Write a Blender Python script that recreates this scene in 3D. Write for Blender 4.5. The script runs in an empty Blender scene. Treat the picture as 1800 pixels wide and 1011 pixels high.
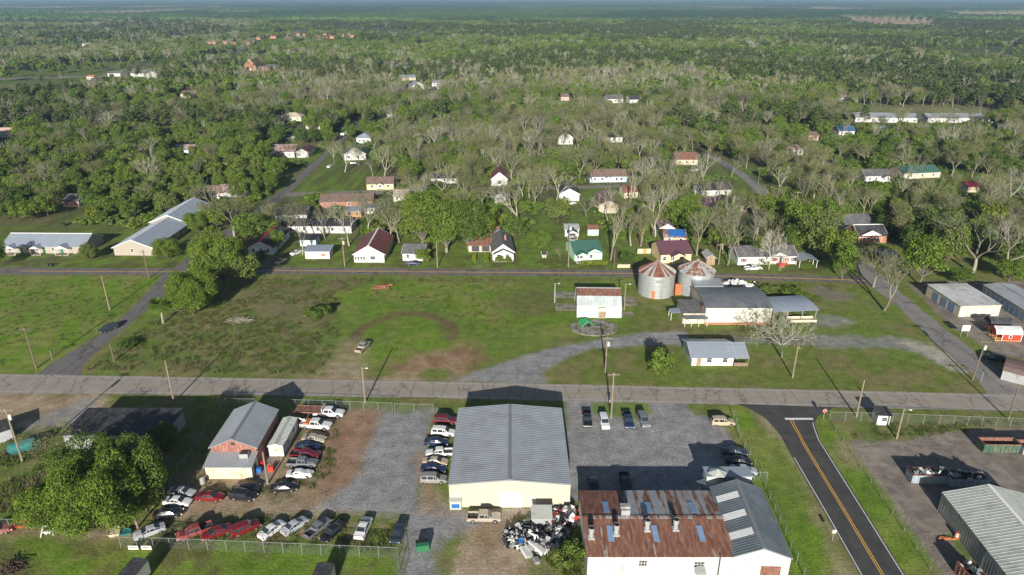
import bpy, math, random
import numpy as np
from mathutils import Vector, Matrix

# ---------------------------------------------------------------- camera, sky, sun, exposure
S = bpy.context.scene
C = S.collection
R = math.radians
W0, H0, FPX, HZN = 1800.0, 1011.0, 1225.0, -8.0
CX, CY, CAMH = 900.0, 505.5, 82.0
PITCH = math.atan((CY - HZN) / FPX)
CP, SP = math.cos(PITCH), math.sin(PITCH)
cam = bpy.data.cameras.new('camera'); camo = bpy.data.objects.new('camera', cam); C.objects.link(camo)
cam.sensor_width = 36.0; cam.lens = FPX / W0 * 36.0; cam.clip_start = 1.0; cam.clip_end = 90000.0
camo.location = (0, 0, CAMH); camo.rotation_euler = (math.pi / 2 - PITCH, 0, 0)
S.camera = camo
SUN_EL, SH_AZ = R(19.0), R(4.2)            # sun elevation; compass heading the shadows fall to
wd = bpy.data.worlds.new('World'); S.world = wd; wd.use_nodes = True
wn = wd.node_tree.nodes; bg = wn['Background']
sky = wn.new('ShaderNodeTexSky'); sky.sky_type = 'NISHITA'; sky.sun_disc = False
sky.sun_elevation = SUN_EL; sky.sun_rotation = SH_AZ + math.pi; sky.altitude = 100
wd.node_tree.links.new(sky.outputs[0], bg.inputs[0]); bg.inputs[1].default_value = 0.052
sl = bpy.data.lights.new('sun', 'SUN'); sl.energy = 5.0; sl.angle = R(0.53); sl.color = (1.0, 0.945, 0.86)
so = bpy.data.objects.new('sun', sl); C.objects.link(so); so.location = (0, -200, 300)
so.rotation_euler = Vector((math.sin(SH_AZ) * math.cos(SUN_EL), math.cos(SH_AZ) * math.cos(SUN_EL), -math.sin(SUN_EL))).to_track_quat('-Z', 'Y').to_euler()
S.view_settings.view_transform = 'Standard'; S.view_settings.look = 'None'
S.view_settings.exposure = 0.55; S.view_settings.gamma = 1.0; S.view_settings.use_curve_mapping = False
S.render.engine = 'CYCLES'
S.cycles.max_bounces = 4; S.cycles.diffuse_bounces = 2; S.cycles.glossy_bounces = 2
S.cycles.transmission_bounces = 2; S.cycles.transparent_max_bounces = 8; S.cycles.volume_bounces = 0
S.cycles.use_denoising = True
random.seed(7); RNG = np.random.default_rng(7)

# ---------------------------------------------------------------- helpers
def G(x, y, z=0.0):
    """photo pixel -> point on the level z"""
    u = (x - CX) / FPX; v = (y - CY) / FPX
    t = (z - CAMH) / (-SP - v * CP)
    return Vector((u * t, (CP - v * SP) * t, z))
def PX(X, Y, Z=0.0):
    q = Z - CAMH
    zz = Y * CP - q * SP
    return CX + FPX * X / zz, CY + FPX * (-Y * SP - q * CP) / zz

def link(o, parent=None):
    C.objects.link(o)
    if parent is not None: o.parent = parent
    return o
def tag(o, label=None, cat=None, group=None, kind=None):
    if label: o['label'] = label
    if cat: o['category'] = cat
    if group: o['group'] = group
    if kind: o['kind'] = kind
    return o
def empty(name, loc, rz, label, cat, group=None):
    o = bpy.data.objects.new(name, None); o.empty_display_size = 0.5
    o.location = loc; o.rotation_euler = (0, 0, rz); C.objects.link(o)
    return tag(o, label, cat, group)

class MB:
    """collects faces; build() makes ONE mesh object"""
    def __init__(s): s.v = []; s.f = []; s.m = []
    def add(s, vs, fs, m=0):
        n = len(s.v); s.v += [tuple(p) for p in vs]; s.f += [tuple(i + n for i in f) for f in fs]; s.m += [m] * len(fs); return s
    def box(s, x0, x1, y0, y1, z0, z1, m=0, M=None):
        vs = [(x, y, z) for z in (z0, z1) for y in (y0, y1) for x in (x0, x1)]
        if M is not None: vs = [M @ Vector(p) for p in vs]
        return s.add(vs, [(0, 2, 3, 1), (4, 5, 7, 6), (0, 1, 5, 4), (2, 6, 7, 3), (0, 4, 6, 2), (1, 3, 7, 5)], m)
    def tube(s, p, q, r0, r1=None, n=6, m=0, cap=True):
        p, q = Vector(p), Vector(q); r1 = r0 if r1 is None else r1
        d = (q - p)
        if d.length < 1e-6: return s
        d.normalize(); a = d.orthogonal().normalized(); b = d.cross(a)
        vs = []
        for c, r in ((p, r0), (q, r1)):
            for i in range(n):
                t = 2 * math.pi * i / n; vs.append(c + a * (r * math.cos(t)) + b * (r * math.sin(t)))
        fs = [(i, (i + 1) % n, n + (i + 1) % n, n + i) for i in range(n)]
        if cap: fs += [tuple(range(n - 1, -1, -1)), tuple(range(n, 2 * n))]
        return s.add(vs, fs, m)
    def prism(s, pts, h0, h1, m=0, axis='z'):
        n = len(pts)
        if axis == 'z': vs = [(x, y, h0) for x, y in pts] + [(x, y, h1) for x, y in pts]
        elif axis == 'y': vs = [(x, h0, z) for x, z in pts] + [(x, h1, z) for x, z in pts]
        else: vs = [(h0, y, z) for y, z in pts] + [(h1, y, z) for y, z in pts]
        fs = [tuple(range(n)), tuple(range(2 * n - 1, n - 1, -1))] + [(i, n + i, n + (i + 1) % n, (i + 1) % n) for i in range(n)]
        return s.add(vs, fs, m)
    def slab(s, a, b, c, d, t, m=0):
        """quad a b c d given thickness t downward along its normal"""
        a, b, c, d = map(Vector, (a, b, c, d)); nn = (b - a).cross(d - a).normalized() * t
        if nn.z > 0: nn = -nn
        vs = [a, b, c, d, a + nn, b + nn, c + nn, d + nn]
        return s.add(vs, [(0, 1, 2, 3), (7, 6, 5, 4), (0, 4, 5, 1), (1, 5, 6, 2), (2, 6, 7, 3), (3, 7, 4, 0)], m)
    def mesh(s, name, mats, smooth=False):
        me = bpy.data.meshes.new(name); me.from_pydata(s.v, [], s.f)
        mats = mats if isinstance(mats, (list, tuple)) else [mats]
        for mt in mats: me.materials.append(mt)
        if len(mats) > 1: me.polygons.foreach_set('material_index', s.m)
        import bmesh
        b = bmesh.new(); b.from_mesh(me); bmesh.ops.recalc_face_normals(b, faces=b.faces); b.to_mesh(me); b.free()
        if smooth: me.polygons.foreach_set('use_smooth', [True] * len(me.polygons))
        return me
    def build(s, name, mats, parent=None, loc=(0, 0, 0), rz=0, smooth=False):
        o = bpy.data.objects.new(name, s.mesh(name, mats, smooth)); o.location = loc; o.rotation_euler = (0, 0, rz)
        return link(o, parent)
def npmesh(name, V, F, mats, mi=None, smooth=False):
    """numpy verts and an (n,3|4) index array -> mesh"""
    me = bpy.data.meshes.new(name); V = np.asarray(V, np.float32); F = np.asarray(F, np.int32)
    k = F.shape[1]
    me.vertices.add(len(V)); me.vertices.foreach_set('co', V.ravel())
    me.loops.add(F.size); me.loops.foreach_set('vertex_index', F.ravel())
    me.polygons.add(len(F)); me.polygons.foreach_set('loop_start', np.arange(0, F.size, k, dtype=np.int32))
    for mt in (mats if isinstance(mats, (list, tuple)) else [mats]): me.materials.append(mt)
    if mi is not None: me.polygons.foreach_set('material_index', np.asarray(mi, np.int32))
    if smooth: me.polygons.foreach_set('use_smooth', np.ones(len(F), bool))
    me.update(calc_edges=True); me.validate()
    return me

def vnoise(x, y, seed=0):
    """bilinear value noise, 0..1"""
    rs = np.random.default_rng(seed + 100); T = rs.random((256, 256))
    xi = np.floor(x).astype(int); yi = np.floor(y).astype(int); fx = x - xi; fy = y - yi
    fx = fx * fx * (3 - 2 * fx); fy = fy * fy * (3 - 2 * fy)
    a = T[xi & 255, yi & 255]; b = T[(xi + 1) & 255, yi & 255]; c = T[xi & 255, (yi + 1) & 255]; d = T[(xi + 1) & 255, (yi + 1) & 255]
    return (a * (1 - fx) + b * fx) * (1 - fy) + (c * (1 - fx) + d * fx) * fy
def fbm(x, y, seed=0, o=4):
    x = np.asarray(x, float); y = np.asarray(y, float)
    r = 0; a = .5; t = 0
    for i in range(o):
        r = r + a * vnoise(x * 2 ** i + 17.3 * i, y * 2 ** i + 9.1 * i, seed + i); t += a; a *= .5
    return r / t
def poly_sd(x, y, P):
    """signed distance to a polygon, inside positive"""
    P = np.asarray(P, float); n = len(P); d = np.full(x.shape, 1e18); ins = np.zeros(x.shape, bool)
    for i in range(n):
        ax, ay = P[i]; bx, by = P[(i + 1) % n]; ex, ey = bx - ax, by - ay
        t = np.clip(((x - ax) * ex + (y - ay) * ey) / (ex * ex + ey * ey + 1e-9), 0, 1)
        d = np.minimum(d, (x - ax - t * ex) ** 2 + (y - ay - t * ey) ** 2)
        c = ((ay > y) != (by > y)); ins ^= c & (x < (bx - ax) * (y - ay) / (by - ay + 1e-12) + ax)
    return np.where(ins, 1, -1) * np.sqrt(d)
def gp(*pts): return [tuple(G(x, y)[:2]) for x, y in pts]

# ---------------------------------------------------------------- materials
def nt(name):
    m = bpy.data.materials.new(name); m.use_nodes = True; t = m.node_tree
    return m, t, t.nodes, t.links, t.nodes['Principled BSDF']
MATS = {}
def mat(name, col, rough=.75, var=.18, sc=1.2, metal=0., col2=None, amt=.5, sc2=.6, spec=.3, bump=0., stretch=None, coat=0., world=False, rnd=0.):
    """base colour broken up by two noises; col2 = patches (rust, dirt, wear)"""
    if name in MATS: return MATS[name]
    m, t, N, L, P = nt(name)
    tc = N.new('ShaderNodeNewGeometry' if world else 'ShaderNodeTexCoord'); src = tc.outputs['Position' if world else 'Object']
    if stretch:
        mp = N.new('ShaderNodeMapping'); mp.inputs['Scale'].default_value = stretch; L.new(src, mp.inputs[0]); src = mp.outputs[0]
    n1 = N.new('ShaderNodeTexNoise'); n1.inputs['Scale'].default_value = sc; n1.inputs['Detail'].default_value = 6; L.new(src, n1.inputs[0])
    mr = N.new('ShaderNodeMapRange'); mr.inputs[1].default_value = .25; mr.inputs[2].default_value = .75
    mr.inputs[3].default_value = 1 - var; mr.inputs[4].default_value = 1 + var; L.new(n1.outputs[0], mr.inputs[0])
    base = N.new('ShaderNodeMix'); base.data_type = 'RGBA'; base.inputs[6].default_value = (*col, 1); base.inputs[7].default_value = (*(col2 or col), 1); base.inputs[0].default_value = 0
    if col2:
        n2 = N.new('ShaderNodeTexNoise'); n2.inputs['Scale'].default_value = sc2; n2.inputs['Detail'].default_value = 8; n2.inputs['Roughness'].default_value = .65; L.new(src, n2.inputs[0])
        r2 = N.new('ShaderNodeMapRange'); r2.inputs[1].default_value = .62 - .3 * amt; r2.inputs[2].default_value = .74 - .3 * amt; L.new(n2.outputs[0], r2.inputs[0]); L.new(r2.outputs[0], base.inputs[0])
    mu = N.new('ShaderNodeMix'); mu.data_type = 'RGBA'; mu.blend_type = 'MULTIPLY'; mu.inputs[0].default_value = 1
    L.new(base.outputs[2], mu.inputs[6]); L.new(mr.outputs[0], mu.inputs[7]); L.new(mu.outputs[2], P.inputs['Base Color'])
    if rnd:          # every tree a little lighter or darker
        oi = N.new('ShaderNodeObjectInfo'); rm = N.new('ShaderNodeMapRange'); rm.inputs[3].default_value = 1 - rnd; rm.inputs[4].default_value = 1 + rnd; L.new(oi.outputs['Random'], rm.inputs[0])
        m3 = N.new('ShaderNodeMix'); m3.data_type = 'RGBA'; m3.blend_type = 'MULTIPLY'; m3.inputs[0].default_value = 1; L.new(mu.outputs[2], m3.inputs[6]); L.new(rm.outputs[0], m3.inputs[7]); L.new(m3.outputs[2], P.inputs['Base Color'])
    P.inputs['Roughness'].default_value = rough; P.inputs['Metallic'].default_value = metal; P.inputs['Specular IOR Level'].default_value = spec
    if coat: P.inputs['Coat Weight'].default_value = coat; P.inputs['Coat Roughness'].default_value = .08
    if bump:
        b = N.new('ShaderNodeBump'); b.inputs['Strength'].default_value = bump; b.inputs['Distance'].default_value = .2; L.new(n1.outputs[0], b.inputs['Height']); L.new(b.outputs[0], P.inputs['Normal'])
    MATS[name] = m
    return m
def leafmat(name, cols, trans=.25, rough=.6):
    """foliage: one tone per tree from the list, light and dark leaf clumps by noise"""
    m, t, N, L, P = nt(name)
    oi = N.new('ShaderNodeObjectInfo'); cr = N.new('ShaderNodeValToRGB'); e = cr.color_ramp.elements
    while len(e) < len(cols): e.new(.5)
    for i, c in enumerate(cols): e[i].position = i / max(1, len(cols) - 1); e[i].color = (*c, 1)
    gp_ = N.new('ShaderNodeNewGeometry'); nl = N.new('ShaderNodeTexNoise'); nl.inputs['Scale'].default_value = .011; nl.inputs['Detail'].default_value = 2; L.new(gp_.outputs['Position'], nl.inputs[0])
    ml = N.new('ShaderNodeMapRange'); ml.inputs[1].default_value = .32; ml.inputs[2].default_value = .68; L.new(nl.outputs[0], ml.inputs[0])      # neighbouring trees share a tone
    fm0 = N.new('ShaderNodeMix'); fm0.inputs[0].default_value = .5; L.new(oi.outputs['Random'], fm0.inputs[2]); L.new(ml.outputs[0], fm0.inputs[3]); L.new(fm0.outputs[0], cr.inputs[0])
    ge = N.new('ShaderNodeTexCoord'); n = N.new('ShaderNodeTexNoise'); n.inputs['Scale'].default_value = .8; n.inputs['Detail'].default_value = 3; L.new(ge.outputs['Object'], n.inputs[0])
    mr = N.new('ShaderNodeMapRange'); mr.inputs[1].default_value = .3; mr.inputs[2].default_value = .7; mr.inputs[3].default_value = .62; mr.inputs[4].default_value = 1.38; L.new(n.outputs[0], mr.inputs[0])
    mu = N.new('ShaderNodeMix'); mu.data_type = 'RGBA'; mu.blend_type = 'MULTIPLY'; mu.inputs[0].default_value = 1; L.new(cr.outputs[0], mu.inputs[6]); L.new(mr.outputs[0], mu.inputs[7])
    d = N.new('ShaderNodeBsdfDiffuse'); L.new(mu.outputs[2], d.inputs[0])
    tr = N.new('ShaderNodeBsdfTranslucent'); L.new(mu.outputs[2], tr.inputs[0])
    gl = N.new('ShaderNodeBsdfGlossy'); gl.inputs['Roughness'].default_value = .55; gl.inputs[0].default_value = (.6, .65, .5, 1)
    mx = N.new('ShaderNodeMixShader'); mx.inputs[0].default_value = trans; L.new(d.outputs[0], mx.inputs[1]); L.new(tr.outputs[0], mx.inputs[2])
    m2 = N.new('ShaderNodeMixShader'); m2.inputs[0].default_value = .025; L.new(mx.outputs[0], m2.inputs[1]); L.new(gl.outputs[0], m2.inputs[2])
    L.new(m2.outputs[0], N['Material Output'].inputs[0]); N.remove(P)
    return m
LEAF = leafmat('leaf', [(.06, .108, .02), (.082, .138, .024), (.115, .18, .026), (.15, .215, .028), (.135, .172, .045), (.175, .23, .034)])
LEAFY = leafmat('leaf_yellow', [(.19, .22, .02), (.15, .2, .022)])
LEAFB = leafmat('leaf_bright', [(.13, .2, .022), (.115, .185, .022)])
LEAFBUD = leafmat('leaf_bud', [(.18, .21, .06), (.21, .22, .085), (.15, .19, .05)], .3)
LEAFP = leafmat('leaf_pine', [(.055, .085, .022), (.075, .105, .028), (.085, .105, .036)], .1)
BARKG = mat('bark_grey', (.225, .21, .155), .9, .3, 3, rnd=.4)
BARKL = mat('bark_pale', (.33, .315, .25), .9, .25, 3, rnd=.35)
TWIG = mat('twig', (.225, .22, .12), .9, .25, 3, rnd=.4)
BARKD = mat('bark_brown', (.11, .08, .055), .9, .3, 3)
WHITE = mat('white_siding', (.6, .595, .57), .6, .07, .7, col2=(.5, .48, .43), amt=.3)
OFFW = mat('offwhite_metal', (.58, .555, .48), .5, .05, .6)
CREAM = mat('cream_metal', (.51, .47, .375), .5, .05, .5)
CREAMW = mat('cream_block', (.66, .58, .42), .8, .15, 1, col2=(.4, .36, .25), amt=.4)
TAUPE = mat('taupe_siding', (.36, .32, .27), .7, .06, .6)
YELL = mat('yellow_siding', (.72, .58, .34), .7, .06)
MINT = mat('mint_siding', (.5, .72, .55), .6, .06)
BLUEW = mat('paleblue_siding', (.5, .6, .68), .6, .08)
GREYW = mat('grey_siding', (.38, .4, .42), .7, .1)
TANW = mat('tan_siding', (.5, .43, .32), .8, .12, col2=(.34, .28, .2), amt=.3)
BRICK = mat('brick_wall', (.34, .15, .09), .85, .25, 4, col2=(.42, .22, .14), amt=.5, sc2=3)
BRICKO = mat('orange_brick', (.42, .2, .11), .85, .2, 3)
REDW = mat('red_siding', (.25, .095, .075), .8, .35, 2, col2=(.36, .2, .15), amt=.5, sc2=1.5, stretch=(3, 3, .4))
REDP = mat('red_paint', (.6, .055, .03), .5, .08)
PINKW = mat('pink_siding', (.6, .4, .34), .7, .1)
RSTEEL = mat('roof_grey_metal', (.35, .375, .405), .42, .12, .35, metal=.25, col2=(.3, .32, .34), amt=.4, sc2=.2, spec=.4)
RBLUE = mat('roof_bluegrey_metal', (.34, .39, .45), .4, .08, .4, metal=.25, spec=.4)
RTEAL = mat('roof_slate_metal', (.13, .16, .18), .45, .1, .3, metal=.2, col2=(.17, .2, .22), amt=.5, sc2=.15)
RPALE = mat('roof_pale_metal', (.5, .52, .48), .45, .08, .4, metal=.15, col2=(.4, .42, .38), amt=.4)
RDARK = mat('roof_dark_shingle', (.045, .045, .05), .9, .3, 2.5, col2=(.07, .07, .075), amt=.5)
RSHIN = mat('roof_grey_shingle', (.11, .11, .115), .9, .25, 2.5, col2=(.16, .155, .15), amt=.5)
RBROWN = mat('roof_brown_shingle', (.2, .14, .11), .9, .25, 2, col2=(.15, .11, .09), amt=.5)
RBURG = mat('roof_burgundy', (.16, .05, .05), .5, .12, 1, spec=.4)
RPURP = mat('roof_purple', (.12, .055, .075), .5, .1, 1, spec=.4)
RGREEN = mat('roof_green', (.05, .13, .1), .7, .15, 1.5)
RUST = mat('rust', (.19, .085, .058), .85, .4, 1.6, col2=(.26, .15, .11), amt=.5, sc2=2.2, stretch=(1.6, .22, 1), world=True)
RUST2 = mat('rust_mixed', (.2, .085, .05), .8, .3, 1.2, col2=(.34, .33, .32), amt=.55, sc2=.9, stretch=(1.5, .3, 1), world=True)
GALV = mat('galvanised', (.42, .44, .44), .45, .12, .8, metal=.3, col2=(.34, .3, .26), amt=.28, sc2=.6)
GALVR = mat('galvanised_rusty', (.4, .41, .4), .5, .15, 1, metal=.2, col2=(.24, .11, .06), amt=.75, sc2=1.1, world=True)
STRIM = mat('steel_trim', (.2, .22, .23), .5, .1)
WTRIM = mat('white_trim', (.82, .81, .78), .5, .05)
GLASS = mat('window_glass', (.03, .04, .05), .12, .2, 1, spec=.6)
GLASSB = mat('blue_skylight', (.2, .3, .46), .3, .1, 1, spec=.5)
SKYW = mat('white_skylight', (.75, .76, .76), .4, .05)
DOORW = mat('white_door', (.78, .78, .76), .45, .04)
DOORB = mat('blue_door', (.17, .24, .34), .5, .08)
BLACK = mat('black_rubber', (.02, .02, .02), .85, .2)
DARKM = mat('dark_metal', (.05, .052, .055), .6, .2)
CONC = mat('concrete', (.3, .28, .24), .9, .3, 1.2, col2=(.15, .14, .09), amt=.6, sc2=.5)
WOOD = mat('weathered_wood', (.3, .22, .14), .9, .25, 2, stretch=(1, 1, .2))
POLEW = mat('pole_wood', (.25, .205, .145), .9, .25, 3, stretch=(1, 1, .15))
POLED = mat('pole_dark_wood', (.16, .12, .09), .9, .25, 3, stretch=(1, 1, .15))
WOODO = mat('new_wood', (.58, .33, .14), .8, .15, 2)
ORANGE = mat('orange_paint', (.5, .15, .05), .6, .12, col2=(.45, .2, .1), amt=.3)
TARP = mat('blue_tarp', (.03, .14, .42), .5, .15)
GREENP = mat('green_paint', (.03, .16, .07), .5, .1)
TEALP = mat('teal_paint', (.03, .16, .155), .5, .12)
GREEND = mat('green_steel', (.05, .12, .08), .6, .18, col2=(.2, .12, .07), amt=.35, sc2=1.2)
BLUESTEEL = mat('bluegrey_steel', (.3, .37, .42), .6, .12, col2=(.24, .15, .1), amt=.3, sc2=1.2)
YELLOW = mat('yellow_paint', (.75, .42, .03), .6, .08)
WHITEP = mat('white_road_paint', (.72, .71, .68), .7, .12, 2)
YELP = mat('yellow_road_paint', (.75, .42, .06), .7, .15, 1)
YELPF = mat('faded_yellow_paint', (.36, .26, .13), .8, .25, .6)
WHITEF = mat('faded_white_paint', (.46, .42, .38), .8, .25, .6)
RED = mat('red_sign', (.55, .02, .03), .5, .05)
CHROME = mat('chrome', (.6, .6, .6), .2, .05, metal=1.)
LENSR = mat('red_lens', (.4, .01, .01), .3, .05)
LENSW = mat('clear_lens', (.75, .75, .72), .2, .05)

# ---------------------------------------------------------------- ground sheet
def axis(lo, hi, step, far, ratio=1.13):
    a = list(np.arange(lo, hi + .01, step)); d = step; x = hi
    while x < far: d *= ratio; x += d; a.append(x)
    return a
ax_x = axis(0, 135, .55, 45000); ax_x = np.array([-v for v in ax_x[::-1]][:-1] + ax_x)
up = axis(72, 216, .55, 60000); dn = axis(0, 0, .8, 300, 1.2)
ax_y = np.array(sorted([72 - v for v in dn[1:]]) + up)
XX, YY = np.meshgrid(ax_x, ax_y); gx, gy = XX.ravel(), YY.ravel()
n1 = fbm(gx * .05, gy * .05, 1); n2 = fbm(gx * .22, gy * .22, 5); n3 = fbm(gx * .9, gy * .9, 9, 3)
wob = (fbm(gx * .16, gy * .16, 21) - .5) * 5 + (fbm(gx * .7, gy * .7, 33, 2) - .5) * 2.2
def C3(*c): return np.array(c)[None, :]
def lerp(a, b, t): return a + (b - a) * t[:, None]
def sst(a, b, x): t = np.clip((x - a) / (b - a), 0, 1); return t * t * (3 - 2 * t)
GRASS_A, GRASS_B, GRASS_C = C3(.14, .175, .038), C3(.185, .175, .068), C3(.135, .205, .032)
col = lerp(np.repeat(GRASS_A, len(gx), 0), GRASS_B, sst(.42, .62, n2))
col = lerp(col, GRASS_C, sst(.5, .66, n1) * .6)
FL_A, FL_B = C3(.085, .1, .035), C3(.15, .14, .07)        # wood floor: leaf litter, low growth
wood = lerp(np.repeat(FL_A, len(gx), 0), FL_B, sst(.4, .6, n2)); wood = lerp(wood, C3(.12, .17, .036), sst(.45, .58, n1))
col = lerp(col, wood, sst(235, 262, gy + wob * 2))
def paint(pts, c, soft=1.5, wobble=1.0, amt=1.0, noise=None):
    global col
    P = pts if len(pts[0]) == 2 and isinstance(pts, list) else pts
    sd = poly_sd(gx, gy, P) + wob * wobble
    w = sst(-soft, soft, sd) * amt
    if noise is not None: w = w * noise
    col = lerp(col, C3(*c) if not isinstance(c, np.ndarray) else c, w)
GRAV = lerp(np.repeat(C3(.245, .245, .245), len(gx), 0), C3(.285, .283, .28), sst(.3, .7, n2)); GRAV = lerp(GRAV, C3(.2, .197, .19), sst(.55, .75, n3) * .6)
DIRT = lerp(np.repeat(C3(.3, .22, .145), len(gx), 0), C3(.38, .3, .215), sst(.35, .65, n2)); DIRT = lerp(DIRT, C3(.22, .15, .095), sst(.55, .7, n1) * .5)
REDD = lerp(np.repeat(C3(.25, .14, .095), len(gx), 0), C3(.33, .21, .15), sst(.35, .65, n2))
WEED = lerp(np.repeat(C3(.125, .165, .04), len(gx), 0), C3(.185, .175, .075), sst(.38, .62, n2)); WEED = lerp(WEED, C3(.125, .185, .036), sst(.5, .65, n1))
BRI = lerp(np.repeat(C3(.135, .23, .022), len(gx), 0), C3(.19, .225, .05), sst(.35, .65, n2)); BRI = lerp(BRI, C3(.105, .17, .026), sst(.52, .7, n1) * .5)
PAVE = lerp(np.repeat(C3(.22, .187, .158), len(gx), 0), C3(.28, .245, .208), sst(.4, .65, n2)); PAVE = lerp(PAVE, C3(.31, .27, .2), sst(.6, .72, n1) * .6)
# left meadow, field between the two roads
paint(gp((-400, 486), (290, 486), (225, 545), (70, 655), (-500, 662)), BRI, 2, .5, .9)
paint(gp((300, 505), (450, 486), (1110, 488), (1110, 560), (820, 640), (160, 660), (240, 580)), BRI, 2, 1, .85)
paint(gp((140, 655), (240, 580), (330, 530), (440, 487), (640, 487), (650, 500), (560, 520), (600, 560), (590, 640), (520, 662)), WEED, 2, 1.6, .95)
paint(gp((410, 515), (540, 495), (590, 530), (575, 560), (480, 560)), (.165, .135, .085), 3, 1.5, .5)
paint(gp((600, 487), (1110, 488), (1000, 500), (640, 496)), WEED, 2, 1, .7)
paint(gp((860, 520), (990, 505), (990, 545), (900, 560)), (.13, .11, .055), 4, 1.5, .6)
# muddy turning loop left by vehicles
def ring(cx, cy, rx, ry, a0, a1, w0, n=40):
    o = []; i_ = []
    for k in range(n + 1):
        t = R(a0 + (a1 - a0) * k / n); o.append((cx + (rx + w0) * math.cos(t), cy + (ry + w0 * .9) * math.sin(t))); i_.append((cx + (rx - w0) * math.cos(t), cy + (ry - w0 * .9) * math.sin(t)))
    return o + i_[::-1]
pl = G(608, 590); pr = G(806, 612); cxr = (pl.x + pr.x) / 2
paint(ring(cxr + .5, G(0, 598).y, (pr.x - pl.x) / 2 - 2, G(0, 551).y - G(0, 598).y, 0, 184, 1.7), (.15, .1, .06), 1.6, .5, .85)
paint(gp((590, 610), (625, 595), (640, 660), (560, 664)), DIRT, 3, 1.2, .75)
paint(gp((690, 640), (770, 612), (830, 610), (860, 630), (800, 655), (690, 655)), REDD, 3, 1.6, .85)
for a, b in (((560, 668), (960, 672)),):
    paint(gp((540, 669), (520, 662), (700, 661), (960, 664), (960, 674)), DIRT, 1.2, .6, .85)
# gravel track through the field
paint(gp((800, 670), (870, 643), (960, 614), (1060, 594), (1130, 585), (1205, 584), (1205, 606), (1120, 608), (1040, 615), (985, 632), (948, 655), (965, 675)), GRAV, 1.2, .5)
paint(gp((1290, 590), (1430, 588), (1560, 592), (1640, 612), (1690, 650), (1650, 640), (1600, 618), (1430, 606), (1300, 606)), GRAV, 2, 1.1, .8)
paint(gp((1570, 600), (1640, 604), (1700, 655), (1670, 650)), (.42, .38, .32), 1.5, 1.1, .7)
paint(gp((1435, 500), (1500, 520), (1480, 535), (1430, 520)), (.2, .17, .14), 2, 1.5, .8)
paint(gp((1440, 555), (1500, 560), (1500, 572), (1440, 570)), GRAV, 2, 1, .7)
paint(gp((1210, 580), (1310, 575), (1440, 600), (1300, 600)), (.14, .12, .06), 2, 1.5, .6)
# strip south of the main road
paint(gp((20, 690), (200, 692), (190, 735), (-60, 760), (-200, 735)), DIRT, 2, 1.2, .9)
paint(gp((100, 720), (170, 700), (150, 740), (40, 758)), GRAV, 2, 1, .8)
paint(gp((-300, 770), (90, 760), (60, 905), (-300, 930)), WEED, 2, 1.2, .95)
# car yard
paint(gp((395, 780), (520, 715), (680, 718), (690, 800), (650, 860), (580, 900), (480, 915), (260, 950), (300, 860)), lerp(DIRT, WEED[0:1] * 0 + C3(.085, .09, .03), sst(.45, .6, n2) * .8), 2, 1.2, .9)
paint(gp((590, 722), (668, 722), (650, 790), (620, 850), (560, 870), (560, 800)), REDD, 2, 1.2, .8)
paint(gp((270, 890), (420, 880), (640, 880), (700, 910), (560, 910), (300, 920)), DIRT, 2, 1.2, .8)
paint(gp((230, 950), (300, 905), (700, 905), (700, 960)), lerp(WEED, DIRT, sst(.5, .62, n3)), 1.5, 1, .75)
paint(gp((672, 720), (768, 720), (744, 800), (738, 878), (790, 892), (900, 900), (890, 930), (800, 945), (770, 965), (760, 1060), (690, 1060), (705, 950), (700, 905), (640, 905), (560, 893), (600, 872), (640, 822), (655, 770)), GRAV, 1.6, .8)
paint(gp((738, 800), (765, 855), (780, 895), (870, 905), (740, 900)), DIRT, 1.5, .8, .8)
paint(gp((790, 893), (1002, 893), (1000, 908), (880, 905)), (.32, .28, .22), .8, .3, .9)
paint(gp((820, 925), (900, 905), (960, 985), (1010, 1080), (760, 1080), (800, 985)), DIRT, 2, 1.2, .95)
paint(gp((930, 985), (990, 930), (1030, 930), (1030, 1080), (960, 1080)), WEED, 1.5, 1.2, .9)
paint(gp((500, 735), (522, 735), (496, 800), (476, 852), (446, 852), (470, 805)), (.27, .23, .19), .6, .2, .9)
paint(gp((-300, 935), (240, 950), (700, 968), (690, 1080), (-400, 1080)), lerp(BRI, C3(.1, .1, .035), sst(.5, .7, n2) * .8), 1.5, .8, .9)
paint(gp((0, 925), (250, 930), (260, 956), (170, 950), (0, 940)), DIRT, 1.2, .8, .8)
# customers' gravel lot right of the cream shed
paint(gp((995, 700), (1206, 704), (1210, 716), (1262, 735), (1286, 770), (1312, 835), (1290, 880), (1000, 880)), GRAV, 1, .4)
paint(gp((1040, 705), (1140, 706), (1150, 722), (1130, 742), (1110, 733), (1060, 733), (1036, 722)), GRASS_C[0], .8, .4, .9)
paint(gp((1208, 709), (1262, 714), (1262, 735), (1222, 730), (1210, 718)), GRASS_A[0], .8, .4, .9)
# verges of the asphalt road, old paved yard
paint(gp((1268, 715), (1310, 715), (1400, 800), (1510, 1060), (1420, 1060), (1330, 850)), BRI, 1, .4, .9)
paint(gp((1306, 708), (1370, 725), (1400, 790), (1515, 1050), (1490, 1050), (1385, 800)), DIRT, 1, .7, .55)
paint(gp((1440, 730), (1500, 760), (1690, 1080), (1600, 1080), (1440, 780)), BRI, 1, .4, .9)
paint(gp((1470, 768), (1510, 790), (1500, 820), (1470, 800)), DIRT, 2, 1, .5)
paint(gp((1490, 772), (1900, 740), (2200, 745), (2200, 1200), (1760, 1200), (1650, 1000)), PAVE, .8, .25)
paint(gp((1480, 742), (1900, 732), (1900, 752), (1680, 752), (1600, 775), (1500, 778)), WEED, 1, .6, .9)
paint(gp((1640, 870), (1670, 895), (1780, 1060), (1740, 1060), (1655, 920)), WEED, 1, .9, .9)
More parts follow.
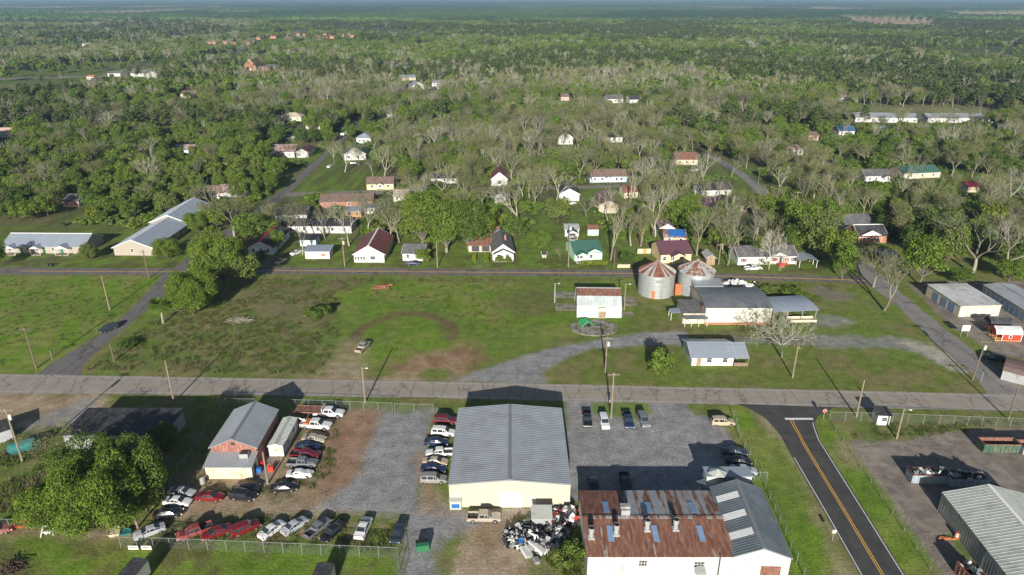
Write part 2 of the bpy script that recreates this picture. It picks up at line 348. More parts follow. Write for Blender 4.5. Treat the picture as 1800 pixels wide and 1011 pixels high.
# self-storage yard
paint(gp((1600, 500), (1640, 495), (1830, 495), (1900, 640), (1760, 625), (1700, 592), (1640, 545)), PAVE * .9, 1, .6)
paint(gp((1664, 580), (1690, 588), (1712, 612), (1690, 600)), GRASS_A[0], .8, .5, .9)
# yards, drives, clearings to the north
for P_, c_, a_ in (
    (gp((0, 446), (140, 446), (100, 474), (-40, 474)), (.25, .22, .18), .9),
    (gp((300, 436), (345, 400), (365, 400), (340, 440)), (.26, .22, .17), .8),
    (gp((828, 472), (842, 443), (860, 443), (851, 472)), (.26, .23, .19), .9),
    (gp((1000, 473), (990, 420), (1015, 420), (1020, 473)), (.17, .15, .08), .6),
    (gp((584, 470), (600, 450), (612, 458), (605, 470)), (.24, .18, .12), .7),
    (gp((440, 468), (480, 448), (500, 470)), (.2, .18, .15), .6),
    (gp((1360, 477), (1420, 476), (1430, 482), (1360, 482)), (.22, .16, .11), .6)): paint(P_, c_, 1, .3, a_)
LAWNS = [gp(*p) for p in (
    ((-200, 470), (-200, 412), (60, 398), (250, 402), (345, 385), (370, 420), (340, 474)),
    ((480, 470), (500, 430), (560, 415), (700, 415), (760, 440), (830, 440), (930, 410), (950, 370), (1040, 368), (1060, 420), (1130, 440), (1130, 474)),
    ((1215, 474), (1260, 440), (1450, 440), (1480, 482), (1300, 476)),
    ((520, 340), (560, 300), (650, 300), (720, 320), (680, 338)),
    ((500, 262), (540, 262), (580, 258), (570, 285), (520, 285)),
    ((1500, 200), (1520, 186), (1760, 192), (1780, 216), (1740, 222), (1500, 226)),
    ((60, 140), (0, 150), (180, 150), (200, 134)),
    ((1050, 184), (1130, 184), (1140, 192), (1040, 192)),
    ((1600, 330), (1700, 315), (1900, 325), (1900, 350), (1600, 345)),
    ((1240, 322), (1330, 318), (1330, 350), (1240, 345)),
    ((985, 335), (1120, 325), (1120, 355), (990, 362)),
    ((1540, 425), (1575, 415), (1570, 450), (1540, 450)))]
for P_ in LAWNS: paint(P_, lerp(GRASS_C + gx[:, None] * 0, C3(.1, .12, .03), sst(.4, .6, n2)), 2.5, .8, .9)
paint(gp((680, 316), (960, 302), (960, 308), (690, 324)), DIRT, 1.5, .4, .8)
paint(gp((1490, 186), (1740, 190), (1790, 202), (1740, 208), (1500, 195)), (.3, .24, .17), 5, 1, .5)
paint(gp((1474, 33), (1500, 33), (1645, 38.5), (1640, 45.5), (1560, 45.5)), (.5, .33, .22), 10, 3)
paint(gp((1660, 24), (1900, 23), (1900, 32), (1690, 31)), (.4, .33, .26), 10, 3)
paint(gp((70, 14), (140, 13), (165, 18), (90, 18)), (.34, .33, .2), 10, 3)
gi = np.arange(len(gx)).reshape(XX.shape)
gf = np.stack([gi[:-1, :-1], gi[:-1, 1:], gi[1:, 1:], gi[1:, :-1]], -1).reshape(-1, 4)
gm, gt, gN, gL, gP = nt('ground_cover')
va = gN.new('ShaderNodeVertexColor'); va.layer_name = 'cover'
ge = gN.new('ShaderNodeNewGeometry')
def gnoise(sc, lo, hi, a=.3, b=.7, det=4):
    n = gN.new('ShaderNodeTexNoise'); n.inputs['Scale'].default_value = sc; n.inputs['Detail'].default_value = det; gL.new(ge.outputs['Position'], n.inputs[0])
    r = gN.new('ShaderNodeMapRange'); r.inputs[1].default_value = a; r.inputs[2].default_value = b; r.inputs[3].default_value = lo; r.inputs[4].default_value = hi; gL.new(n.outputs[0], r.inputs[0]); return n, r
nA, rA = gnoise(2.2, .72, 1.28, .3, .7, 7); nB, rB = gnoise(.4, .78, 1.22)
m1 = gN.new('ShaderNodeMix'); m1.data_type = 'RGBA'; m1.blend_type = 'MULTIPLY'; m1.inputs[0].default_value = 1; gL.new(va.outputs[0], m1.inputs[6]); gL.new(rA.outputs[0], m1.inputs[7])
m2 = gN.new('ShaderNodeMix'); m2.data_type = 'RGBA'; m2.blend_type = 'MULTIPLY'; m2.inputs[0].default_value = 1; gL.new(m1.outputs[2], m2.inputs[6]); gL.new(rB.outputs[0], m2.inputs[7])
gL.new(m2.outputs[2], gP.inputs['Base Color']); gP.inputs['Roughness'].default_value = .95; gP.inputs['Specular IOR Level'].default_value = .1
gb = gN.new('ShaderNodeBump'); gb.inputs['Strength'].default_value = .35; gb.inputs['Distance'].default_value = .25; gL.new(nA.outputs[0], gb.inputs['Height']); gL.new(gb.outputs[0], gP.inputs['Normal'])
gz = np.zeros_like(gx)
me = npmesh('ground', np.stack([gx, gy, gz], 1), gf, gm)
ca = me.color_attributes.new('cover', 'FLOAT_COLOR', 'POINT')
ca.data.foreach_set('color', np.concatenate([col, np.ones((len(col), 1))], 1).astype(np.float32).ravel())
tag(link(bpy.data.objects.new('ground', me)), kind='structure')

# ---------------------------------------------------------------- roads
def roadmat(name, c, c2, crack=0., rough=.9):
    m, t, N, L, P = nt(name)
    ge = N.new('ShaderNodeNewGeometry')
    n1 = N.new('ShaderNodeTexNoise'); n1.inputs['Scale'].default_value = .35; n1.inputs['Detail'].default_value = 8; L.new(ge.outputs['Position'], n1.inputs[0])
    r1 = N.new('ShaderNodeMapRange'); r1.inputs[1].default_value = .35; r1.inputs[2].default_value = .65; L.new(n1.outputs[0], r1.inputs[0])
    mx = N.new('ShaderNodeMix'); mx.data_type = 'RGBA'; mx.inputs[6].default_value = (*c, 1); mx.inputs[7].default_value = (*c2, 1); L.new(r1.outputs[0], mx.inputs[0])
    out = mx.outputs[2]
    if crack:
        v = N.new('ShaderNodeTexVoronoi'); v.feature = 'DISTANCE_TO_EDGE'; v.inputs['Scale'].default_value = crack
        mp = N.new('ShaderNodeMapping'); mp.inputs['Scale'].default_value = (1, .25, 1); L.new(ge.outputs['Position'], mp.inputs[0])
        n2 = N.new('ShaderNodeTexNoise'); n2.inputs['Scale'].default_value = .8; L.new(ge.outputs['Position'], n2.inputs[0])
        ad = N.new('ShaderNodeVectorMath'); ad.operation = 'ADD'; L.new(mp.outputs[0], ad.inputs[0]); L.new(n2.outputs[1], ad.inputs[1]); L.new(ad.outputs[0], v.inputs[0])
        lt = N.new('ShaderNodeMapRange'); lt.inputs[1].default_value = .008; lt.inputs[2].default_value = .03; lt.inputs[3].default_value = .62; lt.inputs[4].default_value = 1; L.new(v.outputs[0], lt.inputs[0])
        mu = N.new('ShaderNodeMix'); mu.data_type = 'RGBA'; mu.blend_type = 'MULTIPLY'; mu.inputs[0].default_value = 1; L.new(out, mu.inputs[6]); L.new(lt.outputs[0], mu.inputs[7]); out = mu.outputs[2]
    L.new(out, P.inputs['Base Color']); P.inputs['Roughness'].default_value = rough; P.inputs['Specular IOR Level'].default_value = .2
    return m
ASPH_OLD = roadmat('old_asphalt', (.29, .26, .225), (.33, .3, .26), .28)
ASPH_MID = roadmat('grey_asphalt', (.21, .2, .19), (.25, .235, .22), .2)
ASPH_NORTH = roadmat('worn_asphalt', (.14, .132, .13), (.18, .168, .16), .2)
ASPH_NEW = roadmat('new_asphalt', (.058, .057, .057), (.082, .079, .076))
LANE = roadmat('lane_gravel', (.19, .17, .145), (.24, .215, .18))
ROADS = []
def resample(P, n):
    P = [Vector((p[0], p[1])) for p in P]; d = [0]
    for a, b in zip(P, P[1:]): d.append(d[-1] + (b - a).length)
    o = []; k = 0
    for i in range(n):
        t = d[-1] * i / (n - 1)
        while k < len(P) - 2 and d[k + 1] < t: k += 1
        o.append(P[k].lerp(P[k + 1], (t - d[k]) / max(1e-6, d[k + 1] - d[k])))
    return o
def road(name, Lp, Rp, m, z, lines=(), n=40, jag=.12):
    A, B = resample(gp(*Lp), n), resample(gp(*Rp), n)
    rr = random.Random(name); v = []; f = []
    for a, b in zip(A, B):
        d = (b - a).normalized(); ja, jb = rr.uniform(-jag, jag), rr.uniform(-jag, jag)
        v += [(a.x + d.x * ja, a.y + d.y * ja, z), (b.x + d.x * jb, b.y + d.y * jb, z)]
    f = [(2 * i, 2 * i + 1, 2 * i + 3, 2 * i + 2) for i in range(n - 1)]
    o = MB().add(v, f).build(name, m); tag(o, kind='structure')
    for nm, t, w, mt, i0, i1 in lines:
        q = []
        for a, b in zip(A, B):
            wd_ = (b - a).length; d = (b - a) / wd_; c = a + d * (wd_ * t); q += [(c.x - d.x * w / 2, c.y - d.y * w / 2, z + .005), (c.x + d.x * w / 2, c.y + d.y * w / 2, z + .005)]
        k0, k1 = int(i0 * (n - 1)), int(i1 * (n - 1))
        MB().add(q[2 * k0:2 * k1 + 2], [(2 * i, 2 * i + 1, 2 * i + 3, 2 * i + 2) for i in range(k1 - k0)]).build(nm, mt, o)
    ROADS.append(([a.lerp(b, .5) for a, b in zip(A, B)], (A[n // 2] - B[n // 2]).length / 2))
    return o
road('main_road', ((-700, 649), (0, 657), (158, 660), (459, 665), (860, 672.5), (1193, 680), (1380, 684), (1800, 694), (2500, 712)),
     ((-700, 686), (0, 692), (460, 695), (820, 701), (1203, 710), (1467, 716), (1800, 724), (2500, 742)), ASPH_OLD, .012,
     (('edge_line', .1, .16, WHITEF, 0, 1), ('edge_line', .9, .16, WHITEF, 0, 1), ('centre_line', .485, .12, YELPF, 0, 1), ('centre_line', .525, .12, YELPF, 0, 1)), 80)
road('cross_street', ((62, 661), (63, 655), (177, 589), (234, 541), (282, 487), (318, 462), (425, 386), (450, 368), (499, 331), (558, 279), (608, 234), (632, 214)),
     ((142, 661), (139, 649), (193, 598), (269, 538), (304, 505), (318, 486), (345, 462), (440, 388), (466, 374), (514, 334), (570, 280), (615, 235), (637, 214)), ASPH_NORTH, .008, (), 60, .2)
road('north_road', ((-700, 466), (41, 471), (285, 472.5), (483, 470), (760, 472.5), (1116, 475), (1260, 480), (1460, 486), (1520, 488)),
     ((-700, 477), (0, 482), (291, 483.5), (479, 481), (760, 483.5), (1110, 486.5), (1264, 491), (1460, 496), (1530, 499)), ASPH_NORTH, .012,
     (('centre_line', .46, .2, YELP, .35, 1), ('centre_line', .54, .2, YELP, .35, 1)), 60)
road('east_street', ((1735, 700), (1732, 684), (1710, 658), (1637, 598), (1577, 538), (1526, 500), (1495, 455), (1478, 420)),
     ((1830, 700), (1800, 684), (1732, 633), (1663, 579), (1595, 524), (1556, 490), (1520, 455), (1498, 420)), ASPH_MID, .008, (), 40, .25)
road('asphalt_road', ((1292, 710), (1312, 716), (1345, 735), (1372, 765), (1384, 789), (1444, 892), (1512, 1012), (1600, 1160), (1700, 1320)),
     ((1470, 716), (1455, 722), (1437, 732), (1432, 745), (1441, 772), (1523, 902), (1592, 1012), (1690, 1160), (1810, 1320)), ASPH_NEW, .016,
     (('edge_line', .045, .14, WHITEP, .28, 1), ('edge_line', .955, .14, WHITEP, .13, 1), ('centre_line', .48, .14, YELP, .11, 1), ('centre_line', .53, .14, YELP, .11, 1)), 60, .06)
a_, b_ = G(1380, 736.5), G(1429, 736.5)
MB().box(a_.x, b_.x, a_.y - .35, a_.y + .35, .022, .026).build('stop_line', WHITEP, bpy.data.objects['asphalt_road'])
road('back_lane', ((507, 339), (560, 337), (677, 334), (800, 331), (1030, 326), (1110, 324)), ((500, 346), (560, 344), (677, 341), (800, 337), (1030, 332), (1110, 330)), LANE, .006, (), 40, .3)
road('side_lane', ((1225, 272), (1250, 278), (1300, 310), (1330, 338), (1350, 360)), ((1240, 270), (1265, 278), (1320, 310), (1352, 338), (1375, 360)), ASPH_MID, .006, (), 20, .2)
road('far_lane', ((-100, 196), (60, 188), (200, 190), (600, 190), (960, 192), (1130, 190), (1300, 196)), ((-100, 204), (60, 193), (200, 194), (600, 194), (960, 196), (1130, 194), (1300, 200)), LANE, .006, (), 30, .3)
road('far_highway', ((-100, 142), (40, 136), (150, 133), (340, 128)), ((-100, 146), (40, 139), (150, 136), (340, 131)), LANE, .006, (), 20, .3)

# old paved yard: worn concrete slabs with open joints
YARD = gp((1500, 786), (1905, 762), (2100, 770), (2100, 1100), (1800, 1100), (1668, 985)); yo = bpy.data.objects.new('paved_yard', None); C.objects.link(yo); tag(yo, kind='structure')
SL = [mat('slab_%d' % i, c_, .9, .22, .5, col2=tuple(v * .72 for v in c_), amt=.5, sc2=.35, world=True) for i, c_ in enumerate(((.235, .2, .168), (.255, .222, .188), (.215, .184, .156), (.285, .25, .205)))]
slab_m = [MB().box(-2.47, 2.47, -2.97, 2.97, 0, .03).mesh('slab', m_) for m_ in SL]; rsl = random.Random(8); ya = math.atan2(G(1660, 985).y - G(1500, 786).y, G(1660, 985).x - G(1500, 786).x) + math.pi / 2
o_ = G(1500, 786); ex = Vector((math.cos(ya), math.sin(ya), 0)); ey = Vector((-ex.y, ex.x, 0))
for i in range(-2, 20):
    for j in range(-14, 6):
        p = o_ + ex * (i * 5 + 2.5) + ey * (j * 6 + 3)
        if poly_sd(np.array([p.x]), np.array([p.y]), YARD)[0] > 1.9 and p.x < 130:
            q = bpy.data.objects.new('slab', slab_m[min(3, int(rsl.random() ** 1.3 * 4))]); q.location = (p.x, p.y, rsl.uniform(0, .012)); q.rotation_euler = (0, 0, ya); link(q, yo)
# ---------------------------------------------------------------- buildings
EXCL = []         # (cx, cy, rot, halfL, halfD, front corridor) kept free of trees
LANDMARKS = []    # (phrase, px, py)
def gslope(mb, L, D, e, r, ridge, over, rib, th=.14):
    """gable roof slabs with raised ribs, local coords"""
    if ridge == 'x': A, B = L / 2 + over * .6, D / 2
    else: A, B = D / 2 + over * .6, L / 2
    def P(a, b, z): return (a, b, z) if ridge == 'x' else (b, a, z)
    k = r / B; b1 = B + over; ze = e - k * over + th; zr = e + r + th
    for s in (-1, 1):
        mb.slab(P(-A, 0, zr), P(A, 0, zr), P(A, s * b1, ze), P(-A, s * b1, ze), th)
        if rib:
            n = int(2 * A / rib)
            for i in range(n + 1):
                a = -A + .03 + (2 * A - .06) * i / n; w = min(.06, rib * .11); h = .035
                vs = [P(a - w, 0, zr + .002), P(a + w, 0, zr + .002), P(a + w, s * b1, ze + .002), P(a - w, s * b1, ze + .002),
                      P(a - w * .4, 0, zr + h), P(a + w * .4, 0, zr + h), P(a + w * .4, s * b1, ze + h), P(a - w * .4, s * b1, ze + h)]
                mb.add(vs, [(4, 5, 6, 7), (0, 4, 7, 3), (1, 2, 6, 5), (3, 7, 6, 2), (0, 1, 5, 4)])
    return zr
def opening(root, L, D, face, u, z0, w, h, kind='window', m=None, fm=None, label=None):
    """window, door or shutter on a wall face; frame proud of the wall, pane or leaf inside it"""
    hx, hy = L / 2, D / 2
    def T(a, d, z):
        if face == 'f': return (-hx + u * L + a, -hy - d, z)
        if face == 'b': return (hx - u * L - a, hy + d, z)
        if face == 'l': return (-hx - d, hy - u * D - a, z)
        return (hx + d, -hy + u * D + a, z)
    def bx(mb, a0, a1, d0, d1, z0_, z1_):
        p = [T(a0, d0, z0_), T(a1, d1, z1_)]; xs = sorted((p[0][0], p[1][0])); ys = sorted((p[0][1], p[1][1])); mb.box(xs[0], xs[1], ys[0], ys[1], z0_, z1_)
    if kind == 'window':
        b = MB(); t = .09
        bx(b, -w / 2 - t, w / 2 + t, .004, .06, z0 + h, z0 + h + t); bx(b, -w / 2 - t, w / 2 + t, .004, .07, z0 - t, z0)
        bx(b, -w / 2 - t, -w / 2, .004, .055, z0, z0 + h); bx(b, w / 2, w / 2 + t, .004, .055, z0, z0 + h)
        bx(b, -w / 2, w / 2, .004, .045, z0 + h * .48, z0 + h * .53)
        o = b.build('window', fm or WTRIM, root); p = MB(); bx(p, -w / 2, w / 2, .004, .025, z0, z0 + h); p.build('pane', m or GLASS, o)
    elif kind == 'door':
        b = MB(); bx(b, -w / 2, w / 2, .004, .06, z0, z0 + h); o = b.build('door', m or DOORW, root)
        k = MB(); bx(k, w / 2 - .16, w / 2 - .08, .061, .12, z0 + 1, z0 + 1.12); k.build('handle', DARKM, o)
    elif kind == 'roll':
        b = MB(); bx(b, -w / 2, w / 2, .004, .05, z0, z0 + h); n = max(3, int(h / .5))
        for i in range(n): bx(b, -w / 2, w / 2, .051, .075, z0 + h * i / n + .05, z0 + h * (i + 1) / n - .05)
        o = b.build('roll_up_door', m or DOORW, root)
    else:
        b = MB(); bx(b, -w / 2, w / 2, .004, .19 if kind in ('wall_panel', 'loading_door') else .03, z0, z0 + h); o = b.build(kind, m or DARKM, root)
    if label: o['label'] = label
    return o
def house(name, label, cat, pL, pR, D, e, r, ridge='x', wall=None, roof=None, over=.45, rib=0, wins=(), group=None, cor=None, phrase=None,
          porch=None, hip=False, wrib=0, wdeep=.04, L=None, trim=None, chim=None, pt=None, base=None):
    A, B = (G(*pL), G(*pR)) if pt is None else pt
    dv = B - A; L = L or dv.length; ang = math.atan2(dv.y, dv.x); ux = Vector((math.cos(ang), math.sin(ang), 0)); uy = Vector((-ux.y, ux.x, 0))
    c = A + ux * (L / 2) + uy * (D / 2); c.z = 0
    root = empty(name, c, ang, label, cat, group)
    hx, hy = L / 2, D / 2; w = MB()
    if ridge == 'flat':
        w.prism([(-hx, 0), (hx, 0), (hx, e), (-hx, e)], -hy, hy, axis='y')
    elif ridge == 'shed':      # slopes up towards the back
        w.prism([(-hy, 0), (hy, 0), (hy, e + r), (-hy, e)], -hx, hx, axis='x')
    elif hip: w.prism([(-hx, 0), (hx, 0), (hx, e), (-hx, e)], -hy, hy, axis='y')
    elif ridge == 'x': w.prism([(-hy, 0), (hy, 0), (hy, e), (0, e + r), (-hy, e)], -hx, hx, axis='x')
    else: w.prism([(-hx, 0), (hx, 0), (hx, e), (0, e + r), (-hx, e)], -hy, hy, axis='y')
    if wrib:                   # vertical ribs of a metal-clad wall
        for face in 'flr':
            LL = L if face == 'f' else D; n = int(LL / wrib)
            for i in range(n + 1):
                a = -LL / 2 + .05 + (LL - .1) * i / n
                top = e - .05 + (r * max(0, 1 - abs(a) / (LL / 2)) if (ridge == 'y') == (face == 'f') and ridge in 'xy' else 0) - .05
                if face == 'f': w.box(a - .035, a + .035, -hy - wdeep, -hy + .01, .05, top)
                elif face == 'l': w.box(-hx - wdeep, -hx + .01, a - .035 - wdeep * .6, a + .035 + wdeep * .6, .05, top)
                else: w.box(hx - .01, hx + wdeep, a - .035, a + .035, .05, top)
    w.build('wall', wall, root)
    if base: MB().box(-hx - .05, hx + .05, -hy - .05, hy + .05, 0, .45).build('foundation', base, root)
    rb = MB(); rr = None
    if ridge == 'flat': rb.box(-hx - over, hx + over, -hy - over, hy + over, e + .004, e + .2); rr = rb.build('roof', roof, root)
    elif ridge == 'shed':
        k = r / D; z0, z1 = e - k * over + .1, e + r + k * over + .1
        rb.slab((-hx - over, -hy - over, z0), (hx + over, -hy - over, z0), (hx + over, hy + over, z1), (-hx - over, hy + over, z1), .1)
        if rib:
            n = int((L + 2 * over) / rib)
            for i in range(n + 1):
                a = -hx - over + .04 + (L + 2 * over - .08) * i / n
                rb.slab((a - .05, -hy - over, z0 + .06), (a + .05, -hy - over, z0 + .06), (a + .05, hy + over, z1 + .06), (a - .05, hy + over, z1 + .06), .058)
        rr = rb.build('roof', roof, root)
    elif hip:
        a, b = hx + over, hy + over; zr = e + r + .12; q = max(.1, hx - hy)
        rb.add([(-a, -b, e), (a, -b, e), (a, b, e), (-a, b, e), (-q, 0, zr), (q, 0, zr)], [(0, 1, 5, 4), (1, 2, 5), (2, 3, 4, 5), (3, 0, 4), (3, 2, 1, 0)]); rr = rb.build('roof', roof, root)
    else:
        zr = gslope(rb, L, D, e, r, ridge, over, rib); rr = rb.build('roof', roof, root)
        cp = MB(); k = r / (hy if ridge == 'x' else hx)
        def P(a, b, z): return (a, b, z) if ridge == 'x' else (b, a, z)
        A_ = (hx if ridge == 'x' else hy) + over * .6 + .01
        for s in (-1, 1): cp.slab(P(-A_, 0, zr + .075), P(A_, 0, zr + .075), P(A_, s * .3, zr + .075 - .3 * k), P(-A_, s * .3, zr + .075 - .3 * k), .02)
        cp.build('ridge_cap', trim or roof, rr)
        if trim or wall is WHITE:          # fascia boards along the gable
            B_ = (hy if ridge == 'x' else hx) + over; ze = e - k * over
            for q in (-A_ - .04, A_ - .02):
                fb = MB()
                for s in (-1, 1):
                    fb.add([P(q, 0, zr + .02), P(q + .06, 0, zr + .02), P(q + .06, s * B_, ze + .14), P(q, s * B_, ze + .14), P(q, 0, zr - .22), P(q + .06, 0, zr - .22), P(q + .06, s * B_, ze - .1), P(q, s * B_, ze - .1)],
                           [(0, 1, 2, 3), (4, 7, 6, 5), (0, 4, 5, 1), (3, 2, 6, 7), (0, 3, 7, 4), (1, 5, 6, 2)])
                fb.build('fascia', trim or WTRIM, rr)
    if chim: MB().box(chim[0] - .3, chim[0] + .3, chim[1] - .3, chim[1] + .3, e, e + r + 1.0).build('chimney', BRICK, rr)
    for o in wins: opening(root, L, D, *o)
    if porch:      # (x0 fraction, x1 fraction, depth, height) small gabled porch on the front
        for (u0, u1, pd, ph, *rest) in porch:
            x0, x1 = -hx + u0 * L, -hx + u1 * L; xm = (x0 + x1) / 2; rs = (x1 - x0) * .24; q = rest[0] if rest else roof
            pr = MB()
            for s, xe in ((-1, x0 - .25), (1, x1 + .25)): pr.slab((xm, -hy - pd - .2, ph + rs + .1), (xm, -hy + .8, ph + rs + .1), (xe, -hy + .8, ph), (xe, -hy - pd - .2, ph), .09)
            po = pr.build('porch_roof', q, root)
            MB().prism([(x0, ph - .05), (x1, ph - .05), (xm, ph + rs - .06)], -hy - pd, -hy - pd + .08, axis='y').build('gable_board', wall if rest and len(rest) > 1 else WTRIM, po)
            MB().box(x0 - .1, x1 + .1, -hy - pd - .1, -hy - .05, 0, .25).build('porch_floor', CONC, root)
            for xx in (x0 + .06, x1 - .06): MB().box(xx - .06, xx + .06, -hy - pd + .0, -hy - pd + .12, .25, ph - .02).build('post', WTRIM, root)
    cy_ = c.y
    EXCL.append((c.x, c.y, ang, hx, hy, cor if cor is not None else (6 if cy_ < 240 else 16 if cy_ < 330 else 30 if cy_ < 450 else 48)))
    q = PX(c.x, c.y)
    if phrase: LANDMARKS.append((phrase, q[0], q[1]))
    root['hx'] = hx
    return root
def W(face, us, z=1.0, w=.9, h=1.2, kind='window', m=None): return [(face, u, z, w, h, kind, m) for u in us]

# --- cream steel shed in the middle foreground
shed = house('metal_warehouse', 'big cream metal workshop with low grey ribbed roof and white roll-up door', 'warehouse', (791, 891.5), (1001, 891.5), 23.6, 4.85, .95, 'y', CREAM, RSTEEL, .12, .55,
    [('f', .51, 0, 3.9, 3.2, 'roll', DOORW), ('f', .695, 0, .95, 2.1, 'door', DOORW)], cor=0, phrase='cream metal workshop', wrib=.45, trim=STRIM)
# --- rusty-roofed workshop and the slate-roofed wing beside it
fl, fr = G(1030, 1008), G(1290, 1008)
rw = house('rusty_workshop', 'long white workshop under a rust-red panel roof with vent stacks', 'workshop', None, None, 1, 1, 1, 'flat', WHITE, RUST, 0, pt=(fl, fr), cor=0, L=.1) if False else None
def rusty():
    zE, zR = 4.2, 5.1
    f0, f1 = G(1032, 977, zE), G(1289, 978, zE); b0, b1 = G(1019, 864, zE), G(1248, 865, zE)
    L = (f1 - f0).length; D = ((b0 + b1) / 2 - (f0 + f1) / 2).length; c = (f0 + f1 + b0 + b1) / 4
    root = empty('rusty_workshop', (c.x, c.y, 0), 0, 'white workshop under a long rust-red panel roof with vent stacks', 'workshop')
    hx, hy = L / 2, D / 2; EXCL.append((c.x, c.y, 0, hx, hy, 0)); LANDMARKS.append(('rust-roofed workshop', 1150, 920))
    w = MB().prism([(-hy, 0), (hy, 0), (hy, zE), (0, zR), (-hy, zE)], -hx, hx, axis='x')
    for i in range(int(L / .5)):
        a = -hx + .1 + i * .5; w.box(a - .03, a + .03, -hy - .03, -hy + .01, .05, zE - .05)
    w.build('wall', WHITE, root)
    n = 34; pw = (L + .5) / n; rr = random.Random(5)
    und = MB(); und.slab((-hx - .2, 0, zR + .06), (hx + .2, 0, zR + .06), (hx + .2, -hy - .25, zE + .02), (-hx - .2, -hy - .25, zE + .02), .05)
    und.slab((-hx - .2, 0, zR + .06), (hx + .2, 0, zR + .06), (hx + .2, hy + .25, zE + .02), (-hx - .2, hy + .25, zE + .02), .05)
    roof = und.build('roof', STRIM, root)
    k = (zR - zE) / hy; pm = {}
    def panel(s, m):
        if (s, m.name) not in pm:
            b = MB(); y1 = s * (hy + .28)
            for (x0, x1, dz) in ((0, pw * .32, .0), (pw * .32, pw * .36, .05), (pw * .36, pw * .66, .005), (pw * .66, pw * .7, .05), (pw * .7, pw * .95, .002), (pw * .95, pw, .06)):
                b.slab((x0, 0, .04 + dz), (x1, 0, .04 + dz), (x1, y1, .04 + dz - abs(y1) * k), (x0, y1, .04 + dz - abs(y1) * k), .03 + dz)
            pm[(s, m.name)] = b.mesh('roof_panel', m)
        return pm[(s, m.name)]
    for s in (-1, 1):
        for i in range(n):
            if s < 0: m = RUST if rr.random() < .93 else RUST2
            else: m = RUST if i < 11 else (GALV if (i % 3 != 2) and rr.random() < .8 else RUST2)
            o = bpy.data.objects.new('roof_panel', panel(s, m)); o.location = (-hx - .25 + i * pw, 0, zR + .03 + rr.uniform(0, .012)); link(o, roof)
    cap = MB()
    for s in (-1, 1): cap.slab((-hx - .26, 0, zR + .17), (hx + .26, 0, zR + .17), (hx + .26, s * .45, zR + .17 - .45 * k), (-hx - .26, s * .45, zR + .17 - .45 * k), .02)
    cap.build('ridge_cap', RUST2, roof)
    def onroof(px, py):
        p = G(px, py, zE + .6); y = p.y - c.y; return p.x - c.x, y, zR - abs(y) * k + .1
    for (px, py) in ((1065, 892), (1140, 893), (1216, 893), (1073, 938), (1152, 938), (1232, 938)):      # blue light panels
        x, y, z = onroof(px, py); ln = 1.15; b = MB()
        y0, y1 = y - 1.55, y + 1.55; b.slab((x - .45, y0, zR - abs(y0) * k + .16), (x + .45, y0, zR - abs(y0) * k + .16), (x + .45, y1, zR - abs(y1) * k + .16), (x - .45, y1, zR - abs(y1) * k + .16), .03)
        b.build('skylight', GLASSB, roof)
    for (px, py) in ((1039, 944), (1083, 939), (1137, 932), (1187, 931)):                                 # vent stacks
        x, y, z = onroof(px, py); b = MB(); b.box(x - .5, x + .5, y - .5, y + .5, z - .1, z + .25); b.tube((x, y, z + .2), (x, y, z + 1.5), .36, .36, 14); b.tube((x, y, z + 1.2), (x, y, z + 1.95), .46, .46, 14, cap=False)
        o = b.build('vent_stack', GALV, roof); MB().tube((x, y, z + 1.5), (x, y, z + 1.92), .4, .4, 14).build('vent_throat', BLACK, o)
    x, y, z = onroof(1098, 903); b = MB(); b.box(x - .7, x + .7, y - .9, y + .9, z - .1, z + 1.1); b.box(x - .8, x + .8, y - .3, y + .6, z + 1.1, z + 1.35); b.build('roof_cooler', GALV, roof)
    for (u, z0, ww, hh) in ((.38, 2.3, 1.2, 1.1), (.77, 2.0, 1.6, 1.1)): opening(root, L, D, 'f', u, z0, ww, hh, 'window', DARKM)
    b = MB(); xx = -hx + .775 * L; b.tube((xx, -hy - 1.1, 1.6), (xx, -hy - .1, 1.9), .8, .8, 16); b.build('exhaust_fan', GALV, root)
    MB().tube((-hx + .905 * L, -hy - .15, .1), (-hx + .905 * L, -hy - .15, 4.6), .09).build('service_mast', DARKM, root)
    for i in range(3):
        q = MB(); q.box(-hx + .12 * L * (i + 1), -hx + .12 * L * (i + 1) + .1, -hy - .04, -hy, .1, 4.1) if i == 1 else None
        if i == 1: q.build('downpipe', STRIM, root)
    return root
rusty()
def gable_px(name, label, cat, zE, zR, f0, fA, f1, D, **k):
    A, B = G(f0[0], f0[1], zE), G(f1[0], f1[1], zE); A.z = B.z = 0
    return house(name, label, cat, None, None, D, zE, zR - zE, 'y', pt=(A, B), **k)
gable_px('slate_roofed_workshop', 'white gabled workshop with slate-blue ribbed roof beside the rusty roof', 'workshop', 4.3, 6.0, (1290, 978), None, (1391, 981), 15.8, wall=WHITE, roof=RTEAL, over=.2, rib=.5, cor=0,
    wins=[('f', .68, 0, 3.0, 2.6, 'roll', RUST)], phrase='slate-roofed workshop', trim=STRIM)
sw = [o for o in bpy.data.objects if o.name.startswith('slate_roofed')][0]
sroof = [o for o in sw.children if o.name.startswith('roof')][0]
for yy in (-4.0, 0.2, 4.6):
    b = MB(); hxw = sw['hx']; kk = 1.7 / hxw
    for i in range(4):
        y0 = yy - .75 + i * .38; b.slab((-.6, y0, 6.2 - .6 * kk), (-.6, y0 + .3, 6.2 - .6 * kk), (-4.0, y0 + .3, 6.2 - 4.0 * kk), (-4.0, y0, 6.2 - 4.0 * kk), .03)
    b.build('skylight', SKYW, sroof)
gable_px('blue_gabled_annex', 'small dark blue gabled annex behind the slate-roofed workshop', 'building', 3.0, 4.3, (1238, 867), None, (1328, 864), 3.0, wall=WHITE, roof=RTEAL, over=.3, rib=.5, cor=0, phrase=None)
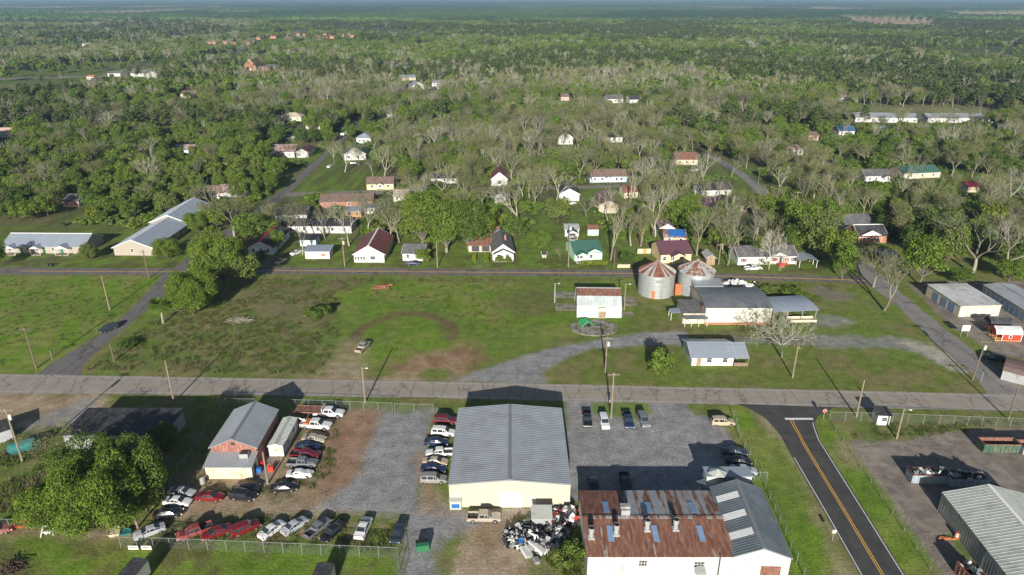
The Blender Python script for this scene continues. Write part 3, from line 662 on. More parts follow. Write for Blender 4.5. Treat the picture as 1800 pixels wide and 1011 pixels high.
house('flat_office', 'flat-roofed white lean-to at the back of the blue annex', 'building', None, None, 2.4, 4.4, 0, 'flat', WHITE, RBLUE, .2, pt=(Vector((G(1243, 838, 4.4).x, G(1243, 838, 4.4).y, 0)), Vector((G(1322, 838, 4.4).x, G(1322, 838, 4.4).y, 0))), cor=0)
p = G(1261, 832, 4.7); q = empty('roof_cupola', (p.x, p.y, 4.6), 0, 'pale six-sided cupola cap on the flat white lean-to', 'cupola')
b = MB(); r_ = 1.75; b.add([(r_ * math.cos(R(60 * i)), r_ * .9 * math.sin(R(60 * i)), .25) for i in range(6)] + [(0, 0, 1.0)], [(i, (i + 1) % 6, 6) for i in range(6)] + [(5, 4, 3, 2, 1, 0)]); b.build('cap', RPALE, q)
MB().prism([(1.3 * math.cos(R(60 * i)), 1.2 * math.sin(R(60 * i))) for i in range(6)], 0.004, .25).build('curb', WHITE, q)
# --- red barn garage with lean-to, and the white caravan next to it
zE = 4.6
A = G(367, 786, zE); B = G(453, 786, zE); Bk = G(490.5, 721, zE)
house('red_barn', 'red-gabled barn with faded grey metal roof in the car yard', 'barn', None, None, Bk.y - B.y, zE, 1.8, 'y', REDW, RSTEEL, .35, .5, [('f', .5, 5.0, .8, .6, 'vent', DARKM)], pt=(Vector((A.x + .3, A.y, 0)), Vector((B.x - .3, A.y, 0))), cor=0, phrase='red-gabled barn', trim=STRIM)
c0, c1 = G(364, 842), G(445, 842)
lean = house('barn_annex', 'cream block lean-to with grey metal roof in front of the red barn', 'annex', None, None, A.y - c0.y - .05, 2.7, .75, 'shed', CREAMW, RSTEEL, .25, .5, [('r', .5, .2, 1.0, 1.9, 'door', DARKM)], pt=(c0, c1), cor=0)
ac = MB().box(-.8, .8, -.6, .6, 0, .9); ac.box(-.75, .75, -.55, .55, .9, .95, 1); pa = G(430, 800, 3.6)
tag(ac.build('roof_air_conditioner', [GALV, DARKM], None, (pa.x, pa.y, 3.28)), 'boxy rusty air conditioner on the lean-to roof of the red barn', 'air conditioner')
c0, c1 = G(474, 802), G(500, 802)
house('white_caravan', 'old white caravan with striped metal roof beside the red barn', 'caravan', None, None, 9.5, 2.3, .35, 'y', WHITE, RPALE, .12, .4, [('f', .55, 1.1, .9, .7, 'window', WOODO), ('r', .3, 1.1, 1.1, .7), ('r', .7, 1.1, 1.1, .7)], pt=(c0, c1), cor=0)
# --- burnt-black flat roof behind the big tree
c0, c1 = G(118, 790), G(292, 790)
house('black_roofed_shed', 'low building with black tar roof half hidden behind the big leafy tree', 'building', None, None, 9.0, 3.4, 0, 'flat', GREYW, RDARK, .3, 0, pt=(c0, c1), cor=0, phrase='black-roofed building')
# --- warehouse at the right edge: corrugated walls and roof
zE = 3.8
A = G(1659, 867, zE); B = G(1772, 1011, zE); D_ = G(1728, 841.5, zE + 1.9); ux = (B - A); ux.z = 0; ln = 34.0; ux.normalize()
nx = Vector((-ux.y, ux.x, 0)); wid = 2 * abs((D_ - A).dot(nx)); back = A.copy(); back.z = 0
# local x runs from the near end towards the far end along the wall facing the road
rt = house('corrugated_warehouse', 'large pale corrugated warehouse cut by the right edge of the picture', 'warehouse', None, None, ln, zE, 1.9, 'y', RPALE, RPALE, .25, .62, pt=(A.xy.to_3d() + ux * ln, A.xy.to_3d() + ux * ln + nx * wid), cor=0, wrib=.62, wdeep=.16, phrase='corrugated warehouse', trim=WTRIM,
    wins=[('l', .36, .2, 1.6, 3.4, 'wall_panel', STRIM), ('l', .76, .1, 3.2, 3.0, 'loading_door', BLACK)])
# --- gatehouse
house('gatehouse', 'tiny white guard hut with dark flat roof inside the chain-link fence', 'hut', (1540, 747.5), (1562, 748.5), 2.6, 2.5, .25, 'shed', WHITE, RDARK, .3, 0, [('f', .55, 1.1, 1.0, .8)], cor=0, phrase='guard hut')
# --- field: gambrel barn, grain bins, white mill building, small white office
def gambrel():
    A, B = G(1015.5, 558), G(1093, 559); L = (B - A).length; D = 11.5; c = (A + B) / 2 + Vector((0, D / 2, 0))
    root = empty('steep_sided_barn', (c.x, c.y, 0), math.atan2(B.y - A.y, B.x - A.x), 'pale blue steel barn with steep sides and a rusty red top', 'barn')
    hx, hy = L / 2, D / 2; EXCL.append((c.x, c.y, 0, hx + 1, hy + 1, 0)); LANDMARKS.append(('steep-sided steel barn', 1054, 535))
    P = [(-hy, 0), (hy, 0), (hy - .9, 3.2), (hy - 2.6, 5.4), (0, 6.4), (-hy + 2.6, 5.4), (-hy + .9, 3.2)]
    MB().prism(P, -hx, hx, axis='x').build('wall', GALV, root)
    for (y0, z0), (y1, z1), m, nm in (((-hy, 0), (-hy + .9, 3.2), BLUEST, 'side_sheet'), ((-hy + .9, 3.2), (-hy + 2.6, 5.4), BLUEST, 'side_sheet'), ((-hy + 2.6, 5.4), (0, 6.4), RUST, 'roof'), ((0, 6.4), (hy - 2.6, 5.4), RUST, 'roof'), ((hy - 2.6, 5.4), (hy - .9, 3.2), BLUEST, 'side_sheet'), ((hy - .9, 3.2), (hy, 0), BLUEST, 'side_sheet')):
        b = MB(); o_ = .06; n = int(L / .62); dy, dz = (y1 - y0), (z1 - z0); nn = Vector((0, -dz, dy)).normalized() * .07; nn = -nn if nn.z < 0 else nn
        b.add([(-hx - .12, y0 + nn.y, z0 + nn.z), (hx + .12, y0 + nn.y, z0 + nn.z), (hx + .12, y1 + nn.y, z1 + nn.z), (-hx - .12, y1 + nn.y, z1 + nn.z), (-hx - .12, y0, z0), (hx + .12, y0, z0), (hx + .12, y1, z1), (-hx - .12, y1, z1)], [(0, 1, 2, 3), (4, 7, 6, 5), (0, 4, 5, 1), (2, 6, 7, 3), (0, 3, 7, 4), (1, 5, 6, 2)])
        for i in range(n + 1):
            a = -hx + L * i / n; b.add([(a - .04, y0 + nn.y * 1.05, z0 + nn.z * 1.05), (a + .04, y0 + nn.y * 1.05, z0 + nn.z * 1.05), (a + .04, y1 + nn.y * 1.05, z1 + nn.z * 1.05), (a - .04, y1 + nn.y * 1.05, z1 + nn.z * 1.05), (a, y0 + nn.y * 1.9, z0 + nn.z * 1.9), (a, y1 + nn.y * 1.9, z1 + nn.z * 1.9)], [(0, 4, 5, 3), (4, 1, 2, 5)])
        b.build(nm, m, root)
    MB().tube((-hx - .1, 0, 6.52), (hx + .1, 0, 6.52), .14, n=6).build('ridge_cap', GALV, root)
    b = MB(); b.box(-.2, 1.9, -hy - .3, -hy + .75, 0, 2.9); b.build('door_porch', CREAMW, root)
    MB().box(-.1, 1.75, -hy - .34, -hy - .302, .1, 2.1).build('door', WOOD, root)
    MB().box(-.1, 1.75, -hy - .36, -hy - .303, 2.12, 2.8).build('transom', WTRIM, root)
    return root
BLUEST = mat('barn_steel', (.4, .46, .46), .5, .1, .7, metal=.15, col2=(.34, .38, .37), amt=.5, sc2=.4)
gambrel()
def bin_(px, py, rad, hw, hr, label, seed, split):
    p = G(px, py); c = Vector((p.x, p.y + rad, 0)); root = empty('grain_bin', c, 0, label, 'grain bin', 'grain bins by the north road')
    EXCL.append((c.x, c.y, 0, rad, rad, 0)); rr = random.Random(seed); n = 40; nr = 7
    for i in range(nr):
        z0, z1 = hw * i / nr, hw * (i + 1) / nr; b = MB(); q = rad + (.02 if i % 2 else 0); N = 48
        prof = [(q, z0), (q + .035, z0 + .04), (q, z0 + (z1 - z0) * .33), (q + .025, z0 + (z1 - z0) * .5), (q, z0 + (z1 - z0) * .67), (q + .02, z1)]
        vs = [(rp * math.cos(2 * math.pi * k / N), rp * math.sin(2 * math.pi * k / N), zp) for rp, zp in prof for k in range(N)]
        fs = [(j * N + k, j * N + (k + 1) % N, (j + 1) * N + (k + 1) % N, (j + 1) * N + k) for j in range(len(prof) - 1) for k in range(N)]
        b.add(vs, fs); b.build('wall_ring', BINW, root)
    rc = MB(); rc.add([(rad * math.cos(2 * math.pi * k / 48), rad * math.sin(2 * math.pi * k / 48), hw - .02) for k in range(48)] + [(0, 0, hw + hr - .08)], [(k, (k + 1) % 48, 48) for k in range(48)])
    roof = rc.build('roof', GALV, root)
    pm = []
    for m in (GALV, RUSTP, GALVR):
        b = MB(); a = math.pi / n; ro = rad + .22; ri = .55
        for (r0, r1) in ((ro, ri),):
            za, zb = hw - .1, hw + hr * .93
            b.add([(r0 * math.cos(-a), r0 * math.sin(-a), za), (r0 * math.cos(a), r0 * math.sin(a), za), (r1 * math.cos(a), r1 * math.sin(a), zb), (r1 * math.cos(-a), r1 * math.sin(-a), zb),
                   (r0 * math.cos(-a), r0 * math.sin(-a), za + .1), (r1 * math.cos(-a), r1 * math.sin(-a), zb + .07)], [(0, 1, 2, 3), (0, 4, 5, 3)])
        pm.append(b.mesh('roof_panel', m))
    for i in range(n):
        t = 2 * math.pi * i / n
        o = bpy.data.objects.new('roof_panel', pm[(0 if rr.random() < .48 else 1) if not split else (2 if rr.random() < .72 else 0)]); o.rotation_euler = (0, 0, t); o.location = (0, 0, .02); link(o, roof)
    b = MB(); b.tube((0, 0, hw + hr - .25), (0, 0, hw + hr + .25), .6, .6, 14); b.tube((0, 0, hw + hr + .25), (0, 0, hw + hr + .5), .68, .15, 14); b.build('roof_cap', GALVR, roof)
    b = MB(); a = R(-108); x, y = (rad + .12) * math.cos(a), (rad + .12) * math.sin(a); b.box(-.4, .4, -.18, .18, .1, 2.5, 0, Matrix.Translation((x, y, 0)) @ Matrix.Rotation(a + math.pi / 2, 4, 'Z'))
    if not split: b.build('hatch', ORANGE, root)
    if not split:
        MB().box(-1.0, 1.0, -.03, .03, 0, .5, 0, Matrix.Translation((math.cos(R(-92)) * (rad + .06), math.sin(R(-92)) * (rad + .06), hw * .74))).build('nameplate', STRIM, root)
    LANDMARKS.append(('grain bins', px, py))
    return c
BINW = mat('bin_steel', (.4, .43, .43), .42, .12, .5, metal=.35, col2=(.33, .31, .27), amt=.35, sc2=.35, stretch=(1, 1, .25))
RUSTP = mat('rust_orange', (.22, .09, .058), .85, .35, 1.5, col2=(.16, .06, .035), amt=.5, world=True)
bin_(1158, 526, 5.3, 7.0, 3.0, 'left grain bin with striped rust-red conical roof and orange hatch', 3, False)
bin_(1228.5, 524, 5.3, 7.0, 3.0, 'right grain bin with rust-flecked conical roof behind the white mill', 4, True)
pb = G(1193, 521); b = MB(); b.box(-.9, .9, -.4, .5, 0, 3.3); b.box(-.6, .6, -.6, -.4, 1, 2.6); b.box(-.9, -.7, -1.2, -.4, 0, .4)
tag(b.build('bin_elevator', ORANGE, None, (pb.x, pb.y + 1.5, 0)), 'rusty orange elevator leg standing between the two grain bins', 'elevator')
# mill building: arched dark roof, white front wall
def arched(name, label, cat, pL, pR, D, e, r, wall, roof, n=8, over=.25, **k):
    A, B = G(*pL), G(*pR); dv = B - A; L = dv.length; ang = math.atan2(dv.y, dv.x); u = Vector((-dv.y, dv.x, 0)).normalized(); c = (A + B) / 2 + u * (D / 2)
    root = empty(name, c, ang, label, cat); hx, hy = L / 2, D / 2; EXCL.append((c.x, c.y, ang, hx, hy, 0))
    arc = [(-hy + D * i / n, e + r * math.sin(math.pi * (.12 + .76 * i / n)) - r * math.sin(math.pi * .12)) for i in range(n + 1)]
    if wall is not None: MB().prism([(-hy, 0)] + arc + [(hy, 0)], -hx, hx, axis='x').build('wall', wall, root)
    b = MB(); o2 = [(y * (1 + 2 * over / D), z + .12) for y, z in arc]
    for (y0, z0), (y1, z1) in zip(o2, o2[1:]): b.slab((-hx - over, y0, z0), (hx + over, y0, z0), (hx + over, y1, z1), (-hx - over, y1, z1), .11)
    b.build('roof', roof, root)
    return root, L, D
mill, mL, mD = arched('white_mill', 'long white mill building with arched dark roof behind the bare tree', 'building', (1238, 571), (1353, 571), 14.0, 5.0, 1.6, OFFW, RTEALD := mat('roof_dark_metal', (.15, .165, .18), .5, .15, .4, metal=.15, col2=(.19, .2, .21), amt=.5, sc2=.3))
MB().box(-mL / 2 - .03, mL / 2 + .03, -mD / 2 - .04, -mD / 2 + .1, 0, .7).build('brick_base', BRICK, mill)
for i in range(int(mL / .7)): pass
LANDMARKS.append(('white mill building', 1295, 555))
opening(mill, mL, mD, 'l', .72, 1.2, 2.2, 3.6, 'loading_door', RUST)
off = house('mill_office', 'low white office with grey roof and two porches at the left end of the mill', 'office', (1199.5, 569), (1237, 569), 7.2, 3.1, .7, 'shed', CREAMW, RSHIN, .2, 0, [('f', .42, .3, .9, 2.0, 'door', DOORW), ('f', .2, 1.2, .7, .7), ('f', .75, 1.2, .7, .7)], cor=0)
pr = MB(); ox = (G(1237, 569) - G(1199.5, 569)).length / 2
pr.slab((-ox - .1, -3.65, 2.7), (ox + .5, -3.65, 2.7), (ox + .5, -5.7, 2.35), (-ox - .1, -5.7, 2.35), .08); pr.build('porch_roof', RTEALD, off)
for xx in (-ox + .1, -ox * .35, ox * .35, ox + .3): MB().box(xx - .05, xx + .05, -5.6, -5.5, 0, 2.33).build('post', WTRIM, off)
pr = MB(); pr.slab((-ox - .05, -1.6, 2.55), (-ox - .05, 1.4, 2.55), (-ox - 2.8, 1.4, 2.2), (-ox - 2.8, -1.6, 2.2), .08); pr.build('awning', RBLUE, off)
for yy in (-1.5, 1.3): MB().box(-ox - 2.75, -ox - 2.65, yy - .05, yy + .05, 0, 2.15).build('post', WTRIM, off)
rear = house('mill_rear_annex', 'grey flat-topped annex between the right grain bin and the mill', 'annex', None, None, 4.5, 5.2, .5, 'shed', GALV, RSTEEL, .15, .6, pt=(G(1238, 571) + Vector((.4, 14.6, 0)), G(1238, 571) + Vector((8.6, 14.5, 0))), cor=0)
cpr, cL, cD = arched('mill_carport', 'open carport with silver arched roof at the right end of the mill', 'carport', (1356, 570), (1434, 566), 9.5, 3.6, .9, None, RBLUE, 6)
for xx in (-cL / 2 + .3, -cL / 6, cL / 6, cL / 2 - .3):
    for yy in (-cD / 2 + .2, cD / 2 - .2): MB().box(xx - .07, xx + .07, yy - .07, yy + .07, 0, 3.65).build('post', GALV, cpr)
tp = G(1408, 568); t = MB(); t.box(-3.6, 3.6, -1.2, 1.2, .75, .95); t.box(-3.6, 3.6, -1.25, -1.17, .95, 1.5); t.box(-3.6, 3.6, 1.17, 1.25, .95, 1.5); t.box(3.52, 3.6, -1.17, 1.17, .95, 1.5)
tr = empty('flat_wagon', (tp.x, tp.y, 0), .03, 'pale wooden farm wagon parked under the open carport', 'wagon'); t.build('bed', CREAMW, tr)
for xx in (-2.4, 2.4):
    for s in (-1, 1): MB().tube((xx, s * 1.0, .42), (xx, s * 1.25, .42), .42, n=14).build('wheel', BLACK, tr)
of = house('small_white_office', 'small white roadside office with wide blue-grey metal roof', 'office', (1215, 643), (1288, 643), 8.6, 2.6, 1.5, 'x', WHITE, RBLUE, .7, .6, [('f', .17, 0, 1.0, 2.1, 'door', WOOD), ('f', .42, 1.0, 1.1, 1.2), ('f', .8, 1.0, 1.1, 1.2)], cor=0, phrase='small white roadside office')
hx_ = of['hx']; pr = MB(); pr.slab((hx_ + .4, -5.0, 2.36), (hx_ + 3.6, -5.0, 2.36), (hx_ + 3.6, 0, 4.2), (hx_ + .4, 0, 4.2), .09); pr.build('porch_roof', RBLUE, of)
for xx in (hx_ + 3.4,):
    for yy in (-4.7, -.3): MB().box(xx - .06, xx + .06, yy - .06, yy + .06, 0, 2.4 if yy < -2 else 4.0).build('post', WOOD, of)
for i in range(4): MB().box(hx_ + .1, hx_ + 3.4, -4.75, -4.69, .15 + i * .24, .33 + i * .24).build('rail_board', WOOD, of)
# --- apartment rows by the meadow
house('blue_roofed_apartments', 'long low apartment row with blue-grey roof at the left edge', 'apartments', (8, 445), (150, 446), 11.5, 2.7, 2.6, 'x', TAUPE, RBLUE, .5, .7,
      W('f', (.08, .3, .42, .62, .95), 1, 1.1, 1.1) + W('f', (.22, .5, .72), 0, .95, 2.05, 'door', GREENP), cor=26, phrase='blue-roofed apartment row', porch=[(.06, .19, 2.2, 2.5), (.38, .5, 2.2, 2.5), (.68, .84, 2.2, 2.5)], trim=WTRIM)
house('gabled_apartments', 'long taupe apartment block with gable end and pale metal roof by the cross street', 'apartments', (202, 449), (270, 449.5), 26, 2.9, 2.7, 'y', TAUPE, RBLUE, .5, .7, [('f', .47, 1.3, .9, 1.1)] + W('r', (.3, .6, .8), 0, 1, 2.1, 'door', GREENP), cor=24, phrase='taupe gabled apartments', trim=WTRIM)
g = G(202, 449)
house('gabled_apartments', 'rear wing of the taupe apartments, taller roof near the round street tree', 'apartments', None, None, 24, 3.5, 2.8, 'y', TAUPE, RBLUE, .5, .7, [('f', .5, 5, .6, .5, 'vent', CREAMW)], pt=(Vector((g.x, g.y + 26.6, 0)), Vector((g.x + 13.5, g.y + 26.6, 0))), cor=0, trim=WTRIM)
# --- self storage rows
zE = 3.2
A = G(1684, 557); B = G(1755, 555); K = G(1634, 502, zE)
st = house('storage_units', 'tan self-storage block with white flat roof and blue side doors', 'storage building', None, None, K.y - A.y, zE, .3, 'shed', CREAM, RPALEW := mat('roof_white_membrane', (.55, .56, .56), .6, .12, .3, col2=(.38, .38, .38), amt=.45, sc2=.2), .2, 0,
    W('f', (.1, .3, .5, .7, .9), .05, 1.2, 2.2, 'roll', DOORW) + W('l', (.3, .55, .78), .05, 2.4, 2.6, 'roll', DOORB), pt=(A, B), cor=0, phrase='tan self-storage block')
A = G(1840, 585); K = G(1729, 501, zE)
house('storage_units', 'second tan storage row with grey roof cut by the right edge', 'storage building', None, None, K.y - A.y, zE, .5, 'y', CREAM, RSTEEL, .2, .6, [('l', (i + .5) / 12, .05, 1.6, 2.3, 'roll', DOORB) for i in range(12)], pt=(Vector((K.x, A.y, 0)), Vector((K.x + 9, A.y, 0))), cor=0)
# --- red lofted cabin and a grey twin behind it, brown arched carport shed
def cabin(px, py, L, D, wallm, roofm, label, door=True):
    p = G(px, py); root = empty('garden_cabin', (p.x, p.y, 0), R(-4), label, 'cabin'); hx, hy = L / 2, D / 2
    P = [(-hy, .3), (hy, .3), (hy, 2.1), (hy * .72, 2.9), (0, 3.5), (-hy * .72, 2.9), (-hy, 2.1)]
    MB().prism(P, -hx + 1.6, hx, axis='x').build('wall', wallm, root); b = MB(); Q = [(-hy - .12, 2.0), (-hy * .74, 2.98), (0, 3.6), (hy * .74, 2.98), (hy + .12, 2.0)]
    for (y0, z0), (y1, z1) in zip(Q, Q[1:]): b.slab((-hx - .1, y0, z0), (hx + .15, y0, z0), (hx + .15, y1, z1), (-hx - .1, y1, z1), .07)
    b.build('roof', roofm, root); MB().box(-hx, hx, -hy, hy, .12, .3).build('floor', WOODO, root)
    MB().prism([(-hy * .97, 2.1), (-hy * .7, 2.85), (0, 3.45), (hy * .7, 2.85), (hy * .97, 2.1)], -hx + .02, -hx + .1, axis='x').build('gable_board', wallm, root)
    for yy in (-hy + .08, 0, hy - .08): MB().box(-hx + .02, -hx + .14, yy - .06, yy + .06, .3, 2.1).build('post', WOODO, root)
    MB().box(-hx + .05, -hx + 1.5, -hy, -hy + .06, .9, 1.02).build('rail', WOODO, root)
    for xx in (-hx + 1.62, hx - .06): MB().box(xx - .07, xx + .07, -hy - .03, -hy + .02, .3, 2.05).build('corner_trim', WTRIM, root)
    w_ = MB().box(-.05, .75, -hy - .05, -hy + .02, .9, 1.8); w = w_.build('window', WTRIM, root); MB().box(.07, .63, -hy - .07, -hy - .051, 1.0, 1.7).build('pane', GLASS, w)
    for xx in (-hx + .5, hx - .5):
        MB().box(xx - .2, xx + .2, -hy + .1, hy - .1, 0, .12).build('skid', WOOD, root)
cabin(1764, 595, 6.4, 3.6, REDP, RPALEW, 'bright red display cabin with white barn roof and wooden porch')
cabin(1752, 579, 5.6, 3.4, RDARK, RDARK, 'dark grey display cabin standing behind the red one')
A = G(1757, 655); u = Vector((.55, -.83, 0)).normalized()
root = empty('arched_steel_shed', (A.x + 4.5, A.y - 4.0, 0), math.atan2(-.62, .78), 'brown round-topped steel shed at the right edge beside the road', 'shed')
P = [(-3.2, 0), (3.2, 0), (3.2, 2.2), (2.6, 3.1), (1.4, 3.7), (0, 3.9), (-1.4, 3.7), (-2.6, 3.1), (-3.2, 2.2)]
MB().prism(P, -5.5, 5.5, axis='x').build('wall', GALV, root); b = MB(); Q = P[2:]
for (y0, z0), (y1, z1) in zip(Q, Q[1:]): b.slab((-5.6, y0 * 1.02, z0 + .07), (5.6, y0 * 1.02, z0 + .07), (5.6, y1 * 1.02, z1 + .07), (-5.6, y1 * 1.02, z1 + .07), .06)
b.build('roof', mat('roof_brown_metal', (.13, .09, .085), .5, .12), root); MB().box(5.5, 5.56, -2.2, 2.2, .1, 2.6).build('door', CREAM, root); LANDMARKS.append(('brown round-topped shed', 1780, 645))

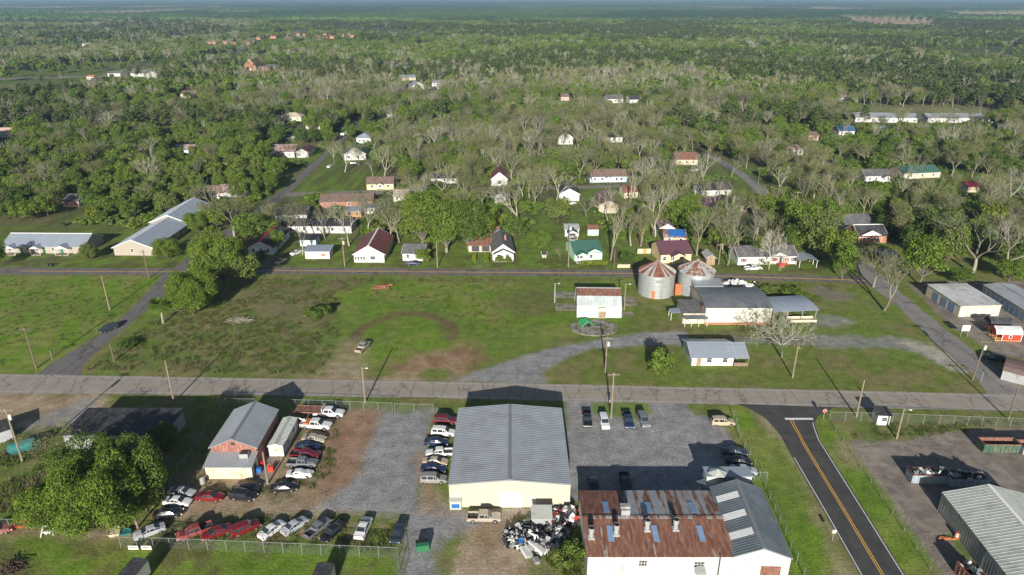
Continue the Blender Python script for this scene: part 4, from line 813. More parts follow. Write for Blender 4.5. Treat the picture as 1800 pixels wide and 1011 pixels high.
# --- houses north of the road and in the woods: (name, label, pL, pR, depth, eave, rise, ridge, wall, roof, windows, phrase, extra)
w3 = W('f', (.2, .5, .8)); w2 = W('f', (.25, .75)); dr = W('f', (.5,), 0, .95, 2.05, 'door', DOORW)
HH = [
 ('house', 'dark-roofed house with red trimmed gable beside the cross street corner', (438, 448), (481, 448), 19, 2.8, 2.2, 'y', BLUEW, RDARK, w3, 'red-trimmed gable house', dict(trim=RED)),
 ('trailer_shed', 'small boxy white trailer shed with blue-grey roof on the lawn', (537, 455), (580, 455), 5, 2.7, .3, 'shed', WHITE, RBLUE, W('f', (.75,), .9, 1.4, 1.0, 'window', ORANGE) + W('f', (.35,), 0, .9, 2, 'door', DOORW), 'boxy white trailer shed', {}),
 ('house', 'white house with wide burgundy roof and double front gable', (623, 461.5), (676, 461.5), 19, 3.0, 2.9, 'y', WHITE, RBURG, W('f', (.06, .15, .24, .33), 1, .6, 1.1) + W('f', (.62,), 1.1, 1.6, 1.1), 'burgundy-roofed white house', dict(trim=WTRIM)),
 ('house', 'small white house with dark grey shingle roof beside a round bush', (708, 458), (745, 459), 8.5, 2.7, 1.7, 'x', WHITE, RSHIN, w2 + dr, 'small grey-roofed house', {}),
 ('mobile_home', 'long white mobile home with black roof behind bare trees', (500, 410), (618, 410), 9, 2.9, 1.0, 'x', WHITE, RDARK, W('f', (.1, .3, .5, .72, .9)) + W('f', (.6,), 0, .9, 2, 'door', DARKM), 'long white mobile home', {}),
 ('house', 'black-roofed house with thin white eaves near the cross street', (485, 390), (540, 388), 11, 2.7, 1.6, 'x', WHITE, RDARK, w2, 'thin-eaved black-roofed house', {}),
 ('carport', 'white lean-to carport beside the boxy trailer shed', (528, 433), (556, 433), 5, 2.4, .3, 'shed', BLUEW, RDARK, (), None, {}),
 ('shed', 'tan shed with blue-grey roof in front of the brown ranch', (608, 382), (635, 382), 4.5, 2.6, .4, 'shed', WOODO, RBLUE, w2, None, {}),
 ('shed', 'white shed with blue roof right of the tan shed', (640, 376), (659, 376), 4, 2.6, .4, 'shed', WHITE, RBLUE, w2, None, {}),
 ('house', 'white house under a rusty patched roof left of the cross street', (476, 277), (518, 277), 14, 3.2, 2.6, 'x', WHITE, RUST2, w3, 'rusty-roofed white house', dict(porch=[(.02, .36, 3, 3.0, RUST2)])),
 ('shed', 'white gabled outbuilding with burgundy roof beside the cross street', (522, 277), (542, 277), 15, 3.0, 1.6, 'y', WHITE, RBURG, W('f', (.3,)), 'burgundy-roofed outbuilding', {}),
 ('house', 'cream gabled house among trees above the cross street', (538, 229), (563, 228), 14, 3.6, 3.0, 'y', CREAM, RBROWN, w2, 'cream gabled house', {}),
 ('house', 'tan house with hipped roof left of the cream gabled house', (495, 213), (530, 213), 10, 3, 2.2, 'x', CREAM, TANW, w3, None, dict(hip=True)),
 ('house', 'black-roofed bungalow hidden among trees by the cross street', (505, 248), (543, 246), 9, 2.8, 2.0, 'x', WHITE, RDARK, w2, 'black-roofed bungalow', {}),
 ('house', 'white house with green gabled roof right of the cross street', (606, 282), (644, 281), 16, 3.4, 3.2, 'y', WHITE, RGREEN, W('f', (.2, .62), 1, 1.4, 1.2), 'green-gabled white house', {}),
 ('house', 'white house with pale blue hipped roof near the end of the street', (627, 252), (652, 252), 9, 3.2, 2.2, 'x', WHITE, RBLUE, w3, 'blue-hipped white house', dict(hip=True)),
 ('house', 'long brick ranch with brown roof along the back lane', (563, 366), (656, 364), 11, 2.7, 1.8, 'x', BRICK, RBROWN, W('f', (.1, .3, .55, .75, .9)), 'long brown-roofed ranch', {}),
 ('house', 'pale yellow cottage with brown roof beside the back lane', (645, 334), (692, 333), 9, 2.8, 2.0, 'x', YELL, RBROWN, w3, 'pale yellow cottage', dict(porch=[(.38, .62, 1.6, 2.6)])),
 ('house', 'cream cottage under budding trees below the back lane', (692, 355), (718, 355), 8, 2.7, 1.6, 'x', CREAM, TANW, w2, None, {}),
 ('house', 'far white house at the end of the cross street', (664, 208), (691, 208), 10, 3, 2, 'x', WHITE, RSHIN, w3, None, {}),
 ('house', 'white house with burgundy gable roof at the centre of the woods', (864, 327), (892, 327), 15, 3.4, 3.0, 'y', WHITE, RBURG, W('f', (.5,), 1, 2, 1.6, 'window', DARKM), 'burgundy-gabled house', {}),
 ('house', 'grey-blue cottage with dark roof below the burgundy-gabled house', (870, 357), (896, 357), 10, 3, 2.4, 'y', GREYW, RDARK, w2, 'grey-blue cottage', {}),
 ('house', 'white cottage with dark roof and parked white car in front', (983, 353), (1018, 353), 11, 3, 2.3, 'y', WHITE, RDARK, W('f', (.25,)), 'dark-roofed white cottage', {}),
 ('barn', 'tan barn with brown gable roof behind the green-roofed house', (1052, 375), (1087, 375), 17, 3.6, 1.9, 'y', TANW, RBROWN, (), 'tan brown-roofed barn', {}),
 ('house', 'long pale blue house with brown roof behind the back lane', (1037, 321), (1102, 320), 10, 2.9, 2.2, 'x', BLUEW, RBROWN, W('f', (.13, .33, .72, .85)) , 'long pale blue house', dict(porch=[(.42, .54, 1.6, 2.6)])),
 ('house', 'white gabled house with pinkish roof deep in the woods', (981, 254), (1007, 254), 14, 4, 3.4, 'y', WHITE, RBROWN, w2, 'white pinkish-roofed house', {}),
 ('house', 'small white house left of the pinkish-roofed house', (928, 250), (943, 249), 9, 3, 2, 'y', WHITE, GALV, w2, None, {}),
 ('house', 'dark-roofed white house right of the big dome-shaped tree', (1073, 251), (1094, 250), 11, 3.2, 2.8, 'x', WHITE, RDARK, w2, None, dict(hip=True)),
 ('house', 'small blue-roofed house left of centre among bare trees', (785, 276), (801, 276), 9, 3.2, 2.4, 'y', BLUEW, RBLUE, w2, None, {}),
 ('house', 'small rusty-roofed cottage right of the tan barn', (1097, 349), (1121, 348), 8, 2.8, 2, 'x', CREAMW, RUST, w2, 'rusty-roofed cottage', {}),
 ('house', 'low black-roofed house at the start of the dirt track', (758, 323), (806, 322), 9, 2.6, 1.4, 'x', WHITE, RDARK, w3, None, {}),
 ('poultry_house', 'left long white barrack with grey roof in the grassy clearing', (1503, 214.5), (1612, 216), 12, 3.4, 2.2, 'x', WHITE, RSTEEL, W('f', [i / 9 + .06 for i in range(9)], 1.1, 1.0, 1.0), 'long white barracks', dict(rib=2)),
 ('poultry_house', 'right long white barrack with grey roof in the grassy clearing', (1630, 216), (1748, 216), 12, 3.4, 2.2, 'x', WHITE, RSTEEL, W('f', [i / 9 + .06 for i in range(9)], 1.1, 1.0, 1.0), None, dict(rib=2)),
 ('poultry_house', 'nearer white barrack partly hidden behind the clearing trees', (1553, 241), (1716, 237), 11, 3.2, 2.2, 'x', WHITE, RSTEEL, W('f', [i / 9 + .06 for i in range(9)], 1.1, 1.0, 1.0), None, dict(rib=2, hide=1)),
 ('house', 'white house with black roof beside the side lane', (1232, 346), (1285, 344), 10, 3, 2.2, 'x', WHITE, RDARK, W('f', (.15, .5, .8)), 'black-roofed lane house', {}),
 ('house', 'long house with dull purple roof below the side lane', (1236, 373), (1313, 372), 11, 2.7, 1.7, 'x', TANW, RPURP, w3, 'long purple-roofed house', {}),
 ('house', 'white house with dark grey roof in the right-hand woods', (1519, 320), (1564, 320), 10, 3, 2, 'x', WHITE, RSHIN, W('f', (.2, .45, .75)), 'white house in right woods', dict(porch=[(.65, .95, 2, 2.6)])),
 ('house', 'long cream house with teal roof in the right-hand woods', (1588, 315), (1652, 312), 11, 2.9, 2, 'x', CREAM, RGREEN, w3, 'teal-roofed house', {}),
 ('shed', 'small shed with bright crimson roof near the right-hand lane', (1700, 338), (1721, 338), 7, 2.6, 1.4, 'x', TANW, mat('roof_crimson', (.26, .03, .05), .5), (), None, {}),
 ('house', 'pink-roofed cottage right of the side lane woods', (1392, 273), (1411, 273), 9, 3, 2.2, 'x', WHITE, PINKW, w2, None, dict(hip=True)),
 ('house', 'small pink cottage behind the large dark pines', (1421, 247), (1438, 247), 9, 3.2, 1.4, 'x', PINKW, RBROWN, w2, None, {}),
 ('house', 'white house with blue roof at the barracks clearing edge', (1474, 239), (1501, 239), 11, 3.2, 2.2, 'x', WHITE, TARPR := mat('roof_blue', (.06, .13, .24), .5), w3, None, {}),
 ('house', 'rusty red-roofed house left of the side lane', (1187, 290), (1226, 290), 11, 3, 2.4, 'x', TANW, RUST, w3, None, {}),
 ('house', 'red brick house with white gable and dark roof beside the east street', (1507, 428), (1557, 427), 9, 2.9, 2.6, 'x', BRICK, RDARK, W('f', (.2, .36, .68), 1, 1, 1.2), 'red brick house', dict(porch=[(.05, .82, .15, 2.9, RDARK)], trim=WTRIM)),
 ('house', 'grey-roofed wing behind the red brick house', (1482, 408), (1532, 407), 10, 3, 2.4, 'x', GREYW, RSHIN, w2, None, {}),
 ('house', 'yellow house with purple roof behind the left grain bin', (1161, 463), (1214, 461), 11, 3.2, 2.6, 'x', YELL, RPURP, W('f', (.12, .4, .66), 1, 1, 1.2), 'purple-roofed yellow house', dict(porch=[(.3, .74, 2.2, 3.0, RPURP, 1)])),
 ('house', 'rusty cottage with bright blue tarp on its roof', (1166, 429), (1206, 430), 9, 2.7, 1.3, 'x', TANW, RUST2, w2, 'blue-tarped cottage', {}),
 ('house', 'long rusty-roofed shed behind the blue-tarped cottage', (1160, 413), (1184, 413), 16, 2.7, 1.4, 'y', WHITE, RUST2, w2, None, {}),
 ('mobile_home', 'long white house with red shutters and red porch steps', (1296, 466), (1399, 464), 9, 3.0, 2.0, 'x', WHITE, RSHIN, W('f', (.1, .4, .62, .82, .95), 1.1, 1.0, 1.1) + W('f', (.73,), .5, .95, 2.0, 'door', DARKM), 'red-shuttered white house', dict(porch=[(.56, .82, .3, 3.05, RSHIN)])),
 ('shed', 'little brown wooden shed right of the grain bins', (1241, 466), (1256, 466), 5.5, 2.6, .9, 'y', WOOD, RPALE, (), None, {}),
 ('house', 'white gabled cottage with slate roof and flowering front bushes', (866, 458), (903, 457), 16, 3.0, 2.6, 'y', WHITE, RSHIN, W('f', (.3, .7), .9, 1.3, 1.3), 'slate-gabled white cottage', dict(porch=[(.06, .94, 1.6, 2.7, RSHIN)], chim=(1.2, -1))),
 ('carport', 'rust-brown ranch wing with open carport beside the slate-gabled cottage', (824, 443), (864, 443), 8, 2.5, 1.3, 'x', TANW, RUST, W('f', (.3, .75), .2, 2.6, 2.0, 'bay', DARKM), 'rust-brown carport wing', {}),
 ('shed', 'patched tin shed behind the rust-brown carport wing', (857, 423), (878, 423), 7, 2.8, 1.2, 'x', BRICK, GALVR, (), None, {}),
 ('house', 'mint green house with dark green roof behind a clipped hedge', (1010, 460), (1058, 457), 12, 2.9, 2.2, 'x', MINT, RGREEN, W('f', (.12, .24, .6), 1, .9, 1.1), 'mint green house', dict(porch=[(.02, .42, 2.0, 2.8, RGREEN, 1), (.45, .98, .3, 2.95, RGREEN, 1)])),
 ('garage', 'white garage with green canopy behind the mint green house', (993, 416), (1017, 416), 7, 2.8, .6, 'x', WHITE, RPALE, W('f', (.5,), 0, 2.8, 2.2, 'bay', DARKM), 'white garage', dict(porch=[(.15, .85, 3.5, 2.5, RGREEN)])),
 ('shed', 'mint shed with rusty roof behind the mint green house', (1033, 414), (1052, 414), 4.5, 2.5, .8, 'x', MINT, RUST, W('f', (.5,), 0, .8, 1.9, 'door', DOORW), None, {}),
 ('well_house', 'tiny dark-roofed pump hut alone on the lawn', (953, 453), (960, 453), 1.8, 1.4, .6, 'x', WHITE, RDARK, W('f', (.5,), .1, .5, 1.0, 'door', WOOD), None, {}),
 ('house', 'white two-storey house with grey roof on the far rise', (753, 156), (774, 156), 12, 5.6, 1.8, 'x', WHITE, RSTEEL, W('f', (.2, .5, .8), 1, 1.4, 1.4) + W('f', (.2, .5, .8), 3.6, 1.4, 1.4), 'far white two-storey house', {}),
 ('house', 'white gabled house left of the two-storey one on the far rise', (726, 159), (746, 158), 14, 4, 3, 'y', WHITE, RSTEEL, w2, None, {}),
 ('house', 'far low house with grey roof above the gabled one', (705, 142), (731, 141), 11, 3, 2, 'x', TANW, RSTEEL, w3, None, {}),
 ('house', 'far white house with grey roof on a bright lawn', (1068, 181.5), (1095, 181), 12, 3.4, 2.4, 'x', WHITE, RSHIN, w3, 'white house on bright lawn', {}),
 ('house', 'smaller white house right of the one on the bright lawn', (1107, 182), (1126, 181.5), 10, 3.2, 2.2, 'x', WHITE, RDARK, w2, None, {}),
 ('house', 'far pink cottage among grey bare trees', (986, 177), (1000, 177), 10, 3.2, 2, 'x', PINKW, RBROWN, w2, None, {}),
 ('house', 'leftmost of three far white houses along the highway', (190, 134.5), (212, 134.5), 13, 3.4, 2, 'x', WHITE, RSHIN, w3, 'far highway houses', {}),
 ('house', 'middle of three far white houses along the highway', (230, 134.5), (255, 134.5), 14, 3.4, 3, 'x', WHITE, RSHIN, w3, None, {}),
 ('house', 'rightmost of three far white houses along the highway', (258, 136.5), (278, 136), 14, 3.4, 3, 'y', WHITE, RBLUE, w2, None, {}),
 ('house', 'roadside stand with orange roof beside the far highway', (153, 140), (165, 140), 8, 3, 1.2, 'x', WHITE, ORANGE, w2, None, {}),
 ('church', 'far brick church with steep white-edged gable', (430, 125), (451, 125), 26, 6, 7, 'y', BRICKO, RBROWN, W('f', (.25, .75), 2, 1.5, 3) + W('f', (.5,), 0, 2, 3, 'door', DOORW), 'far brick church', dict(trim=WTRIM)),
 ('hall', 'red flat hall right of the far brick church', (459, 124), (484, 124), 20, 4.5, 1.2, 'x', REDW, RSTEEL, w3, None, {}),
 ('trailer', 'row of white trailers far behind the barracks clearing', (1492, 179), (1514, 179), 10, 3.4, 1.2, 'x', WHITE, RSHIN, w3, None, {}),
 ('house', 'dull brown-roofed house behind the trailers clearing', (1474, 178), (1490, 178), 10, 3, 2, 'x', GREYW, RBROWN, w2, None, {}),
 ('house', 'small white-gabled house in dense woods at upper left', (187, 201), (200, 200), 11, 4, 3, 'y', WHITE, RDARK, w2, None, {}),
 ('house', 'small white house in the woods near the upper left corner', (145, 82), (156, 82), 14, 4, 2, 'x', WHITE, GALV, w2, None, {}),
 ('house', 'cream house in the woods below the far church', (318, 172), (343, 172), 12, 3.2, 2, 'x', CREAM, RBROWN, w3, None, {}),
 ('house', 'pale house with rusty roof in the left woods', (306, 272), (340, 272), 9, 2.8, 2, 'x', BLUEW, RUST2, w3, 'rusty house in left woods', {}),
 ('house', 'pink-roofed bungalow at the left edge of the woods', (-14, 242), (22, 241), 10, 3, 2, 'x', WHITE, PINKW, w2, None, {}),
 ('house', 'grey-roofed cottage behind the apartment rows', (112, 364), (140, 364), 9, 2.6, 1.8, 'x', PINKW, RSHIN, w2, None, {}),
 ('house', 'rust-roofed white house behind the round street tree', (370, 352), (450, 343), 12, 2.8, 2, 'x', WHITE, RUST2, w3, 'rust-roofed house by street', {}),
]
rk = random.Random(11)
for i in range(16):       # far brick apartment court
    xx, yy = [(352, 79), (372, 78), (392, 77.5), (412, 80), (424, 75), (440, 79), (456, 70), (478, 68), (504, 66), (520, 63), (540, 64), (556, 67), (574, 62), (580, 68), (598, 65), (616, 66)][i]
    pos = ['leftmost', 'second', 'third', 'fourth', 'fifth', 'sixth', 'seventh', 'eighth', 'ninth', 'tenth', 'eleventh', 'twelfth', 'thirteenth', 'fourteenth', 'fifteenth', 'rightmost'][i]
    HH.append(('brick_apartment', f'{pos} block from the left in the far orange brick housing court', (xx - 7, yy), (xx + 7, yy), 12, 4.4, 1.8, 'x', BRICKO, mat('roof_orange_brown', (.24, .14, .1), .8), w3, 'far brick housing court' if i == 8 else None, {}))
for nm, lab, pL, pR, D, e, r, rd, wl, rf, wn_, ph, ex in HH:
    rt = house(nm, lab, 'house' if nm == 'house' else nm.replace('_', ' '), pL, pR, D, e, r, rd, wl, rf, .45, ex.get('rib', 0), wn_, phrase=ph, porch=ex.get('porch'), hip=ex.get('hip', False), trim=ex.get('trim'), chim=ex.get('chim'), group='far brick housing court' if nm == 'brick_apartment' else None)
    if ex.get('hide'): EXCL[-1] = EXCL[-1][:5] + (-1,)
    if 'blue tarp' in lab:
        hx_ = rt['hx']; k = 1.3 / 4.5; b = MB(); b.slab((-hx_ * .6, -.2, 4.28 - .2 * k), (hx_ * .95, -.2, 4.28 - .2 * k), (hx_ * .95, -4.4, 4.28 - 4.4 * k), (-hx_ * .5, -4.4, 4.28 - 4.4 * k), .03); b.build('tarp', TARP, rt)
    if 'red shutters' in lab:
        hx_ = rt['hx']; LL = 2 * hx_
        for u in (.1, .4, .62, .82, .95):
            for s in (-1, 1): MB().box(-hx_ + u * LL + s * .78 - .17, -hx_ + u * LL + s * .78 + .17, -4.56, -4.5, 1.05, 2.25).build('shutter', RED, rt)
        x0 = -hx_ + .66 * LL; x1 = -hx_ + .84 * LL
        MB().box(x0, x1, -6.6, -4.55, .42, .55).build('porch_deck', REDP, rt)
        for i in range(3): MB().box(x0 + .2, x0 + 1.5, -7.5 + i * .3, -7.2 + i * .3, 0, .14 * (i + 1)).build('step', REDP, rt)
        for xx in np.linspace(x0 + .05, x1 - .05, 6): MB().box(xx - .05, xx + .05, -6.6, -6.5, .55, 1.5).build('baluster', REDP, rt)
        MB().box(x0, x1, -6.62, -6.48, 1.5, 1.6).build('rail', REDP, rt)

# open metal carport right of the red-shuttered house
p = G(1419, 470); cp_ = empty('metal_carport', (p.x, p.y + 2.5, 0), 0, 'free-standing carport with blue-grey gabled top right of the red-shuttered house', 'carport'); b = MB()
gslope(b, 6, 6, 2.4, .9, 'y', .3, 0, .06); b.build('roof', RBLUE, cp_)
for xx in (-2.8, 2.8):
    for yy in (-2.8, 0, 2.8): MB().box(xx - .06, xx + .06, yy - .06, yy + .06, 0, 2.4).build('post', WTRIM, cp_)
EXCL.append((p.x, p.y + 2.5, 0, 3, 3, 8))
# blue tank/pool cover by the east street
p = G(1568, 452); EXCL.append((p.x, p.y + 3, 0, 4, 5, 6))
b = MB(); b.box(-3.2, 3.2, -4.5, 4.5, 0, .35); b.box(-3.0, 3.0, -4.3, 4.3, .35, .42); tag(b.build('covered_pool', mat('pool_cover', (.06, .14, .3), .4), None, (p.x, p.y + 3, 0)), 'rectangular pool under a dark blue cover beside the east street', 'pool')

# ---------------------------------------------------------------- vehicles
CT = {
 'sedan': dict(st=[(-2.42, .40, .66, .74, .70, .60), (-2.34, .28, .86, .95, .84, .72), (-1.85, .22, .92, 1.02, .90, .76), (-1.6, .2, .93, 1.06, .91, .72), (-.78, .2, .93, 1.40, .91, .60), (0, .2, .92, 1.44, .91, .62), (.42, .2, .92, 1.40, .91, .61),
     (1.22, .2, .90, 1.01, .91, .74), (2.0, .22, .80, .89, .89, .72), (2.33, .28, .66, .73, .80, .62), (2.44, .4, .55, .61, .66, .55)], ws=(6, 7), rg=(3, 4), side=((3, 4), (4, 5), (5, 6), (6, 7)), ax=(-1.45, 1.42), wr=.33, tw=.8),
 'suv': dict(st=[(-2.38, .4, .8, .88, .8, .7), (-2.32, .3, .98, 1.12, .9, .78), (-2.1, .27, 1.0, 1.68, .93, .68), (-1.0, .26, 1.0, 1.76, .94, .72), (.15, .26, 1.0, 1.75, .94, .72), (.55, .26, 1.0, 1.70, .94, .7), (1.25, .26, .99, 1.11, .93, .78),
     (2.1, .28, .93, 1.01, .9, .78), (2.38, .34, .75, .82, .82, .7), (2.46, .42, .6, .66, .72, .6)], ws=(5, 6), rg=(1, 2), side=((2, 3), (3, 4), (4, 5), (5, 6)), ax=(-1.42, 1.5), wr=.37, tw=.82),
 'pickup': dict(st=[(-.96, .42, 1.05, 1.12, .94, .8), (-.82, .42, 1.05, 1.76, .94, .7), (.2, .4, 1.05, 1.82, .95, .72), (.66, .4, 1.05, 1.76, .95, .7), (1.32, .4, 1.05, 1.17, .95, .82), (2.45, .42, 1.0, 1.09, .93, .8), (2.75, .46, .85, .91, .86, .72), (2.83, .52, .66, .72, .78, .65)],
     ws=(3, 4), rg=(0, 1), side=((1, 2), (2, 3), (3, 4)), ax=(-1.85, 1.85), wr=.4, tw=.84, bed=(-2.85, -.98)),
}
def ring_(s):
    x, zb, zl, zt, w, wt = s
    h = [(w * .93, zb), (w, zb + .16), (w, max(zb + .18, zl - .1)), (w * .97, zl), (wt + .03, max(zl + .02, zt - .05)), (wt * .72, zt)]
    return [Vector((x, y, z)) for y, z in h] + [Vector((x, -y, z)) for y, z in h[::-1]]
_cm = {}
def car_meshes(kind, seed=None):
    key = (kind, seed)
    if key in _cm: return _cm[key]
    T = CT[kind]; st = T['st']; rg = [ring_(s) for s in st]; b = MB(); n = 12
    rr = random.Random(seed or 0)
    if seed:           # crumpled front end
        for r_ in rg[-4:]:
            d = Vector((rr.uniform(-.22, .02), 0, rr.uniform(-.06, .14)))
            for p in r_: p += d + Vector((rr.uniform(-.1, .05), rr.uniform(-.09, .09), rr.uniform(-.08, .1)))
    vs = [p for r_ in rg for p in r_]
    fs = [(i * n + j, i * n + (j + 1) % n, (i + 1) * n + (j + 1) % n, (i + 1) * n + j) for i in range(len(st) - 1) for j in range(n)] + [tuple(range(n)), tuple(range((len(st) - 1) * n + n - 1, (len(st) - 1) * n - 1, -1))]
    b.add(vs, fs)
    if 'bed' in T:
        x0, x1 = T['bed']
        b.box(x0, x1, -.9, .9, .45, .72)
        for y in (-.95, .87): b.box(x0, x1, y, y + .08, .5, 1.1)
        b.box(x0, x0 + .08, -.865, .865, .5, 1.1); b.box(x1 - .06, x1, -.865, .865, .5, 1.1); b.box(x0 - .12, x0 - .005, -.85, .85, .48, .66)
    out = {'body': b}
    def quad(a, c, d, e, off):
        nn = (c - a).cross(e - a).normalized()
        nn = nn * off; q = MB(); q.add([p + nn for p in (a, c, d, e)] + [p - nn * .5 for p in (a, c, d, e)], [(0, 1, 2, 3), (7, 6, 5, 4), (0, 4, 5, 1), (1, 5, 6, 2), (2, 6, 7, 3), (3, 7, 4, 0)]); return q
    def glass(i, k, f0, f1, up):
        A, B = rg[i], rg[k]
        a = A[4].lerp(B[4], f0); c = A[7].lerp(B[7], f0); d = A[7].lerp(B[7], f1); e = A[4].lerp(B[4], f1)
        for p in (a, c, d, e): p.y *= .93; p.z += .05
        return quad(a, c, d, e, .02)
    out['windshield'] = glass(*T['ws'], .04, .96, 1); out['rear_window'] = glass(*T['rg'], .12, .95, 1)
    for s, nm in ((1, 'side_window'), (-1, 'side_window_')):
        q = MB()
        for (i, k) in T['side']:
            def pt(r_, f): 
                j0, j1 = (3, 4) if s > 0 else (8, 7); return r_[j0].lerp(r_[j1], f)
            A, B = rg[i], rg[k]; t0, t1 = .07, .93
            def L4(t, f): return pt(A, f).lerp(pt(B, f), t)
            o = Vector((0, s * .018, .006)); v = [L4(t0, .14) + o, L4(t1, .14) + o, L4(t1, .88) + o, L4(t0, .88) + o]; q.add(v + [p - o * 1.6 for p in v], [(0, 1, 2, 3), (7, 6, 5, 4), (0, 4, 5, 1), (1, 5, 6, 2), (2, 6, 7, 3), (3, 7, 4, 0)])
        out[nm] = q
    f = st[-2]; r0 = st[1] if 'bed' not in T else (T['bed'][0], .5, 1.0, 1.05, .95, .9)
    out['lights'] = (f, r0)
    if 'bed' in T: out['bed_liner'] = MB().box(T['bed'][0] + .085, T['bed'][1] - .065, -.86, .86, .725, .74)
    _cm[key] = out
    for k_ in list(out):
        if isinstance(out[k_], MB): out[k_] = out[k_].mesh(k_.strip('_'), GLASS if 'wind' in k_ else DARKM)
    t = MB(); wr = T['wr']; t.tube((0, -.11, 0), (0, .11, 0), wr, n=16); out['tyre'] = t.mesh('wheel', BLACK)
    t = MB(); t.tube((0, -.125, 0), (0, .125, 0), wr * .62, n=12); out['rim'] = t.mesh('rim', CHROMED)
    t = MB(); t.tube((0, -.02, 0), (0, .02, 0), wr * 1.22, n=16); out['arch'] = t.mesh('wheel_arch', BLACK)
    return out
CHROMED = mat('wheel_rim', (.38, .38, .38), .35, .1, metal=.7)
def paint_mat(name, c, old=0.):
    return mat('paint_' + name, c, .32 + .3 * old, .06 + .2 * old, 1.5, metal=.15, spec=.5, coat=.5 * (1 - old), col2=tuple(v * .6 + .05 for v in c) if old else None, amt=.3)
PC = {k: paint_mat(k, c, o) for k, (c, o) in dict(white=((.78, .78, .77), 0), silver=((.48, .5, .52), 0), grey=((.2, .21, .22), 0), black=((.018, .018, .02), 0), blue=((.02, .035, .09), 0), navy=((.03, .045, .07), 0), red=((.2, .014, .016), 0), maroon=((.16, .015, .025), 0),
        tan=((.5, .42, .3), 0), oldred=((.28, .06, .05), 1), oldgrey=((.26, .25, .24), 1), champagne=((.42, .37, .3), 0), darkgreen=((.03, .05, .05), 0), faded=((.34, .12, .11), 1)).items()}
def place(mesh, name, parent, loc=(0, 0, 0), rot=(0, 0, 0), m=None):
    if m is not None:
        k = (mesh.name, m.name)
        if k not in _pm: q = mesh.copy(); q.materials.clear(); q.materials.append(m); _pm[k] = q
        mesh = _pm[k]
    o = bpy.data.objects.new(name, mesh); o.location = loc; o.rotation_euler = rot; return link(o, parent)
_pm = {}
def car(kind, px, py, deg, color, label, group=None, wreck=0, name=None, scale=1.0):
    p = G(px, py, .55); M_ = car_meshes(kind, wreck or None); T = CT[kind]
    nm = name or {'sedan': 'parked_car', 'suv': 'parked_suv', 'pickup': 'pickup_truck'}[kind]
    root = empty(nm, (p.x, p.y, 0), R(deg), label, {'sedan': 'car', 'suv': 'suv', 'pickup': 'pickup'}[kind], group); root.scale = (scale,) * 3
    place(M_['body'], 'body', root, m=PC[color])
    for g_ in ('windshield', 'rear_window', 'side_window', 'side_window_'): place(M_[g_], g_.strip('_'), root)
    if 'bed_liner' in M_: place(M_['bed_liner'], 'bed_liner', root)
    for ax_ in T['ax']:
        for s in (-1, 1):
            place(M_['arch'], 'wheel_arch', root, (ax_, s * (T['tw'] + .085), T['wr'] + .03))
            w = place(M_['tyre'], 'wheel', root, (ax_, s * T['tw'], T['wr'])); place(M_['rim'], 'rim', w)
    f, r0 = M_['lights']
    for s in (-1, 1):
        key = ('hl', kind, s)
        if key not in _cm:
            _cm[key] = (MB().box(f[0] - .16, f[0] + .045, s * f[4] * .86 - .14, s * f[4] * .86 + .14, f[2] - .12, f[2] + .0).mesh('headlight', LENSW), MB().box(r0[0] - .045, r0[0] + .12, s * r0[4] * .88 - .12, s * r0[4] * .88 + .12, r0[2] - .2, r0[2] + .02).mesh('tail_light', LENSR))
        place(_cm[key][0], 'headlight', root); place(_cm[key][1], 'tail_light', root)
    return root
GY = 'cars in the salvage yard'; GS = 'cars beside the cream workshop'; GL = 'cars in the gravel lot'
car('sedan', 552, 771, -6, 'champagne', 'dull champagne sedan parked just below the tow truck', GY, 3)
car('sedan', 541, 785, -6, 'blue', 'dark blue sedan between champagne sedan and maroon pickup', GY)
car('pickup', 537, 799.5, -6, 'maroon', 'wrecked maroon pickup in the car yard column', GY, 5)
car('pickup', 532, 814.5, -4, 'grey', 'charcoal pickup with red scrap in its bed', GY, 6)
car('sedan', 527, 833, 2, 'white', 'white sedan with crumpled hood at the foot of the column', GY, 7)
car('sedan', 499, 857, 6, 'black', 'black sedan next to the wooden pole below the red barn', GY)
car('sedan', 319.5, 865, -10, 'silver', 'rearmost of two pale sedans beside the big leafy tree', GY)
car('sedan', 312, 881.5, -6, 'white', 'nearer of two pale sedans beside the big leafy tree', GY)
car('sedan', 296, 902, 10, 'black', 'dusty black sedan half under the big leafy tree', GY, 9)
car('sedan', 369, 873, -4, 'red', 'bright red sedan in the middle of the car yard', GY)
car('suv', 428, 872, -8, 'black', 'smashed black SUV in front of the cream lean-to', GY, 12)
car('sedan', 432, 859, 8, 'black', 'dark wrecked sedan tucked behind the smashed black SUV', GY, 14)
car('sedan', 263, 934, 214, 'silver', 'silver sedan parked at the left end of the chain-link fence', GY)
car('pickup', 342, 935, 212, 'oldred', 'faded red pickup with open bed by the fence', GY, 15)
car('sedan', 381, 935.5, 212, 'red', 'dark red sedan between the faded pickup and red SUV', GY)
car('suv', 431, 929, 34, 'red', 'deep red SUV parked slantwise by the fence', GY)
car('sedan', 478, 931, 56, 'white', 'pearl white sedan parked slantwise by the fence', GY)
car('sedan', 518, 924, 52, 'silver', 'old silver-blue sedan right of the pearl white sedan', GY)
car('pickup', 559, 928, 58, 'grey', 'small dark grey pickup in tall weeds by the fence', GY, 0, None, .9)
car('sedan', 585, 934, 242, 'black', 'black sedan in tall weeds right of the grey pickup', GY)
car('sedan', 639, 928, 82, 'white', 'long white sedan standing alone by the fence', GY, 0, None, 1.06)
car('sedan', 700, 936, 264, 'navy', 'dark car at the fence corner near the green bin', GY)
car('suv', 782, 739, -5, 'maroon', 'burgundy SUV topmost in the row beside the cream workshop', GS)
car('suv', 779, 760, -8, 'white', 'white SUV second from top beside the cream workshop', GS)
